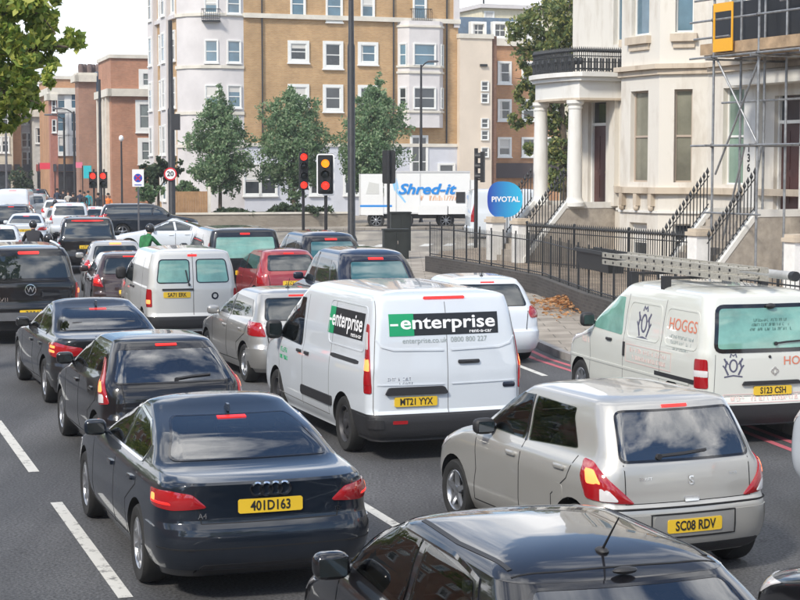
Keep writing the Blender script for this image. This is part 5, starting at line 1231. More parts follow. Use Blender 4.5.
# ---- pale silver hatchback
def dec_swift(t, B, rf, sf):
    wiper(t, rf, [(-.28, 1.035), (-.05, 1.045), (.18, 1.06)])
    m = MB(); lettering(m, 'S', .10, rf, 0, .83, off=.008, bold=.03, sx=1.1); m.build('badge', CHROME, t, smooth=0, recalc=False)
    m = MB(); lettering(m, 'SWIFT', .035, rf, -.42, .86, off=.006, sx=1.2); lettering(m, 'DDIS', .03, rf, .42, .86, off=.006, sx=1.3); m.build('model_lettering', CHROME, t, smooth=0, recalc=False)
    m = MB(); patch(m, rnd([(-.38, .385), (.38, .385), (.38, .56), (-.38, .56)], .03), rf, off=.016, nu=8, nv=4); m.build('plate_recess', P_SILVER, t)
    m = MB(); ribbon(m, [(-.40, .375), (.40, .375), (.40, .57), (-.40, .57)], .012, rf, off=.016, closed=True); m.build('recess_edge', SEAM, t, smooth=0)
    m = MB(); patch(m, rnd([(-.07, .655), (.07, .655), (.07, .70), (-.07, .70)], .015), rf, off=.014, nu=5, nv=3); m.build('boot_handle', CHROME, t)
    m = MB(); patch(m, rnd([(-.72, .22), (.72, .22), (.68, .31), (-.68, .31)], .03), rf, off=.014, nu=14, nv=4); m.build('lower_bumper', TRIM, t)
    m = MB(); ribbon(m, [(-1.05, .62), (-.55, .62), (.55, .62), (1.05, .62)], .012, B.wrap(), off=.013); m.build('bumper_seam', SEAM, t, smooth=0)
    for x in (-.63, .63):
        m = MB(); m.box(x - .05, x + .05, -1.4, -1.0, .16, .2); m.build('underbody_bracket', TRIM, t)
    m = MB(); m.ball((-.06, -1.38, 1.34), (.022, .02, .02), 8, 5); m.build('washer_nozzle', TRIM, t)
    m = MB(); patch(m, rnd([(-1.10, .60), (-.94, .60), (-.94, .74), (-1.10, .74)], .05), sf[-1], off=.002, nu=8, nv=5); m.build('fuel_flap', P_BEIGE, t)
SW = hatch(L=3.695, W=1.69, H=1.50, belt=.965, rake=.30, hood=.92, wb=2.38, oh=.74, R_=.30, rr=.24, br=.08, arc=.30, tr=.03, plate=(0, .47, 'SC08 RDV'), ploff=.022,
    lamps=[([(.52, .66), (.98, .70), (1.07, .86), (1.02, 1.0), (.86, .99), (.72, .85)], [([(.80, .82), (.95, .82), (.98, .93), (.86, .93)], 'brake_lamp', LITO), ([(.66, .685), (.82, .69), (.82, .79), (.74, .79)], 'reversing_lamp', LENSW)])], hbl=(-.13, .13, 1.405, 1.425))
SW['rear'] = [(.19, -1.70), (.30, -1.82), (.45, -1.847), (.60, -1.845), (.66, -1.80), (.80, -1.79), (.95, -1.77), (1.02, -1.74), (1.30, -1.58), (1.425, -1.50)]
SW['front'] = [(.19, 1.70), (.30, 1.82), (.48, 1.847), (.62, 1.82), (.74, 1.72), (.88, 1.40), (.97, 1.02), (1.03, .84), (1.30, .36), (1.425, .12)]
SW['wid'] = [(.19, .76), (.30, .815), (.50, .845), (.75, .845), (.90, .825), (.965, .79), (1.0, .765), (1.30, .675), (1.425, .63)]
SW['rwin'] = [(-.62, 1.00), (.62, 1.00), (.55, 1.385), (-.55, 1.385)]
SW['swin'] = [[(.50, 1.01), (.16, 1.34), (.04, 1.38), (-.24, 1.39), (-.27, 1.0)], [(-.34, 1.0), (-.29, 1.385), (-1.02, 1.37), (-1.02, 1.30), (-1.20, 1.05)]]
SW['wtrim'] = [(-.30, .99), (-.245, 1.39)]
SW['seams'] = [[(.66, .30), (.58, .60), (.62, .98)], [(-.30, .28), (-.30, .99)], [(-.92, .34), (-.90, .62), (-1.16, .80), (-1.24, 1.0)], [(.66, .30), (-.92, .30)]]
SW['handles'] = [(-.14, .86), (-1.03, .88)]
SW['cabin'] = (-1.55, .72, .60)
SW['gate'] = [(-.60, .98), (-.60, .66), (.60, .66), (.60, .98)]
car(SW, 'hatchback_car', 'pale silver five-door hatchback with tall red corner lamps, right behind the white rental van', 'car', 'vehicles queuing on the road', (1.71, 15.72, 0), R(23), dict(body=P_BEIGE, mirror=TRIM), 0, dec_swift)

# ---- white rental van
GREEN = sm('rental_green', (.005, .30, .12), rough=.4); LBLACK = sm('label_black', (.012, .013, .015), rough=.4); LWHITE = sm('label_white', (.85, .85, .85), rough=.45)
LGREY = sm('label_grey', (.30, .34, .33), rough=.5)
def van_sign(t, f, u0, u1, v0, v1, mirror=False, sz=.25):
    wd = abs(u1 - u0); d = -1 if mirror else 1
    m = MB(); patch(m, [(u0, v0), (u1, v0), (u1, v1), (u0, v1)], f, off=.003, skirt=.004, nu=14, nv=5); o = m.build('rental_sign', LBLACK, t, smooth=60)
    g = u0 + d * wd * .22; g0, g1 = min(u0, g), max(u0, g)
    m = MB(); patch(m, [(g0, v0 - .002), (g1, v0 - .002), (g1, v1 + .002), (g0, v1 + .002)], f, off=.006, skirt=.006, nu=5, nv=4); m.build('green_panel', GREEN, o, smooth=60)
    m = MB(); h = v1 - v0; tv = text2d('enterprise', h * .84, .018)[0]; tw_ = max(q[0] for q in tv) - min(q[0] for q in tv); lettering(m, 'enterprise', h * .84, f, u0 + d * wd * .535, v0 + h * .57, off=.009, bold=.018, mirror=mirror, sx=wd * .87 / tw_)
    lettering(m, 'rent-a-car', h * .24, f, u0 + d * wd * .83, v0 + h * .14, off=.009, bold=.015, mirror=mirror, sx=1.2)
    uu = sorted([u0 + d * wd * .01, u0 + d * wd * .08]); patch(m, [(uu[0], v0 + h * .46), (uu[1], v0 + h * .46), (uu[1], v0 + h * .55), (uu[0], v0 + h * .55)], f, off=.008, skirt=.002, nu=3, nv=2)
    m.build('sign_lettering', LWHITE, o, smooth=0, recalc=False)
    return o
def dec_van(t, B, rf, sf):
    van_sign(t, rf, -.70, .66, 1.46, 1.71)
    m = MB(); lettering(m, 'enterprise.co.uk  0800 800 227', .085, rf, -.02, 1.40, off=.004, sx=.98, bold=.004); m.build('web_lettering', LGREY, t, smooth=0, recalc=False)
    van_sign(t, sf[-1], -.75, -2.02, 1.38, 1.70, mirror=True)
    m = MB(); scribble(m, rf, -.60, .965, .34, .035, seed=14); scribble(m, rf, -.5, .915, .2, .025, seed=15); m.build('model_lettering', CHROME, t, smooth=0, recalc=False)
    m = MB(); patch(m, rnd([(.13, 1.12), (.40, 1.12), (.40, 1.165), (.13, 1.165)], .02), rf, off=.02, skirt=.03, nu=6, nv=3, bulge=.01); m.build('rear_door_handle', TRIM, t)
    m = MB(); patch(m, rnd([(-.78, .78), (.0, .78), (-.05, .87), (-.73, .87)], .03), rf, off=.035, skirt=.05, nu=10, nv=4); m.build('plate_light_bar', TRIM, t)
    m = MB(); patch(m, rnd([(.70, .82), (.86, .82), (.86, .88), (.70, .88)], .035, 5), rf, off=.008, nu=8, nv=5, bulge=.006); m.build('badge', P_DKBLUE, t)
    for sg in (-1, 1):
        m = MB(); ribbon(m, [(sg * .86, 1.42), (sg * .80, 1.34), (sg * .66, 1.30), (sg * .05, 1.285)], .02, rf, off=.010); ribbon(m, [(sg * .86, .90), (sg * .05, .89)], .014, rf, off=.008); m.build('door_pressing', P_WHITE, t, smooth=50)
        m = MB(); ribbon(m, [(sg * .905, .56), (sg * .90, 1.0), (sg * .87, 1.4), (sg * .82, 1.86)], .010, rf, off=.002); m.build('rear_door_gap', SEAMG, t, smooth=0)
        m = MB(); patch(m, rnd([(-1.08, .50), (.20, .50), (.20, .62), (-1.08, .62)], .03), sf[sg], off=.020, skirt=.03, nu=10, nv=4); m.build('rubbing_strip', TRIM, t)
        m = MB(); patch(m, rnd([(-1.98, 1.10), (-.95, 1.10), (-.95, 1.15), (-1.98, 1.15)], .01), sf[sg], off=.006, skirt=.012, nu=10, nv=3); m.build('sliding_door_rail', TRIM, t)
        m = MB(); patch(m, rnd([(-1.0, 1.30), (-.40, 1.30), (-.40, 1.74), (-1.0, 1.74)], .05), sf[sg], off=.001, skirt=0, nu=6, nv=5)
        m = MB(); ribbon(m, rnd([(-2.12, 1.26), (-.80, 1.26), (-.74, 1.78), (-2.08, 1.78)], .10), .014, sf[sg], off=.006, closed=True); m.build('panel_pressing', P_WHITE, t, smooth=50)
        m = MB(); patch(m, rnd([(sg * .80, .40), (sg * 1.02, .40), (sg * 1.02, .50), (sg * .80, .50)], .02), B.wrap(), off=.020, nu=5, nv=3); m.build('bumper_corner', TRIM, t)
    m = MB(); patch(m, rnd([(-.70, .45), (-.52, .45), (-.52, .49), (-.70, .49)], .01), rf, off=.018, nu=4, nv=3); m.build('reflector', LENS, t)
    m = MB(); scribble(m, sf[-1], 1.05, .98, .34, .06, seed=12); scribble(m, sf[-1], 1.05, .88, .4, .05, seed=13); m.build('wing_lettering', GREEN, t, smooth=0, recalc=False)
VAN = van(split=lambda c: c.z < .60 and c.y < -1.55 and c.z < .56 + 0, ploff=.02, hbl=(-.26, .26, 1.872, 1.898), plate=(-.40, .70, 'MT21 YYX'))
VAN['cabin'] = (.25, 1.45, .8)
VAN['lamps'] = [([(.925, .80), (1.06, .80), (1.07, 1.50), (1.04, 1.60), (.97, 1.58)], [([(.945, 1.06), (1.045, 1.06), (1.05, 1.20), (.955, 1.20)], 'brake_lamp', LITO), ([(.94, .90), (1.045, .90), (1.045, 1.03), (.94, 1.03)], 'amber_lamp', LENS), ([(.965, 1.30), (1.05, 1.30), (1.045, 1.50), (.985, 1.50)], 'upper_lens', LENSW)])]
car(VAN, 'panel_van', 'white rental van with a green and black sign on its rear doors and black bumper', 'van', 'vehicles queuing on the road', place((-.95, -1.465, 0), 345, 451, R(20)), R(20), dict(body=P_WHITE, low=TRIM, bump=TRIM, mirror=TRIM, handle=TRIM, seam=SEAMG), 0, dec_van)

# ---- old white works van with a ladder on the roof
ORANGE = sm('faded_orange', (.62, .20, .12), rough=.5); CREST = sm('crest_ink', (.09, .09, .14), rough=.5); PALETXT = sm('faded_pink_ink', (.60, .46, .43), rough=.5)
def crest(t, f, u, v, s, mirror=False):
    d = -1 if mirror else 1; m = MB()
    ribbon(m, [(u + d * s * .16 * math.cos(a), v + s * .24 * math.sin(a)) for a in np.linspace(0, 2 * math.pi, 19)[:-1]], s * .07, f, off=.003, closed=True, step=.03)
    for sg in (-1, 1):
        ribbon(m, [(u + sg * s * .22, v - s * .38), (u + sg * s * .36, v - s * .10), (u + sg * s * .30, v + s * .12), (u + sg * s * .40, v + s * .30)], s * .075, f, off=.003, step=.03)
        ribbon(m, [(u + sg * s * .36, v - s * .10), (u + sg * s * .46, v + s * .02)], s * .06, f, off=.003, step=.03)
        ribbon(m, [(u + sg * s * .22, v + s * .05), (u + sg * s * .30, v + s * .20)], s * .05, f, off=.003, step=.03)
    ribbon(m, [(u - s * .14, v + s * .34), (u - s * .10, v + s * .48), (u, v + s * .40), (u + s * .10, v + s * .48), (u + s * .14, v + s * .34)], s * .06, f, off=.003, step=.03)
    ribbon(m, [(u - s * .40, v - s * .46), (u, v - s * .40), (u + s * .40, v - s * .46)], s * .06, f, off=.003, step=.03)
    return m.build('crest', CREST, t, smooth=0, recalc=False)
def dec_hogg(t, B, rf, sf):
    crest(t, rf, -.47, .98, .30); crest(t, sf[-1], -.52, 1.36, .46, True)
    m = MB(); lettering(m, 'HOGGS', .15, rf, .48, 1.02, off=.004, sx=1.05, bold=.008); lettering(m, 'HOGGS', .21, sf[-1], -1.62, 1.42, mirror=True, off=.004, sx=1.05, bold=.008); m.build('firm_lettering', ORANGE, t, smooth=0, recalc=False)
    m = MB()
    for k_ in range(3): scribble(m, sf[-1], -1.62, 1.27 - k_ * .07, .66 - .1 * k_, .04, seed=k_)
    m.build('small_lettering', LGREY, t, smooth=0, recalc=False)
    m = MB(); scribble(m, sf[-1], -.72, .985, 1.1, .055, seed=4); scribble(m, sf[-1], -.76, .89, 1.0, .055, seed=5)
    scribble(m, rf, .05, .575, 1.15, .055, off=.006, seed=6); m.build('motto_lettering', PALETXT, t, smooth=0, recalc=False)
    m = MB(); ribbon(m, [(-.05, .82), (-1.40, .82), (-1.40, 1.05), (-.05, 1.05)], .012, sf[-1], off=.003, closed=True); ribbon(m, [(-.60, .525), (.70, .525), (.70, .625), (-.60, .625)], .012, rf, off=.004, closed=True); m.build('motto_border', PALETXT, t, smooth=0)
    m = MB()
    for k_ in range(3): scribble(m, rf, .05, 1.53 - k_ * .055, .46 + .06 * k_, .034, off=.008, seed=7 + k_)
    m.build('window_lettering', sm('window_ink', (.07, .16, .14), rough=.5), t, smooth=0, recalc=False)
    m = MB(); patch(m, rnd([(-.36, .735), (.46, .735), (.42, .785), (-.33, .785)], .012), rf, off=.03, skirt=.04, nu=8, nv=3); m.build('plate_light_bar', TRIM, t)
    badge = MB()
    for a, b in ((.05, .03), (.026, .05)): ribbon(badge, [(.09 + a * math.cos(q), .90 + b * math.sin(q)) for q in np.linspace(0, 6.283, 17)[:-1]], .012, rf, off=.006, closed=True, step=.03)
    badge.build('badge', CHROME, t, smooth=0)
    m = MB(); m.ball(tuple(rf(.02, 1.08)), (.02, .02, .02), 8, 5); m.build('tailgate_lock', TRIM, t)
    m = MB(); m.ball(tuple(rf(.06, 1.70) - Vector((0, .03, 0))), (.07, .04, .035), 10, 6); m.build('wiper_hub', TRIM, t)
    wiper(t, rf, [(.10, 1.24), (.25, 1.255), (.62, 1.27)])
    for sg in (-1, 1):
        m = MB(); ribbon(m, rnd([(-2.05, 1.15), (-1.16, 1.15), (-1.16, 1.62), (-2.02, 1.62)], .10), .022, sf[sg], off=.006, closed=True); ribbon(m, rnd([(-1.0, 1.15), (-.02, 1.15), (-.06, 1.62), (-1.0, 1.62)], .10), .022, sf[sg], off=.006, closed=True); ribbon(m, [(2.0, .72), (-1.9, .72)], .03, sf[sg], off=.008); m.build('panel_pressing', P_CREAM, t, smooth=50)
        m = MB(); patch(m, [(-2.15, .735), (-.95, .735), (-.95, .79), (-2.15, .79)], sf[sg], off=.008, skirt=.014, nu=10, nv=3); m.build('sliding_door_rail', TRIM, t)
        m = MB(); patch(m, rnd([(-.02, .88), (.03, .88), (.03, 1.07), (-.02, 1.07)], .015), sf[sg], off=.016, skirt=.02, nu=4, nv=4); m.build('sliding_door_handle', TRIM, t)
    m = MB(); scribble(m, sf[-1], 1.35, .98, .3, .08, seed=11); m.build('wing_lettering', PALETXT, t, smooth=0, recalc=False)
    T = B.top(); m = MB()
    for y in (-.85, .15):
        m.tube([(-.70, y, 1.975), (.70, y, 1.975)], .02, 8); 
        for sg in (-1, 1): m.box(sg * .70 - .05, sg * .70 + .05, y - .05, y + .05, 1.80, 2.0)
    m.build('roof_rack', TRIM, t, smooth=0)
HG = van(L=4.70, W=1.80, H=1.90, belt=1.12, wb=2.985, oh=.80, R_=.33, nose=1.0, rr=.22, br=.06, hbl=None, gate=[(-.70, 1.12), (-.72, .60), (.72, .60), (.70, 1.12)],
    rwin=[(-.70, 1.16), (.70, 1.16), (.64, 1.70), (-.64, 1.70)], rwr=.09, rub=.05, plate=(.06, .665, 'S123 CSH'), ploff=.02, rim='cap', handles=[(.50, 1.06)], split=lambda c: c.z < .34, bump=(-1.3, 1.3, .27, .50),
    lamps=[([(.79, .70), (1.0, .70), (1.0, 1.06), (.80, 1.06)], [([(.79, .84), (1.0, .84), (1.0, .92), (.79, .92)], 'reversing_lamp', LENSW)])], mirs=(.10, .07, .10))
HPOS = place((-.86, -2.26, .88), 704, 375, R(17))
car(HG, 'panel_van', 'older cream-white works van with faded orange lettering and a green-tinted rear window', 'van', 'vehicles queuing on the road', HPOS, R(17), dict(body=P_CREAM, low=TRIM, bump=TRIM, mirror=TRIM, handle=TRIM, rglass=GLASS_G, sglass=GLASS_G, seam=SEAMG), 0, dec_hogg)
WOODY = sm('ladder_aluminium', (.40, .38, .33), rough=.5, metal=.3, var=.3, vscale=40)
lad = thing('ladder', 'long dull aluminium ladder lying on the roof rack of the cream works van', 'ladder', HPOS, R(17))
for dz in (0, .10):
    for sx in (-.38, .02):
        m = MB(); m.box(sx - .014, sx + .014, -2.2, 1.9, 2.0 + dz, 2.07 + dz); [m.box(sx - .02, sx + .02, -2.02 + i * .27, -1.98 + i * .27, 2.02 + dz, 2.052 + dz, 1) for i in range(15)]; m.build('rail', [WOODY, TRIM], lad, smooth=0)
    for i in range(15):
        m = MB(); m.tube([(-.38, -2.0 + i * .27, 2.037 + dz), (.02, -2.0 + i * .27, 2.037 + dz)], .016, 6); m.build('rung', WOODY, lad, smooth=30)
pipes = thing('pipe_carrier', 'grey pipe tube strapped beside the ladder on the cream van roof', 'pipe', HPOS, R(17))
m = MB(); m.tube([(.45, -2.1, 2.05), (.45, 1.4, 2.05)], .055, 12); m.build('tube', sm('grey_tube', (.36, .36, .35), rough=.5, var=.3), pipes)
m = MB(); m.tube([(.45, -2.14, 2.05), (.45, -2.04, 2.05)], .062, 12); m.build('end_cap', TRIM, pipes)
# ---- the rest of the queue, nearest first
def near(S, name, label, cat, at_, yaw, mats, det=1, dec=None):
    loc = place(*at_, R(yaw)); return car(S, name, label, cat, 'vehicles queuing on the road', loc, R(yaw), mats, det, dec)
def dec_fiesta(t, B, rf, sf): wiper(t, rf, [(.02, 1.03), (.2, 1.05), (.42, 1.06)])
FI = hatch(L=3.95, W=1.68, H=1.47, belt=1.0, rake=.48, plate=(0, .55, '?'), rwin=[(-.68, 1.0), (.68, 1.0), (.56, 1.34), (-.56, 1.34)],
    lamps=[([(.76, .78), (1.0, .76), (1.08, .92), (.98, 1.24), (.90, 1.24), (.82, .96)], [([(.86, .90), (1.0, .89), (1.0, 1.02), (.90, 1.03)], 'brake_lamp', LITO), ([(.82, .79), (.98, .78), (.98, .87), (.85, .88)], 'reversing_lamp', LENSW)])])
FI['cabin'] = (-1.55, .85, .6)
FI['rear'] = [(.19, -1.80), (.30, -1.92), (.45, -1.97), (.60, -1.965), (.66, -1.92), (.82, -1.90), (.96, -1.85), (1.04, -1.78), (1.30, -1.47), (1.395, -1.33)]
near(FI, 'hatchback_car', 'black hatchback with glowing arrow-shaped brake lights high beside its rear window', 'car', ((-.76, -1.72, .98), 106, 386), 20, dict(body=P_BLACK), 0, dec_fiesta)
def dec_bmw(t, B, rf, sf):
    fin(t, B, -.72, P_GREY, .08)
    m = MB(); ribbon(m, [(.045 * math.cos(q), .93 + .045 * math.sin(q)) for q in np.linspace(0, 6.283, 15)[:-1]], .02, rf, off=.006, closed=True, step=.03); m.build('badge', CHROME, t)
BM = saloon(L=4.62, W=1.80, H=1.43, lamps=[([(.42, .76), (.82, .72), (1.12, .76), (1.22, .90), (.86, .93), (.45, .86)], [([(.86, .785), (1.04, .79), (1.06, .825), (.86, .82)], 'brake_lamp', LITO), ([(.86, .845), (1.04, .85), (1.05, .885), (.86, .88)], 'tail_lamp', LITO)])], deck=1.02, cabin=(-1.5, .95, .62))
near(BM, 'saloon_car', 'dark grey saloon with pale sky reflected in its rear window and a shark-fin antenna', 'car', ((-.80, -2.16, .84), 57, 350), 20, dict(body=P_GREY), 0, dec_bmw)
# black pickup with a hardtop over its bed
def dec_pick(t, B, rf, sf):
    m = MB(); lettering(m, 'W', .15, rf, 0, 1.06, off=.01, bold=.01); ribbon(m, [(.10 * math.cos(q), 1.06 + .10 * math.sin(q)) for q in np.linspace(0, 6.283, 21)[:-1]], .016, rf, off=.01, closed=True, step=.03); m.build('badge', CHROME, t, smooth=0, recalc=False)
    m = MB(); patch(m, rnd([(-.98, .50), (.98, .50), (.98, .64), (-.98, .64)], .03), B.wrap(), off=.05, skirt=.07, nu=20, nv=4); m.build('step_bumper', CHROME, t)
    m = MB(); scribble(m, rf, -.62, .88, .4, .07, off=.006, n=6, seed=21); m.build('model_lettering', CHROME, t, smooth=0, recalc=False)
    T = B.top()
    for sg in (-1, 1):
        m = MB(); m.tube([tuple(T(sg * .62, y) + Vector((0, 0, .05))) for y in (-2.2, -1.4, -.6)], .022, 8); m.build('roof_rail', P_SILVER, t)
    m = MB(); patch(m, rnd([(-.70, 1.20), (.70, 1.20), (.70, 1.23), (-.70, 1.23)], .01), rf, off=.008, nu=10, nv=3); m.build('hardtop_seam', SEAM, t)
PK = suv(L=5.25, W=1.95, H=1.88, belt=1.22, rwin=[(-.80, 1.27), (.80, 1.27), (.72, 1.70), (-.72, 1.70)], rwr=.08, plate=(.05, .62, '?'), hbl=(-.20, .20, 1.745, 1.79), bump=None,
    lamps=[([(.88, .86), (1.06, .86), (1.06, 1.18), (.90, 1.18)], [([(.92, .98), (1.03, .98), (1.03, 1.07), (.92, 1.07)], 'brake_lamp', LITO)])])
PK['rear'] = [(.40, -2.50), (.52, -2.60), (.70, -2.625), (.80, -2.60), (1.18, -2.57), (1.26, -2.54), (1.6, -2.40), (1.80, -2.30)]
PK['hbl'] = (-.20, .20, 1.73, 1.78)
near(PK, 'pickup_truck', 'large black pickup with a hardtop, roof rails and a round chrome badge', 'pickup truck', ((.93, -2.50, 1.03), 79, 290), 18, dict(body=P_BLACK), 1, dec_pick)
def dec_caddy(t, B, rf, sf):
    m = MB(); ribbon(m, [(.0, .56), (.0, 1.74)], .012, rf, off=.002); m.build('rear_door_gap', SEAMG, t)
    m = MB(); ribbon(m, [(.42 + .055 * math.cos(q), .92 + .055 * math.sin(q)) for q in np.linspace(0, 6.283, 17)[:-1]], .03, rf, off=.006, closed=True, step=.03); m.build('badge', P_DKBLUE, t)
    m = MB(); patch(m, [(-.60, 1.035), (.0, 1.035), (.0, 1.07), (-.60, 1.07)], rf, off=.02, skirt=.03, nu=6, nv=3); m.build('plate_light_bar', TRIM, t)
    wiper(t, rf, [(-.08, 1.14), (-.11, 1.24), (-.14, 1.42)])
CA = van(L=4.40, W=1.79, H=1.82, belt=1.05, wb=2.68, oh=.88, R_=.315, rr=.2, plate=(-.32, .95, 'SA71 ERK'), rwin=[[(-.70, 1.18), (-.07, 1.18), (-.07, 1.62), (-.64, 1.62)], [(.07, 1.18), (.70, 1.18), (.64, 1.62), (.07, 1.62)]], rwr=.07, rim='cap', hbl=(-.09, .09, 1.68, 1.72),
    lamps=[([(.80, .72), (1.0, .72), (1.0, 1.06), (.81, 1.06)], [([(.83, .78), (.95, .78), (.95, .86), (.83, .86)], 'brake_lamp', LITO)])])
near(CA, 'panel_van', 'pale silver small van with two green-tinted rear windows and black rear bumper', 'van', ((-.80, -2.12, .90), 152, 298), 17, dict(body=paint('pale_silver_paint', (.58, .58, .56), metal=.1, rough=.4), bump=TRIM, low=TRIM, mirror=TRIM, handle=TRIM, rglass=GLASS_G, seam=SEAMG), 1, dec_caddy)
PO = hatch(L=3.97, W=1.68, H=1.46, rake=.40, plate=(0, .74, '?'), lamps=[([(.60, .76), (1.02, .78), (1.05, .98), (.66, .97)], [([(.76, .84), (.92, .84), (.92, .91), (.76, .91)], 'brake_lamp', LENS)])])
near(PO, 'hatchback_car', 'grey-silver hatchback half hidden by the rental van, single dark red corner lamp showing', 'car', ((-.83, -1.30, 0), 243, 382), 20, dict(body=P_SILVER), 1, lambda t, B, rf, sf: rod(t, B, -1.0, .16, .8))
GO = hatch(L=4.25, W=1.79, H=1.49, plate=(-.05, .66, '?'), rake=.42, lamps=[([(.68, .80), (.98, .80), (1.04, .92), (1.0, 1.0), (.70, 1.0), (.64, .9)], [([(.74, .86), (.9, .86), (.9, .93), (.74, .93)], 'brake_lamp', LENS)])])
near(GO, 'hatchback_car', 'clean white hatchback showing one round red lamp past the rental van', 'car', ((.86, -2.0, .90), 541, 312), 12, dict(body=P_WHITE, bump=P_WHITE, trim=GLOSSB), 1, lambda t, B, rf, sf: rod(t, B, -1.2, .1, .8))
KI = hatch(L=3.85, W=1.66, H=1.48, rake=.40, plate=(0, .72, '?'), lamps=[([(.70, .70), (1.0, .72), (1.02, 1.10), (.80, 1.22), (.74, .95)], [])])
near(KI, 'hatchback_car', 'dark red small hatchback between the grey-silver hatchback and the black cabs', 'car', ((-.76, -1.85, .95), 262, 274), 20, dict(body=P_RED, bump=P_RED), 1)
near(taxi(), 'taxi', 'black cab with rounded roof directly in front of the white rental van', 'taxi', ((-.70, -1.75, 1.62), 342, 261), 17, dict(body=P_DKBLUE, rglass=GLASS_T), 1)
near(taxi(), 'taxi', 'black cab farther ahead, below the amber traffic light', 'taxi', ((-.70, -1.75, 1.62), 304, 241), 17, dict(body=P_BLACK, rglass=GLASS_T), 1)
MP = van(L=4.8, W=1.90, H=1.93, belt=1.15, rwin=[(-.76, 1.20), (.76, 1.20), (.70, 1.72), (-.70, 1.72)], plate=(0, .86, '?'), rim='five', hbl=(-.12, .12, 1.77, 1.81), rr=.2)
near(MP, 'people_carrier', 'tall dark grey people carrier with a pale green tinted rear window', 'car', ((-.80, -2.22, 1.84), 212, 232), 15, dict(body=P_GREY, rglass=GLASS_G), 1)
near(saloon(L=4.4, W=1.76, plate=None), 'saloon_car', 'white saloon turning side-on behind the rider in green', 'car', ((0, 0, 1.43), 166, 218), 92, dict(body=P_WHITE, bump=P_WHITE), 1)
ES = suv(L=4.75, W=1.85, H=1.68, swin=None); ES['swin'] = hatch(L=4.75, W=1.85, H=1.68, belt=1.10)['swin'] + [[(-1.75, 1.2), (-1.55, 1.52), (-1.9, 1.48), (-2.05, 1.25)]]
near(ES, 'estate_car', 'dark blue-black estate car crossing the junction side-on below the blue round sign', 'car', ((0, 0, 1.68), 148, 203), -78, dict(body=P_NAVY), 1)
BS = suv(L=4.6, W=1.95, H=1.80, lamps=[([(.84, .70), (1.06, .70), (1.06, 1.0), (.88, 1.0)], [([(.9, .8), (1.03, .8), (1.03, .9), (.9, .9)], 'brake_lamp', LITO)])], rwin=[(-.78, 1.12), (.78, 1.12), (.70, 1.62), (-.70, 1.62)], hbl=(-.5, .5, 1.665, 1.70))
near(BS, 'people_carrier', 'tall black people carrier with a wide dark rear window and red light strip above it', 'car', ((-.76, -1.95, 1.68), 63, 221), 11, dict(body=P_BLACK, bump=P_BLACK), 1)
near(hatch(hbl=(-.16, .16, 1.38, 1.42), plate=(0, .6, '?')), 'hatchback_car', 'small silver hatchback with an orange-lit spoiler lamp beside the silver van', 'car', ((-.55, -1.45, 1.40), 94, 244), 12, dict(body=P_SILVER, hbl=LITO), 1)
near(hatch(plate=(0, .6, '?')), 'hatchback_car', 'small brown-black hatchback tucked left of the silver van, lit red lamp', 'car', ((-.55, -1.45, 1.40), 104, 256), 14, dict(body=paint('brown_black_paint', (.05, .03, .03), metal=.3)), 1, lambda t, B, rf, sf: wiper(t, rf, [(0, 1.05), (.15, 1.2), (.3, 1.3)]))
near(saloon(L=4.4, plate=(0, .75, '?'), lamps=AUDI['lamps']), 'saloon_car', 'white saloon with warm lit lamps behind the dark motorcyclist', 'car', ((0, -.9, 1.40), 26, 214), 9, dict(body=P_WHITE, bump=P_WHITE), 1)
near(hatch(L=4.2, W=1.76, plate=None), 'hatchback_car', 'white hatchback cut off by the left edge above the black pickup', 'car', ((.55, -1.3, 1.44), 14, 226), 12, dict(body=P_WHITE, bump=P_WHITE), 1)
# far traffic
P_MID = paint('mid_grey_paint', (.16, .165, .17), metal=.5)
far = [(13, 197, hatch(L=4.2, W=1.76, plate=None), P_MID, 'hatchback_car', 'mid grey hatchback in the far queue at the left edge', 6),
       (13, 205, suv(plate=None), P_NAVY, 'suv', 'dark suv in the far queue at the left edge', 7),
       (15, 189, van(H=2.1, plate=None), P_WHITE, 'panel_van', 'white van at the very back of the far queue', 6),
       (33, 194, suv(plate=None), P_SILVER, 'suv', 'silver suv far up the road by the orange rider', 7),
       (44, 198, hatch(plate=None), P_DKBLUE, 'hatchback_car', 'dark blue hatchback far up the road among white cars', 8),
       (56, 200, hatch(L=4.2, plate=None), P_WHITE, 'hatchback_car', 'white hatchback in the middle of the far queue', 8),
       (70, 203, suv(W=1.85, plate=None), P_WHITE, 'suv', 'white suv in the far queue in front of the pedestrians', 9),
       (60, 208, hatch(L=4.1, plate=None), P_SILVER, 'hatchback_car', 'silver hatchback behind the black people carrier', 9),
       (93, 207, hatch(L=4.2, W=1.78, plate=None, hbl=(-.12, .12, 1.38, 1.42)), P_WHITE, 'hatchback_car', 'white hatchback with red lamp just beyond the black people carrier', 9),
       (38, 189, hatch(plate=None), P_BLACK, 'hatchback_car', 'black hatchback at the far end of the queue', 7)]
for px, py, S, pm, nm, lb, yw in far:
    S = dict(S); near(S, nm, lb, 'van' if nm == 'panel_van' else 'car', ((0, -1.1, S['H'] - .03), px, py), yw, dict(body=pm), 2)
# the right-hand lane, only just in the picture
near(hatch(L=4.1, plate=None), 'hatchback_car', 'black car cut off by the lower right corner, only its mirror showing', 'car', ((-.95, .55, 1.02), 826, 577), 16, dict(body=P_BLACK, mirror=P_SILVER), 0)
near(van(L=4.9, W=1.95, plate=None), 'panel_van', 'white vehicle nose just entering at the right edge beside the cream van', 'van', ((-.97, 2.0, .95), 791, 414), 14, dict(body=P_WHITE), 1)
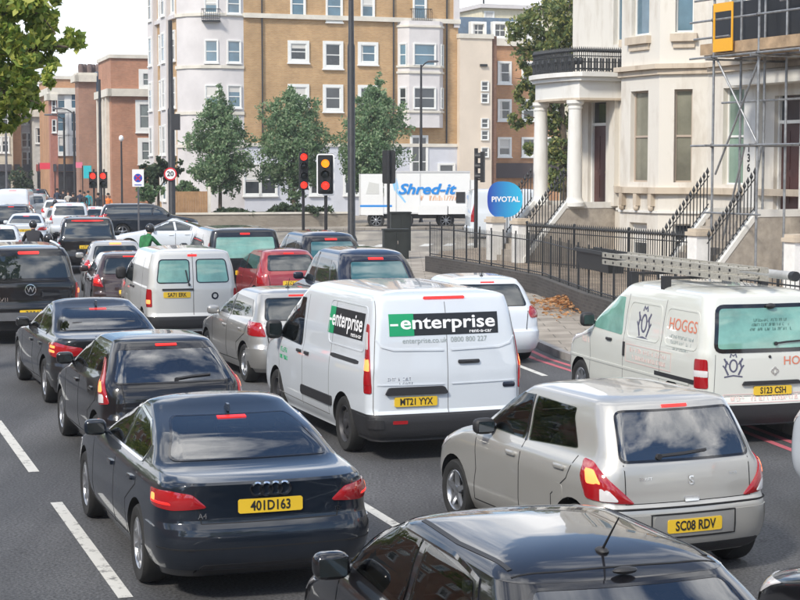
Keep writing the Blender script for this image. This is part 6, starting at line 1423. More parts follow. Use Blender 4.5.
# ------------------------------------------------------------------ street furniture
POLE = sm('black_pole_paint', (.022, .022, .024), rough=.5, var=.3, vscale=3); POLEG = sm('grey_pole_paint', (.10, .10, .11), rough=.5)
def lamp_post(label, px, Z, base_r, top_r, h, step=None, arm=None, head=None, mat=None, name='lamp_post'):
    p = AT(px, 200, Z); t = thing(name, label, 'lamp post', (p.x, p.y, 0)); mt = mat or POLE
    m = MB(); prof = [(base_r * 1.5, 0), (base_r * 1.5, .12), (base_r, .3)]
    if step: prof += [(base_r, step), (top_r * 1.3, step + .12)]
    prof += [(top_r, h)]; m.lathe(prof + [(0, h)], n=14); m.build('pole', mt, t)
    if arm:
        m = MB(); m.tube([(0, 0, h - .15), (arm * .5, 0, h + .12), (arm, 0, h + .2)], .04, 8); m.build('arm', mt, t)
        m = MB(); m.ball((arm * 1.25, 0, h + .2), (.34, .14, .07), 12, 7, p=.7); m.build('lamp_head', POLEG, t)
    if head == 'globe': m = MB(); m.ball((0, 0, h + .2), (.15, .15, .19), 12, 8); m.build('lamp_head', WHITE, t)
    return t, p
lamp_post('tall thick black lamp column standing beside the amber traffic light', 351.5, 78, .17, .10, 13, step=9.0 - .2, arm=2.0)
lp, lpp = lamp_post('tall black column carrying the round red-ringed speed sign', 172, 86, .17, .10, 10.6, step=6.2)
m = MB(); m.box(-.10, .45, -.16, .0, 5.2, 6.0); m.build('control_box', POLE, lp, smooth=0)
lamp_post('slim dark street lamp rising in front of the white oriel bay', 421, 101, .10, .06, 9.3, arm=.55)
lamp_post('thin dark lamp column in the far street before the brown party wall', 75, 120, .10, .07, 7.2, arm=-.9); lamp_post('thin dark lamp column before the red-fronted building', 65, 128, .10, .07, 7.0, arm=-.9)
lamp_post('dark lamp column at the corner of the red-brick block', 101, 112, .12, .08, 9.0, mat=POLE)
lamp_post('short black post topped by a white globe in front of the red-brick block', 122, 105, .07, .05, 4.9, head='globe')
lamp_post('thin grey column at the far left below the overhanging tree', 7, 120, .10, .07, 6.5, mat=POLEG)
# speed sign on its column
SR = sm('sign_red', (.62, .02, .03), rough=.4); SB = sm('sign_blue', (.02, .06, .38), rough=.4); SWH = sm('sign_white', (.82, .82, .82), rough=.4)
def face(mb, poly, y, mi=0): mb.add([(x, y, z) for x, z in poly], [tuple(range(len(poly)))], mi)
def disc(r, cx=0, cz=0, n=28): return [(cx + r * math.cos(a), cz + r * math.sin(a)) for a in np.linspace(0, 2 * math.pi, n + 1)[:-1]]
def plate_solid(mb, poly, y0, y1, mi=0):
    n = len(poly); mb.add([(x, y0, z) for x, z in poly] + [(x, y1, z) for x, z in poly], [tuple(range(n)), tuple(range(n, 2 * n))[::-1]] + [(k, n + k, n + (k + 1) % n, (k + 1) % n) for k in range(n)], mi)
hz = AT(171, 174, 86).z; sp_ = thing('speed_sign', 'round white speed sign with a red ring reading 20 on the black column', 'road sign', (AT(171, 174, 86).x, 86 - .24, 0))
m = MB(); plate_solid(m, disc(.32, 0, hz), 0, .03); m.build('ring', SR, sp_, smooth=0)
m = MB(); face(m, disc(.25, 0, hz), -.004); m.build('face', SWH, sp_, smooth=0, recalc=False)
m = MB(); vs, fs = text2d('20', .34, .03); m.add([(a, -.008, b + hz) for a, b in vs], fs); m.build('numerals', INK, sp_, smooth=0, recalc=False)
# blue round sign on a white board
q = AT(138, 178, 72); ns = thing('no_stopping_sign', 'white rectangular sign with a blue disc on a thin post', 'road sign', (q.x, q.y, 0))
m = MB(); m.tube([(0, .05, 0), (0, .05, q.z + .3)], .038, 8); m.build('post', POLEG, ns)
m = MB(); m.box(-.24, .24, 0, .02, q.z - .36, q.z + .36); m.build('board', SWH, ns, smooth=0)
m = MB(); face(m, disc(.18, 0, q.z), -.004); face(m, [(-.15, q.z - .31), (.15, q.z - .31), (.15, q.z - .27), (-.15, q.z - .27)], -.004); m.build('blue_disc', SB, ns, smooth=0, recalc=False)
m = MB(); face(m, [(-.12, q.z - .09), (-.09, q.z - .12), (.12, q.z + .09), (.09, q.z + .12)], -.008); face(m, [(.12, q.z - .09), (.09, q.z - .12), (-.12, q.z + .09), (-.09, q.z + .12)], -.008); m.build('red_cross', SR, ns, smooth=0, recalc=False)
# traffic signals
SIGB = sm('signal_black', (.012, .012, .013), rough=.5)
def signal(label, px, py, Z, lit, n=3, back=True, turn=0.0, size=.30, pole_top=None, group=None, dx=0.0, pole=True, border=False):
    q = AT(px, py, Z); t = thing('traffic_light', label, 'traffic light', (q.x, q.y, 0), R(turn), group); zc = q.z; H_ = n * size * 1.08
    if pole: m = MB(); m.tube([(0, .16, 0), (0, .16, zc + (H_ / 2 + .15))], .055, 10); m.build('pole', POLE, t)
    if back:
        m = MB(); plate_solid(m, rnd([(-size * .85, zc - H_ / 2 - .15), (size * .85, zc - H_ / 2 - .15), (size * .85, zc + H_ / 2 + .15), (-size * .85, zc + H_ / 2 + .15)], .08, 3), .02, .035); b_ = m.build('backing_board', SIGB, t, smooth=0)
        if border:
            m = MB(); fl = lambda x, z: Vector((x, .02, z)); ribbon(m, rnd([(-size * .82, zc - H_ / 2 - .12), (size * .82, zc - H_ / 2 - .12), (size * .82, zc + H_ / 2 + .12), (-size * .82, zc + H_ / 2 + .12)], .08, 3), .045, lambda u, v: Vector((u, .012, v)), off=0, closed=True); m.build('white_border', SWH, b_, smooth=0, recalc=False)
    m = MB(); m.box(-size * .52, size * .52, -.12, .018, zc - H_ / 2, zc + H_ / 2)
    m.build('housing', SIGB, t, smooth=0)
    cols = {'r': (1, .035, .02), 'a': (1, .27, .01), 'g': (.05, 1, .4)}
    for i in range(n):
        z = zc + H_ / 2 - (i + .5) * size * 1.08; c = lit[i]; m = MB(); m.lathe([(0, -.135), (size * .36, -.127), (size * .40, -.122)], n=20, c=(0, 0, z), axis='y')
        mt = sm('lit_signal_' + c, cols[c], rough=.2, emit=1.1, ecol=cols[c]) if c in cols else (sm('dark_red_lens', (.12, .01, .01), rough=.2) if c == 'R' else sm('dark_lens', (.02, .03, .025), rough=.2))
        m.build('signal_lens', mt, t, smooth=60)
        m = MB(); k = 12; ring = [(size * .44 * math.cos(a), size * .44 * math.sin(a)) for a in np.linspace(-.35, math.pi + .35, k)]
        m.add([(x, -.12, z + y) for x, y in ring] + [(x, -.34, z + y * .96) for x, y in ring], [(i_, i_ + 1, k + i_ + 1, k + i_) for i_ in range(k - 1)]); m.build('visor', SIGB, t, smooth=50, recalc=False)
    return t
signal('traffic light with a white-edged backing board, its amber lamp lit', 325.5, 174.5, 56, 'axr', 3, True, 0, .33, border=True)
signal('narrow traffic light column with red lamps at its top and foot', 303.5, 171, 60, 'rxxr', 4, False, 8, .30)
signal('traffic light seen from behind above the dark street cabinet', 389, 167, 66, 'xxx', 3, True, 172, .30)
signal('traffic light facing left on the pole beside the blue round sign', 484, 167, 66, 'xxx', 3, False, -100, .36, pole=False)
q = AT(476, 200, 66.3); sp2 = thing('signal_pole', 'plain black pole holding the side-facing traffic light by the blue round sign', 'pole', (q.x, q.y, 0)); m = MB(); m.tube([(0, 0, 0), (0, 0, 4.1)], .075, 10); m.build('shaft', POLE, sp2); m = MB(); m.tube([(0, 0, 3.5), (.32, -.1, 3.5)], .03, 6); m.tube([(0, 0, 2.9), (.32, -.1, 2.9)], .03, 6); m.build('bracket', POLE, sp2)
signal('small red traffic light far up the street, left one of a close pair', 93.3, 180, 96, 'rx', 2, False, 0, .42); signal('small red traffic light far up the street, right one of a close pair', 103.5, 180, 96, 'rx', 2, False, 0, .42)
# dark cabinets on the corner
def cabinet(label, px0, px1, ytop, Z, base, mat, dp=.5):
    a, b = AT(px0, ytop, Z), AT(px1, ytop, Z); t = thing('street_cabinet', label, 'cabinet', ((a.x + b.x) / 2, Z, base), R(8)); w2 = (b.x - a.x) / 2; h = a.z - base
    m = MB(); m.box(-w2, w2, 0, dp, 0, h - .06); m.build('body', mat, t, smooth=0)
    m = MB(); m.box(-w2 - .03, w2 + .03, -.03, dp + .03, h - .058, h); m.build('lid', mat, t, smooth=0)
    for sg in (-1, 1):
        m = MB(); m.box(min(sg * .01, sg * (w2 - .04)), max(sg * .01, sg * (w2 - .04)), -.015, -.001, .1, h - .12); d = m.build('door', mat, t, smooth=0)
    m = MB(); m.box(.03, .06, -.035, -.016, h * .5, h * .5 + .12); m.build('handle', CHROME, d, smooth=0)
CAB = sm('cabinet_dark_green', (.018, .022, .02), rough=.55, var=.35, vscale=2)
cabinet('big black street cabinet at the corner behind the black cabs', 384, 409, 229, 61, .125, CAB); cabinet('smaller dark cabinet on the far side of the big street cabinet', 391, 411, 212, 67, .125, CAB, .6)
# round blue agent board
q = AT(505, 199.5, 54.6); pv = thing('agent_board', 'round blue board reading PIVOTAL above the white gate pier', 'sign', (q.x, q.y, 0), R(4))
def blue_grad():
    m, t, b = _mat('agent_blue'); tcn = t.nodes.new('ShaderNodeTexCoord'); sp = t.nodes.new('ShaderNodeSeparateXYZ'); r = t.nodes.new('ShaderNodeValToRGB'); mr = t.nodes.new('ShaderNodeMapRange')
    mr.inputs['From Min'].default_value = -.55; mr.inputs['From Max'].default_value = .55; r.color_ramp.elements[0].color = (.02, .05, .36, 1); r.color_ramp.elements[1].color = (.03, .45, .70, 1)
    t.links.new(tcn.outputs['Object'], sp.inputs[0]); t.links.new(sp.outputs['X'], mr.inputs[0]); t.links.new(mr.outputs[0], r.inputs[0]); t.links.new(r.outputs[0], b.inputs['Base Color']); b.inputs['Roughness'].default_value = .4; return m
m = MB(); poly = [(.56 * math.copysign(abs(math.cos(a)) ** .8, math.cos(a)), q.z + .57 * math.copysign(abs(math.sin(a)) ** .8, math.sin(a)) * (1 - .10 * math.cos(a))) for a in np.linspace(0, 2 * math.pi, 40)[:-1]]
plate_solid(m, poly, 0, .03); m.build('board', blue_grad(), pv, smooth=0)
m = MB(); vs, fs = text2d('PIVOTAL', .235, .022); m.add([(a * .98 + .02, -.006, b + q.z) for a, b in vs], fs); m.build('lettering', SWH, pv, smooth=0, recalc=False)
m = MB(); m.box(-.04, .04, .031, .10, .45, q.z + .4); m.build('post', WHITE, pv, smooth=0)

# ------------------------------------------------------------------ shredding lorry and the van crossing behind
LOR = paint('lorry_white_paint', (.76, .76, .74), rough=.45, dirt=.2); TXB = sm('lorry_blue', (.01, .22, .62), rough=.4); TXO = sm('lorry_orange', (.80, .48, .30), rough=.5); LTB = sm('lorry_pale_blue', (.25, .52, .78), rough=.4)
ZL = 94.0; ql = AT(359, 200, ZL); lo = thing('shredding_lorry', 'white box lorry lettered Shred-it in blue, standing side-on across the junction', 'lorry', (ql.x, ql.y, 0), R(1.5))
lx = lambda px: (px - 359) / FPX * ZL; lz = lambda py: AT(359, py, ZL).z
m = MB()
m.prism([(lx(361), 0), (lx(383), 0), (lx(383), 2.3), (lx(361), 2.3), (lx(359), 2.0), (lx(359), .3)], .75, lz(174)); m.build('cab', LOR, lo, smooth=0)
m = MB(); m.box(lx(384), lx(470), 0, 2.4, lz(214), lz(171)); bx = m.build('box_body', LOR, lo, smooth=0)
m = MB()
for px in (388, 396, 420): m.box(lx(px) - .02, lx(px) + .02, -.02, -.001, lz(213), lz(172))
m.box(lx(384), lx(470), -.03, -.001, lz(172.6), lz(171)); m.box(lx(384), lx(470), -.03, -.001, lz(214), lz(212.6)); m.build('body_rib', sm('pale_grey', (.5, .5, .5), rough=.6), bx, smooth=0)
m = MB(); m.box(lx(418), lx(447), -.35, -.001, lz(214.5), lz(205)); m.box(lx(448), lx(470), -.30, -.001, lz(214), lz(206)); m.build('side_lockers', LOR, lo, smooth=0)
m = MB(); m.box(lx(384), lx(478), .3, 2.1, .55, lz(214.4)); m.build('chassis', TRIM, lo, smooth=0)
m = MB(); m.box(lx(470.5), lx(478), .05, 2.3, lz(220), lz(180)); m.build('tail_frame', LOR, lo, smooth=0)
m = MB(); m.box(lx(473), lx(476), -.0 + .03, .049, lz(216), lz(210)); m.build('reflector', YEL, lo, smooth=0)
for (px, ps) in ((376, 1), (446, 1), (405, 1)):
    for y in (.22, 2.2):
        w_ = wheel(lo, 0, 0, .46, 'cap', .28); w_.location = (lx(px), y, .46); w_.rotation_euler = (0, 0, -math.pi / 2)
m = MB(); m.prism([(lx(366), 1.55), (lx(379), 1.55), (lx(379), 2.1), (lx(369), 2.2)], -.012, -.001, M=Matrix(((1, 0, 0, 0), (0, 0, 1, 0), (0, 1, 0, .35), (0, 0, 0, 1)))); m.build('cab_window', sm('pale_cab_panel', (.55, .55, .52), rough=.5), lo, smooth=0)
m = MB(); m.add([(lx(391.5), -.008, lz(179)), (lx(396.5), -.008, lz(178)), (lx(399), -.008, lz(189)), (lx(394), -.008, lz(190))], [(0, 1, 2, 3)]); m.add([(lx(394), -.008, lz(190)), (lx(397), -.008, lz(189)), (lx(406), -.008, lz(202)), (lx(405), -.008, lz(203))], [(0, 1, 2, 3)]); m.build('blue_swoosh', LTB, lo, smooth=0, recalc=False)
m = MB(); m.box(lx(360), lx(392), -.006, -.001, lz(207), lz(205)); m.build('blue_stripe', TXB, lo, smooth=0)
m = MB(); vs, fs = text2d('Shred-it', 1.0, .028, .28); wv = max(v[0] for v in vs) - min(v[0] for v in vs); k_ = (lx(455) - lx(397)) / wv; hv = .78
m.add([(lx(426) + a * k_, -.04, lz(189.5) + b * hv) for a, b in vs], fs); m.build('lettering', TXB, lo, smooth=0, recalc=False)
m = MB(); fl = lambda u, v: Vector((u, 0, v)); scribble(m, fl, lx(436), lz(198), lx(457) - lx(415), .26, off=.03, n=15, seed=31); m.build('small_lettering', TXO, lo, smooth=0, recalc=False)
m = MB(); m.box(lx(456), lx(465), -.05, -.001, lz(203), lz(192)); m.build('control_panel', TRIM, lo, smooth=0)
m = MB(); m.box(lx(359), lx(366), .74 - .05, .749, .7, 1.1); m.build('headlight', LENSW, lo, smooth=0)
V2 = van(L=5.3, W=2.0, H=2.35, belt=1.2, nose=1.1, plate=None, hbl=None, lamps=[([(.90, .8), (1.12, .8), (1.12, 1.7), (.98, 1.7)], [])])
p2_ = AT(521, 200, 82); car(V2, 'panel_van', 'white van passing behind the blue round sign, nose to the right', 'van', 'vehicles queuing on the road', (p2_.x, 82, 0), R(-84), dict(body=P_WHITE, bump=P_WHITE), 1)

# ------------------------------------------------------------------ people
SKIN = sm('skin', (.45, .26, .18), rough=.6); HAIR = sm('dark_hair', (.02, .015, .012), rough=.7); HELM = sm('helmet_black', (.02, .02, .022), rough=.2, coat=.5)
def figure(pose, top, legs, shoes=None):
    """one continuous body grown round a skeleton: joint -> (position, radius, parent)"""
    names_ = list(pose); me = bpy.data.meshes.new('person'); me.from_pydata([pose[n][0] for n in names_], [(names_.index(pose[n][2]), i) for i, n in enumerate(names_) if pose[n][2]], [])
    o = bpy.data.objects.new('person', me); COL.objects.link(o); sk = o.modifiers.new('skin', 'SKIN'); ly = me.skin_vertices[0].data
    for i, n in enumerate(names_):
        r = pose[n][1]; ly[i].radius = r if isinstance(r, tuple) else (r, r); ly[i].use_root = (i == 0)
    sb = o.modifiers.new('smooth', 'SUBSURF'); sb.levels = 2; sb.render_levels = 2
    bpy.context.view_layer.update(); nm = bpy.data.meshes.new_from_object(o.evaluated_get(bpy.context.evaluated_depsgraph_get())); bpy.data.objects.remove(o); bpy.data.meshes.remove(me)
    for mt in (top, legs, SKIN, shoes or RUBBER): nm.materials.append(mt)
    P = {n: Vector(pose[n][0]) for n in names_}
    grp = lambda n: 2 if n.startswith(('head', 'neck2', 'hand', 'fing')) else (1 if n.startswith(('knee', 'hip', 'ank')) else (3 if n.startswith('toe') else 0))
    for p in nm.polygons:
        n = min(names_, key=lambda k: (P[k] - p.center).length - (pose[k][1] if not isinstance(pose[k][1], tuple) else pose[k][1][0]) * .8); p.material_index = grp(n); p.use_smooth = True
    return nm
def standing(stride=.16, sw=.10):
    d = {'pelvis': ((0, 0, .96), (.15, .11), None), 'waist': ((0, 0, 1.12), (.135, .10), 'pelvis'), 'chest': ((0, .01, 1.32), (.17, .115), 'waist'), 'neck': ((0, 0, 1.48), (.07, .07), 'chest'), 'neck2': ((0, .01, 1.55), .055, 'neck'), 'head': ((0, .03, 1.64), (.085, .10), 'neck2'), 'head2': ((0, .02, 1.74), (.07, .085), 'head')}
    for s, sg in (('l', -1), ('r', 1)):
        d['shoulder' + s] = ((sg * .19, 0, 1.42), .065, 'chest'); d['elbow' + s] = ((sg * .24, -sg * sw * .5, 1.14), .048, 'shoulder' + s); d['wrist' + s] = ((sg * .24, sg * -sw + .06, .90), .034, 'elbow' + s); d['hand' + s] = ((sg * .235, sg * -sw + .09, .80), (.028, .042), 'wrist' + s)
        d['hip' + s] = ((sg * .095, 0, .88), .095, 'pelvis'); d['knee' + s] = ((sg * .10, sg * stride * .55 + .03, .50), .062, 'hip' + s); d['ankle' + s] = ((sg * .10, sg * stride - .03, .09), .042, 'knee' + s); d['toe' + s] = ((sg * .11, sg * stride + .13, .05), (.045, .04), 'ankle' + s)
    return d
def riding(lean=.25):
    d = {'pelvis': ((0, -.22, .86), (.16, .13), None), 'waist': ((0, -.18, 1.04), (.145, .115), 'pelvis'), 'chest': ((0, -.06 , 1.27), (.18, .13), 'waist'), 'neck': ((0, .02, 1.42), (.075, .075), 'chest'), 'neck2': ((0, .05, 1.48), .06, 'neck'), 'head': ((0, .09, 1.57), (.09, .105), 'neck2'), 'head2': ((0, .08, 1.67), (.075, .09), 'head')}
    for s, sg in (('l', -1), ('r', 1)):
        d['shoulder' + s] = ((sg * .20, -.04, 1.36), .072, 'chest'); d['elbow' + s] = ((sg * .30, .14, 1.14), .052, 'shoulder' + s); d['wrist' + s] = ((sg * .30, .40, 1.06), .038, 'elbow' + s); d['hand' + s] = ((sg * .30, .47, 1.04), (.032, .04), 'wrist' + s)
        d['hip' + s] = ((sg * .11, -.18, .82), .10, 'pelvis'); d['knee' + s] = ((sg * .20, .20, .72), .07, 'hip' + s); d['ankle' + s] = ((sg * .24, .02, .30), .046, 'knee' + s); d['toe' + s] = ((sg * .24, .18, .27), (.045, .04), 'ankle' + s)
    return d
def hairball(parent, c, r, mat, name): m = MB(); m.ball(c, r, 12, 8); return m.build(name, mat, parent, smooth=60)
def rider(label, px, py, head_z, yaw, top, legs, helm, bike, blabel, bmat):
    p = G(px, py, 1.70); rz = R(yaw); t = thing('person', label, 'person', (p.x, p.y, 0), rz); ob('body', figure(riding(), top, legs), t); hairball(t, (0, .085, 1.63), (.125, .15, .145), helm, 'helmet')
    b = thing(bike, blabel, bike.replace('_', ' '), (p.x, p.y, 0), rz)
    if bike == 'motor_scooter':
        for y in (-.62, .66): w_ = wheel(b, 0, 0, .26, 'five', .12); w_.location = (0, y, .26)
        m = MB(); m.ball((0, -.42, .60), (.17, .44, .16), 14, 8, p=.8); m.build('tail_body', bmat, b); m = MB(); m.ball((0, -.25, .765), (.15, .38, .06), 12, 7, p=.8); m.build('seat', TRIM, b)
        m = MB(); m.box(-.18, .18, -.05, .40, .26, .33); m.build('footboard', TRIM, b, smooth=0); m = MB(); m.ball((0, .47, .68), (.22, .10, .36), 12, 8, p=.8); m.build('leg_shield', bmat, b)
        m = MB(); m.tube([(0, .66, .26), (0, .52, .70), (0, .45, 1.0)], .035, 8); m.build('fork', TRIM, b); m = MB(); m.tube([(-.34, .43, 1.03), (0, .47, 1.0), (.34, .43, 1.03)], .018, 8); m.build('handlebar', TRIM, b); m = MB(); m.ball((0, -.87, .62), (.07, .03, .04), 8, 6); m.build('taillight', LITR, b)
        m = MB(); m.box(-.2, .2, -.98, -.62, .80, 1.12); m.build('top_box', TRIM, b, smooth=0)
    else:
        for y in (-.52, .52): w_ = wheel(b, 0, 0, .34, 'ten', .05); w_.location = (0, y, .34)
        m = MB()
        for a, c in (((0, -.52, .34), (0, -.08, .30)), ((0, -.08, .30), (0, -.22, .78)), ((0, -.22, .70), (0, .36, .78)), ((0, -.08, .30), (0, .38, .70)), ((0, .52, .34), (0, .34, .90)), ((0, -.52, .34), (0, -.21, .74))): m.tube([a, c], .018, 8)
        m.build('frame', bmat, b); m = MB(); m.tube([(-.30, .47, 1.02), (-.1, .36, .96), (.1, .36, .96), (.30, .47, 1.02)], .014, 8); m.build('handlebar', TRIM, b); m = MB(); m.ball((0, -.24, .80), (.07, .13, .035), 10, 6); m.build('saddle', TRIM, b)
        m = MB(); m.tube([(-.1, -.08, .3), (.1, -.08, .3)], .02, 6); m.tube([(.24, -.0, .2), (.16, -.08, .3)], .015, 6); m.build('pedals', TRIM, b)
DARKC = sm('dark_jacket', (.02, .02, .025), rough=.8); GRNC = sm('green_jacket', (.015, .13, .04), rough=.8, var=.6, vscale=6); DEN = sm('dark_denim', (.03, .04, .07), rough=.85); ORC = sm('orange_vest', (.75, .20, .04), rough=.7); TEAL = sm('teal_coat', (.02, .28, .34), rough=.7)
rider('person on a scooter in dark jacket and black helmet, near the left edge', 33, 222, 1.7, 12, DARKC, DARKC, HELM, 'motor_scooter', 'black scooter under the dark-jacketed rider near the left edge', P_BLACK)
rider('person in a black helmet low between the black people carrier and the dark rider', 48, 236, 1.7, 12, DARKC, DEN, HELM, 'motor_scooter', 'scooter of the helmeted rider just above the black pickup', P_GREY)
rider('person in a bright green jacket riding beside the white saloon', 148, 226, 1.7, -35, GRNC, DARKC, HELM, 'bicycle', 'dark bicycle ridden by the person in green', P_BLACK)
rider('person in an orange vest riding far up between the queues', 55, 201, 1.7, 8, ORC, TEAL, HELM, 'motor_scooter', 'scooter of the far rider in the orange vest', P_RED)
figs = {}
LINEN = sm('pale_coat', (.45, .42, .38), rough=.8); 
for (px, py, Z, tp, lg, lb, rz) in [(63, 184, 118, DARKC, DEN, 'person in a black coat walking below the thin lamp columns', 10), (68, 186, 112, LINEN, DEN, 'person in a pale coat walking on the far pavement', 190), (80, 184, 116, DEN, DARKC, 'person in a dark blue top on the far pavement under the cyan sign', 20), (84, 186, 108, DARKC, DARKC, 'person all in black just left of the paired red signals', 175), (88, 185, 113, TEAL, DARKC, 'person in a teal coat by the paired red signals', 15), (98, 187, 104, DARKC, LINEN, 'person in black jacket and pale trousers below the paired red signals', 5), (108, 187, 103, ORC, DEN, 'person in an orange top right of the paired red signals', 200), (57, 185, 125, DEN, DARKC, 'person in a dark top farthest up the left pavement', 0), (73, 187, 106, DARKC, DEN, 'person in black jacket and jeans between the pale coat and the cyan sign', 15)]:
    k = (tp.name, lg.name)
    if k not in figs: figs[k] = figure(standing(), tp, lg)
    q = AT(px, py, Z); t = thing('person', lb, 'person', (q.x, Z, .0), R(rz), 'pedestrians on the far pavement'); ob('body', figs[k], t); hairball(t, (0, .005, 1.735), (.10, .12, .09), HAIR, 'hair')
sheet('side_pavement', [(-24, 96), (-14.2, 92), (-20.5, 118), (-34, 170), (-40, 170)], .002, PAVE)
# shop signs hanging in the far street
for (px, py, Z, wd, ht, mat, lb) in [(87.5, 172, 122, .55, .9, sm('cyan_sign', (.02, .42, .48), rough=.5), 'cyan shop banner above the far pavement'), (79, 165, 124, .5, .4, sm('pink_sign', (.65, .16, .24), rough=.5), 'small pink shop sign beside the cyan banner'), (45, 166, 150, .9, .55, sm('red_sign', (.60, .03, .06), rough=.5), 'red shop sign in the far street under the glazed upper floor')]:
    q = AT(px, py, Z); t = thing('shop_sign', lb, 'sign', (q.x, q.y, 0)); m = MB(); m.box(-wd / 2, wd / 2, -.06, .06, q.z - ht / 2, q.z + ht / 2); m.build('panel', mat, t, smooth=0); m = MB(); m.tube([(-wd / 2 - .1, .12, 0), (-wd / 2 - .1, .12, q.z + ht / 2)], .04, 6); m.build('post', POLE, t)

# ------------------------------------------------------------------ trees
BARK = sm('bark', (.11, .085, .06), rough=.95, var=.45, vscale=6, bump=.5, bscale=14)
def leaves(blobs, size, seed, droop=.35):
    """leaf-sized faces gathered in clumps through the crown"""
    rg = np.random.default_rng(seed); V = []; n_tot = 0
    for (c, r, n) in blobs:
        k = max(6, n // 26); d = rg.normal(size=(k, 3)); d /= np.linalg.norm(d, axis=1)[:, None]; cl = np.array(c) + d * (rg.uniform(.25, 1.0, (k, 1)) ** .5) * np.array(r)
        ci = rg.integers(0, k, n); P = cl[ci] + rg.normal(size=(n, 3)) * np.array(r).mean() * .13
        s = size * rg.uniform(.6, 1.25, (n, 1)); a = rg.normal(size=(n, 3)); a /= np.linalg.norm(a, axis=1)[:, None]; u = rg.normal(size=(n, 3)); u[:, 2] -= droop; b = np.cross(a, u); b /= np.linalg.norm(b, axis=1)[:, None]
        V.append(np.stack([P - a * s, P - b * s * .5 + a * s * .1, P + a * s, P + b * s * .5 + a * s * .1], 1).reshape(-1, 3)); n_tot += n
    V = np.concatenate(V); me = bpy.data.meshes.new('crown'); me.vertices.add(len(V)); me.vertices.foreach_set('co', V.ravel().astype(np.float32)); me.loops.add(len(V)); me.loops.foreach_set('vertex_index', np.arange(len(V), dtype=np.int32))
    me.polygons.add(n_tot); me.polygons.foreach_set('loop_start', np.arange(0, 4 * n_tot, 4, dtype=np.int32)); me.polygons.foreach_set('loop_total', np.full(n_tot, 4, dtype=np.int32)); me.update(calc_edges=True); me.validate()
    return me
def tree(name, label, loc, blobs, size, mat, seed, trunk, limbs=(), cat='tree'):
    t = thing(name, label, cat, loc); me = leaves(blobs, size, seed); me.materials.append(mat); ob('crown', me, t)
    m = MB(); m.tube([p for p, r in trunk], [r for p, r in trunk], 10)
    for l_ in limbs: m.tube([p for p, r in l_], [r for p, r in l_], 7)
    m.build('trunk', BARK, t); return t
LF1 = leafmat('young_tree_leaves', (.07, .15, .06), (.18, .28, .14), (.33, .40, .23)); LF2 = leafmat('plane_leaves', (.08, .15, .025), (.25, .33, .06), (.50, .50, .11)); LF3 = leafmat('olive_leaves', (.07, .11, .045), (.17, .22, .075), (.38, .36, .12)); LF4 = leafmat('dark_hedge_leaves', (.03, .055, .03), (.06, .095, .045), (.10, .13, .06))
def young(label, px, top, bot, wpx, Z, seed, n, squash=1.0):
    a = AT(px, top, Z); b = AT(px, bot, Z); h = a.z - b.z; w2 = wpx / FPX * Z / 2; zb = b.z; rg = random.Random(seed); bl = []
    prof = [(.06, .5), (.18, .85), (.34, 1.0), (.50, .96), (.66, .80), (.80, .58), (.92, .30)]
    for f, q in prof:
        k = 4 if q > .5 else 2
        for i in range(k):
            an = 6.283 * (i + rg.random() * .6) / k; off = w2 * q * .48
            bl.append(((off * math.cos(an) + rg.uniform(-.25, .25), off * math.sin(an), zb + h * f + rg.uniform(-.35, .35)), (w2 * q * rg.uniform(.42, .66), w2 * q * .55, h * rg.uniform(.09, .15)), int(n * q / 12)))
    ht = zb + h * .9
    lm = []
    for i in range(9): an = i * 2.4; z0 = zb + h * (.05 + .08 * i); q = prof[min(6, i * 6 // 9)][1]; lm.append([((0, 0, z0), .05), ((w2 * q * .5 * math.cos(an), w2 * q * .5 * math.sin(an), z0 + .5), .03), ((w2 * q * .8 * math.cos(an), w2 * q * .8 * math.sin(an), z0 + .8), .012)])
    tree('street_tree', label, (a.x, Z, 0), bl, .10, LF1, seed, [((0, 0, .4), .12), ((.02, 0, zb), .10), ((0, .03, zb + h * .5), .06), ((0, 0, ht), .015)], lm)
young('bright green young tree, leftmost of the three before the mansion block', 219, 92, 196, 72, 97, 1, 12000); young('wide young tree in the middle of the three before the mansion block', 293, 86, 192, 86, 98, 2, 14000); young('young tree partly behind the tall black lamp column', 373, 80, 190, 84, 99, 5, 14000)
# overhanging plane tree at the upper left
rg = random.Random(11); ZT = 27.0
bl = []
for (px, py, rpx, n) in [(8, 8, 24, 900), (30, 5, 22, 800), (48, 22, 16, 520), (20, 40, 24, 900), (40, 52, 18, 560), (8, 70, 24, 900), (30, 84, 18, 620), (14, 104, 18, 600), (40, 100, 11, 240), (58, 38, 13, 280), (70, 38, 10, 190), (80, 46, 7, 90), (48, 74, 9, 170), (-20, 30, 34, 1100), (-25, 90, 34, 1100), (-60, 40, 45, 1200), (-20, -30, 40, 1200), (20, -30, 32, 900), (50, -10, 14, 240), (5, 125, 10, 200), (26, 66, 14, 300)]:
    p = AT(px, py, ZT + rg.uniform(-1.5, 1.5)); r = rpx / FPX * ZT; bl.append(((p.x, p.y, p.z), (r, r * 1.5, r), int(n * .62)))
base = AT(-150, 200, ZT); c0 = (base.x, ZT, 0); bl = [((x - c0[0], y - c0[1], z), r, n) for (x, y, z), r, n in bl]; L0 = lambda px, py, dy=0: tuple(AT(px, py, ZT + dy) - Vector(c0))
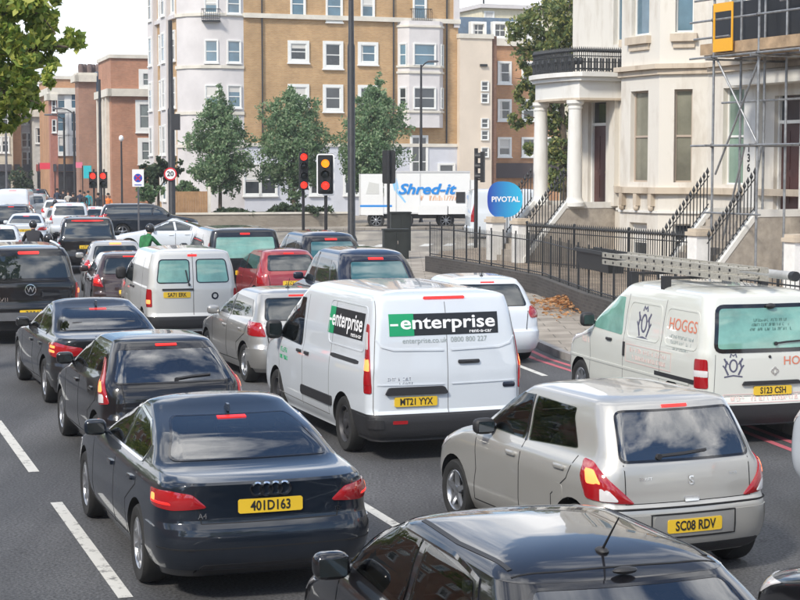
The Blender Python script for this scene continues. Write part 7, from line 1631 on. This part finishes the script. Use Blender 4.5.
tree('plane_tree', 'tall plane tree reaching sunlit leafy boughs in from the upper left', c0, bl, .085, LF2, 3, [((0, 0, 0), .34), ((.1, 0, 2.5), .27), (L0(-95, 60), .20), (L0(-60, -20), .12), (L0(-30, -120), .05)],
     [[(L0(-95, 60), .12), (L0(-40, 50), .07), (L0(20, 52), .045), (L0(55, 46), .025), (L0(82, 48), .008)], [(L0(-95, 60), .1), (L0(-30, 80), .06), (L0(15, 95), .03), (L0(40, 104), .008)], [(L0(-60, -20), .08), (L0(-10, 5), .05), (L0(40, 14), .02), (L0(56, 34), .008)], [(L0(-40, 50), .05), (L0(0, 20), .03), (L0(20, -10), .012)]])
# loose tree behind the porch
ZB = 72.0; bl = []
for (px, py, rpx, n) in [(520, 30, 16, 260), (545, 22, 22, 620), (575, 20, 24, 800), (560, 50, 24, 900), (530, 58, 18, 420), (590, 50, 18, 600), (585, 75, 16, 500), (555, 85, 22, 800), (525, 92, 14, 260), (520, 120, 12, 200), (555, 120, 16, 520), (560, 150, 16, 520), (530, 145, 9, 120), (560, 180, 14, 420), (600, 0, 20, 500), (560, -8, 22, 520), (540, 100, 12, 260)]:
    p = AT(px, py, ZB + rg.uniform(-1.2, 1.2)); r = rpx / FPX * ZB; bl.append(((p.x, p.y, p.z), (r, r, r), int(n * 1.9)))
base = AT(566, 200, ZB); c0 = (base.x, ZB, 0); bl = [((x - c0[0], y - c0[1], z), r, n) for (x, y, z), r, n in bl]; L0 = lambda px, py, dy=0: tuple(AT(px, py, ZB + dy) - Vector(c0))
tree('garden_tree', 'loose olive-green tree with bare grey twigs rising behind the columned porch', c0, bl, .115, LF3, 8, [((0, 0, .3), .22), (L0(564, 150), .17), (L0(560, 90), .12), (L0(566, 30), .06), (L0(572, -15), .02)],
     [[(L0(562, 130), .08), (L0(540, 90), .05), (L0(522, 55), .03), (L0(505, 40), .012)], [(L0(560, 90), .07), (L0(582, 50), .04), (L0(600, 8), .015)], [(L0(566, 60), .05), (L0(545, 20), .03), (L0(538, 0), .012)], [(L0(560, 100), .05), (L0(530, 80), .03), (L0(515, 78), .01)], [(L0(563, 140), .05), (L0(535, 118), .03), (L0(518, 112), .01)]])
# hedging between the red-brick block and the mansion block
def shrub(label, px, top, bot, wpx, Z, seed, n, mat, name='shrub'):
    a, b = AT(px, top, Z), AT(px, bot, Z); h = a.z - b.z; w2 = wpx / FPX * Z / 2; rg2 = random.Random(seed); bl = []
    for i in range(7): bl.append(((rg2.uniform(-.6, .6) * w2, rg2.uniform(-.5, .5) * w2, b.z + h * rg2.uniform(.25, .75)), (w2 * .45, w2 * .45, h * .28), n // 7))
    tree(name, label, (a.x, Z, 0), bl, .14, mat, seed, [((0, 0, .0), .10), ((0, 0, b.z + h * .6), .05)], [[((0, 0, b.z), .05), ((w2 * .4, 0, b.z + h * .5), .02)], [((0, 0, b.z), .05), ((-w2 * .4, 0, b.z + h * .5), .02)]], 'shrub')
shrub('dark bushy shrub behind the white board with the blue disc', 158, 156, 192, 46, 100, 21, 2600, LF4); shrub('low mid-green shrub at the foot of the timber hoarding', 182, 180, 198, 34, 97, 22, 1700, LF1); shrub('pale green shrub just right of the white board with the blue disc', 150, 182, 206, 26, 90, 23, 1300, LF1)
shrub('low dark hedge along the wall behind the middle young tree', 296, 206, 216, 70, 94.8, 24, 1800, LF4); shrub('low dark hedge below the leftmost young tree', 235, 209, 217, 50, 93.8, 25, 1300, LF4); shrub('dark shrub at the back of the far left pavement', 15, 168, 196, 40, 150, 26, 1500, LF4)

# ------------------------------------------------------------------ unseen near side of the street, added for reflections in the cars' glass and paint
def big_tree():
    rg = random.Random(5); bl = []
    for i in range(22):
        an, r = rg.uniform(0, 6.283), rg.uniform(.6, 3.6); bl.append(((r * math.cos(an), r * math.sin(an), rg.uniform(5.2, 11.5)), (1.7, 1.7, 1.2), 330))
    return tree('plane_tree', 'broad plane tree on the near left pavement, outside the picture', (-15.5, 6, 0), bl, .17, LF2, 31, [((0, 0, 0), .38), ((.1, 0, 3), .30), ((0, .1, 6), .2), ((.1, 0, 10), .05)], [[((.1, 0, 4), .16), ((1.6, .8, 7), .08), ((2.8, 1.2, 9), .02)], [((.1, 0, 4.5), .15), ((-1.8, -.4, 7.5), .07), ((-3, -1, 9), .02)], [((0, 0, 5), .12), ((.2, -1.8, 8), .05), ((.4, -2.6, 10), .02)]], 'tree')
bt = big_tree()
for k, (x, y) in enumerate([(-27, 33), (-36, 62), (-12, -10), (12, -14), (-50, 96), (-60, 122)]):
    copy_tree(bt, (x, y, 0), 1.3 * k + .7, ['second plane tree along the near left pavement, outside the picture', 'plane tree level with the pickup on the left pavement, outside the picture', 'plane tree behind the viewer on the left', 'plane tree behind the viewer on the right', 'plane tree far along the left pavement, outside the picture', 'farthest plane tree along the left pavement, outside the picture'][k])
lt = thing('terraced_building', 'long brick terrace lining the near left pavement, outside the picture', 'building', (-21, -12, 0), R(18))
m = MB(); m.box(-9, 0, 0, 185, 0, 11); m.build('wall', RBK, lt, smooth=0)
for k in range(30):
    for v in (1.2, 4.6, 8.0): window(lt, (0, 0, 0), (0, 1, 0), (1, 0, 0), 2 + k * 4.9, 3.3 + k * 4.9, v, v + 1.9, sur=.15, pane=k % 2)

eb = thing('terraced_building', 'added brick block behind the viewer, darkening reflections, outside the picture', 'building', (70, -62, 0), math.pi)  # unseen block, added so the cars' rear faces reflect dark brick
m = MB(); m.box(0, 140, 0, 9, 0, 13); m.build('wall', OB, eb, smooth=0)
for k in range(22):
    for v in (1.2, 4.8, 8.6): window(eb, (0, 0, 0), LX, LN, 2 + k * 6.2, 3.5 + k * 6.2, v, v + 2, sur=.15, pane=k % 2)

# ------------------------------------------------------------------ the air of the street
hm = bpy.data.materials.new('haze_air'); hm.use_nodes = True; hn = hm.node_tree; hn.nodes.remove(hn.nodes['Principled BSDF']); pv_ = hn.nodes.new('ShaderNodeVolumePrincipled')
pv_.inputs['Color'].default_value = (.93, .95, 1, 1); pv_.inputs['Density'].default_value = HAZE; pv_.inputs['Anisotropy'].default_value = .2; hn.links.new(pv_.outputs[0], hn.nodes['Material Output'].inputs['Volume'])
m = MB(); m.box(-310, 310, -90, 710, -1.2, 24); hz_ = m.build('haze', hm, smooth=0); hz_['kind'] = 'stuff'
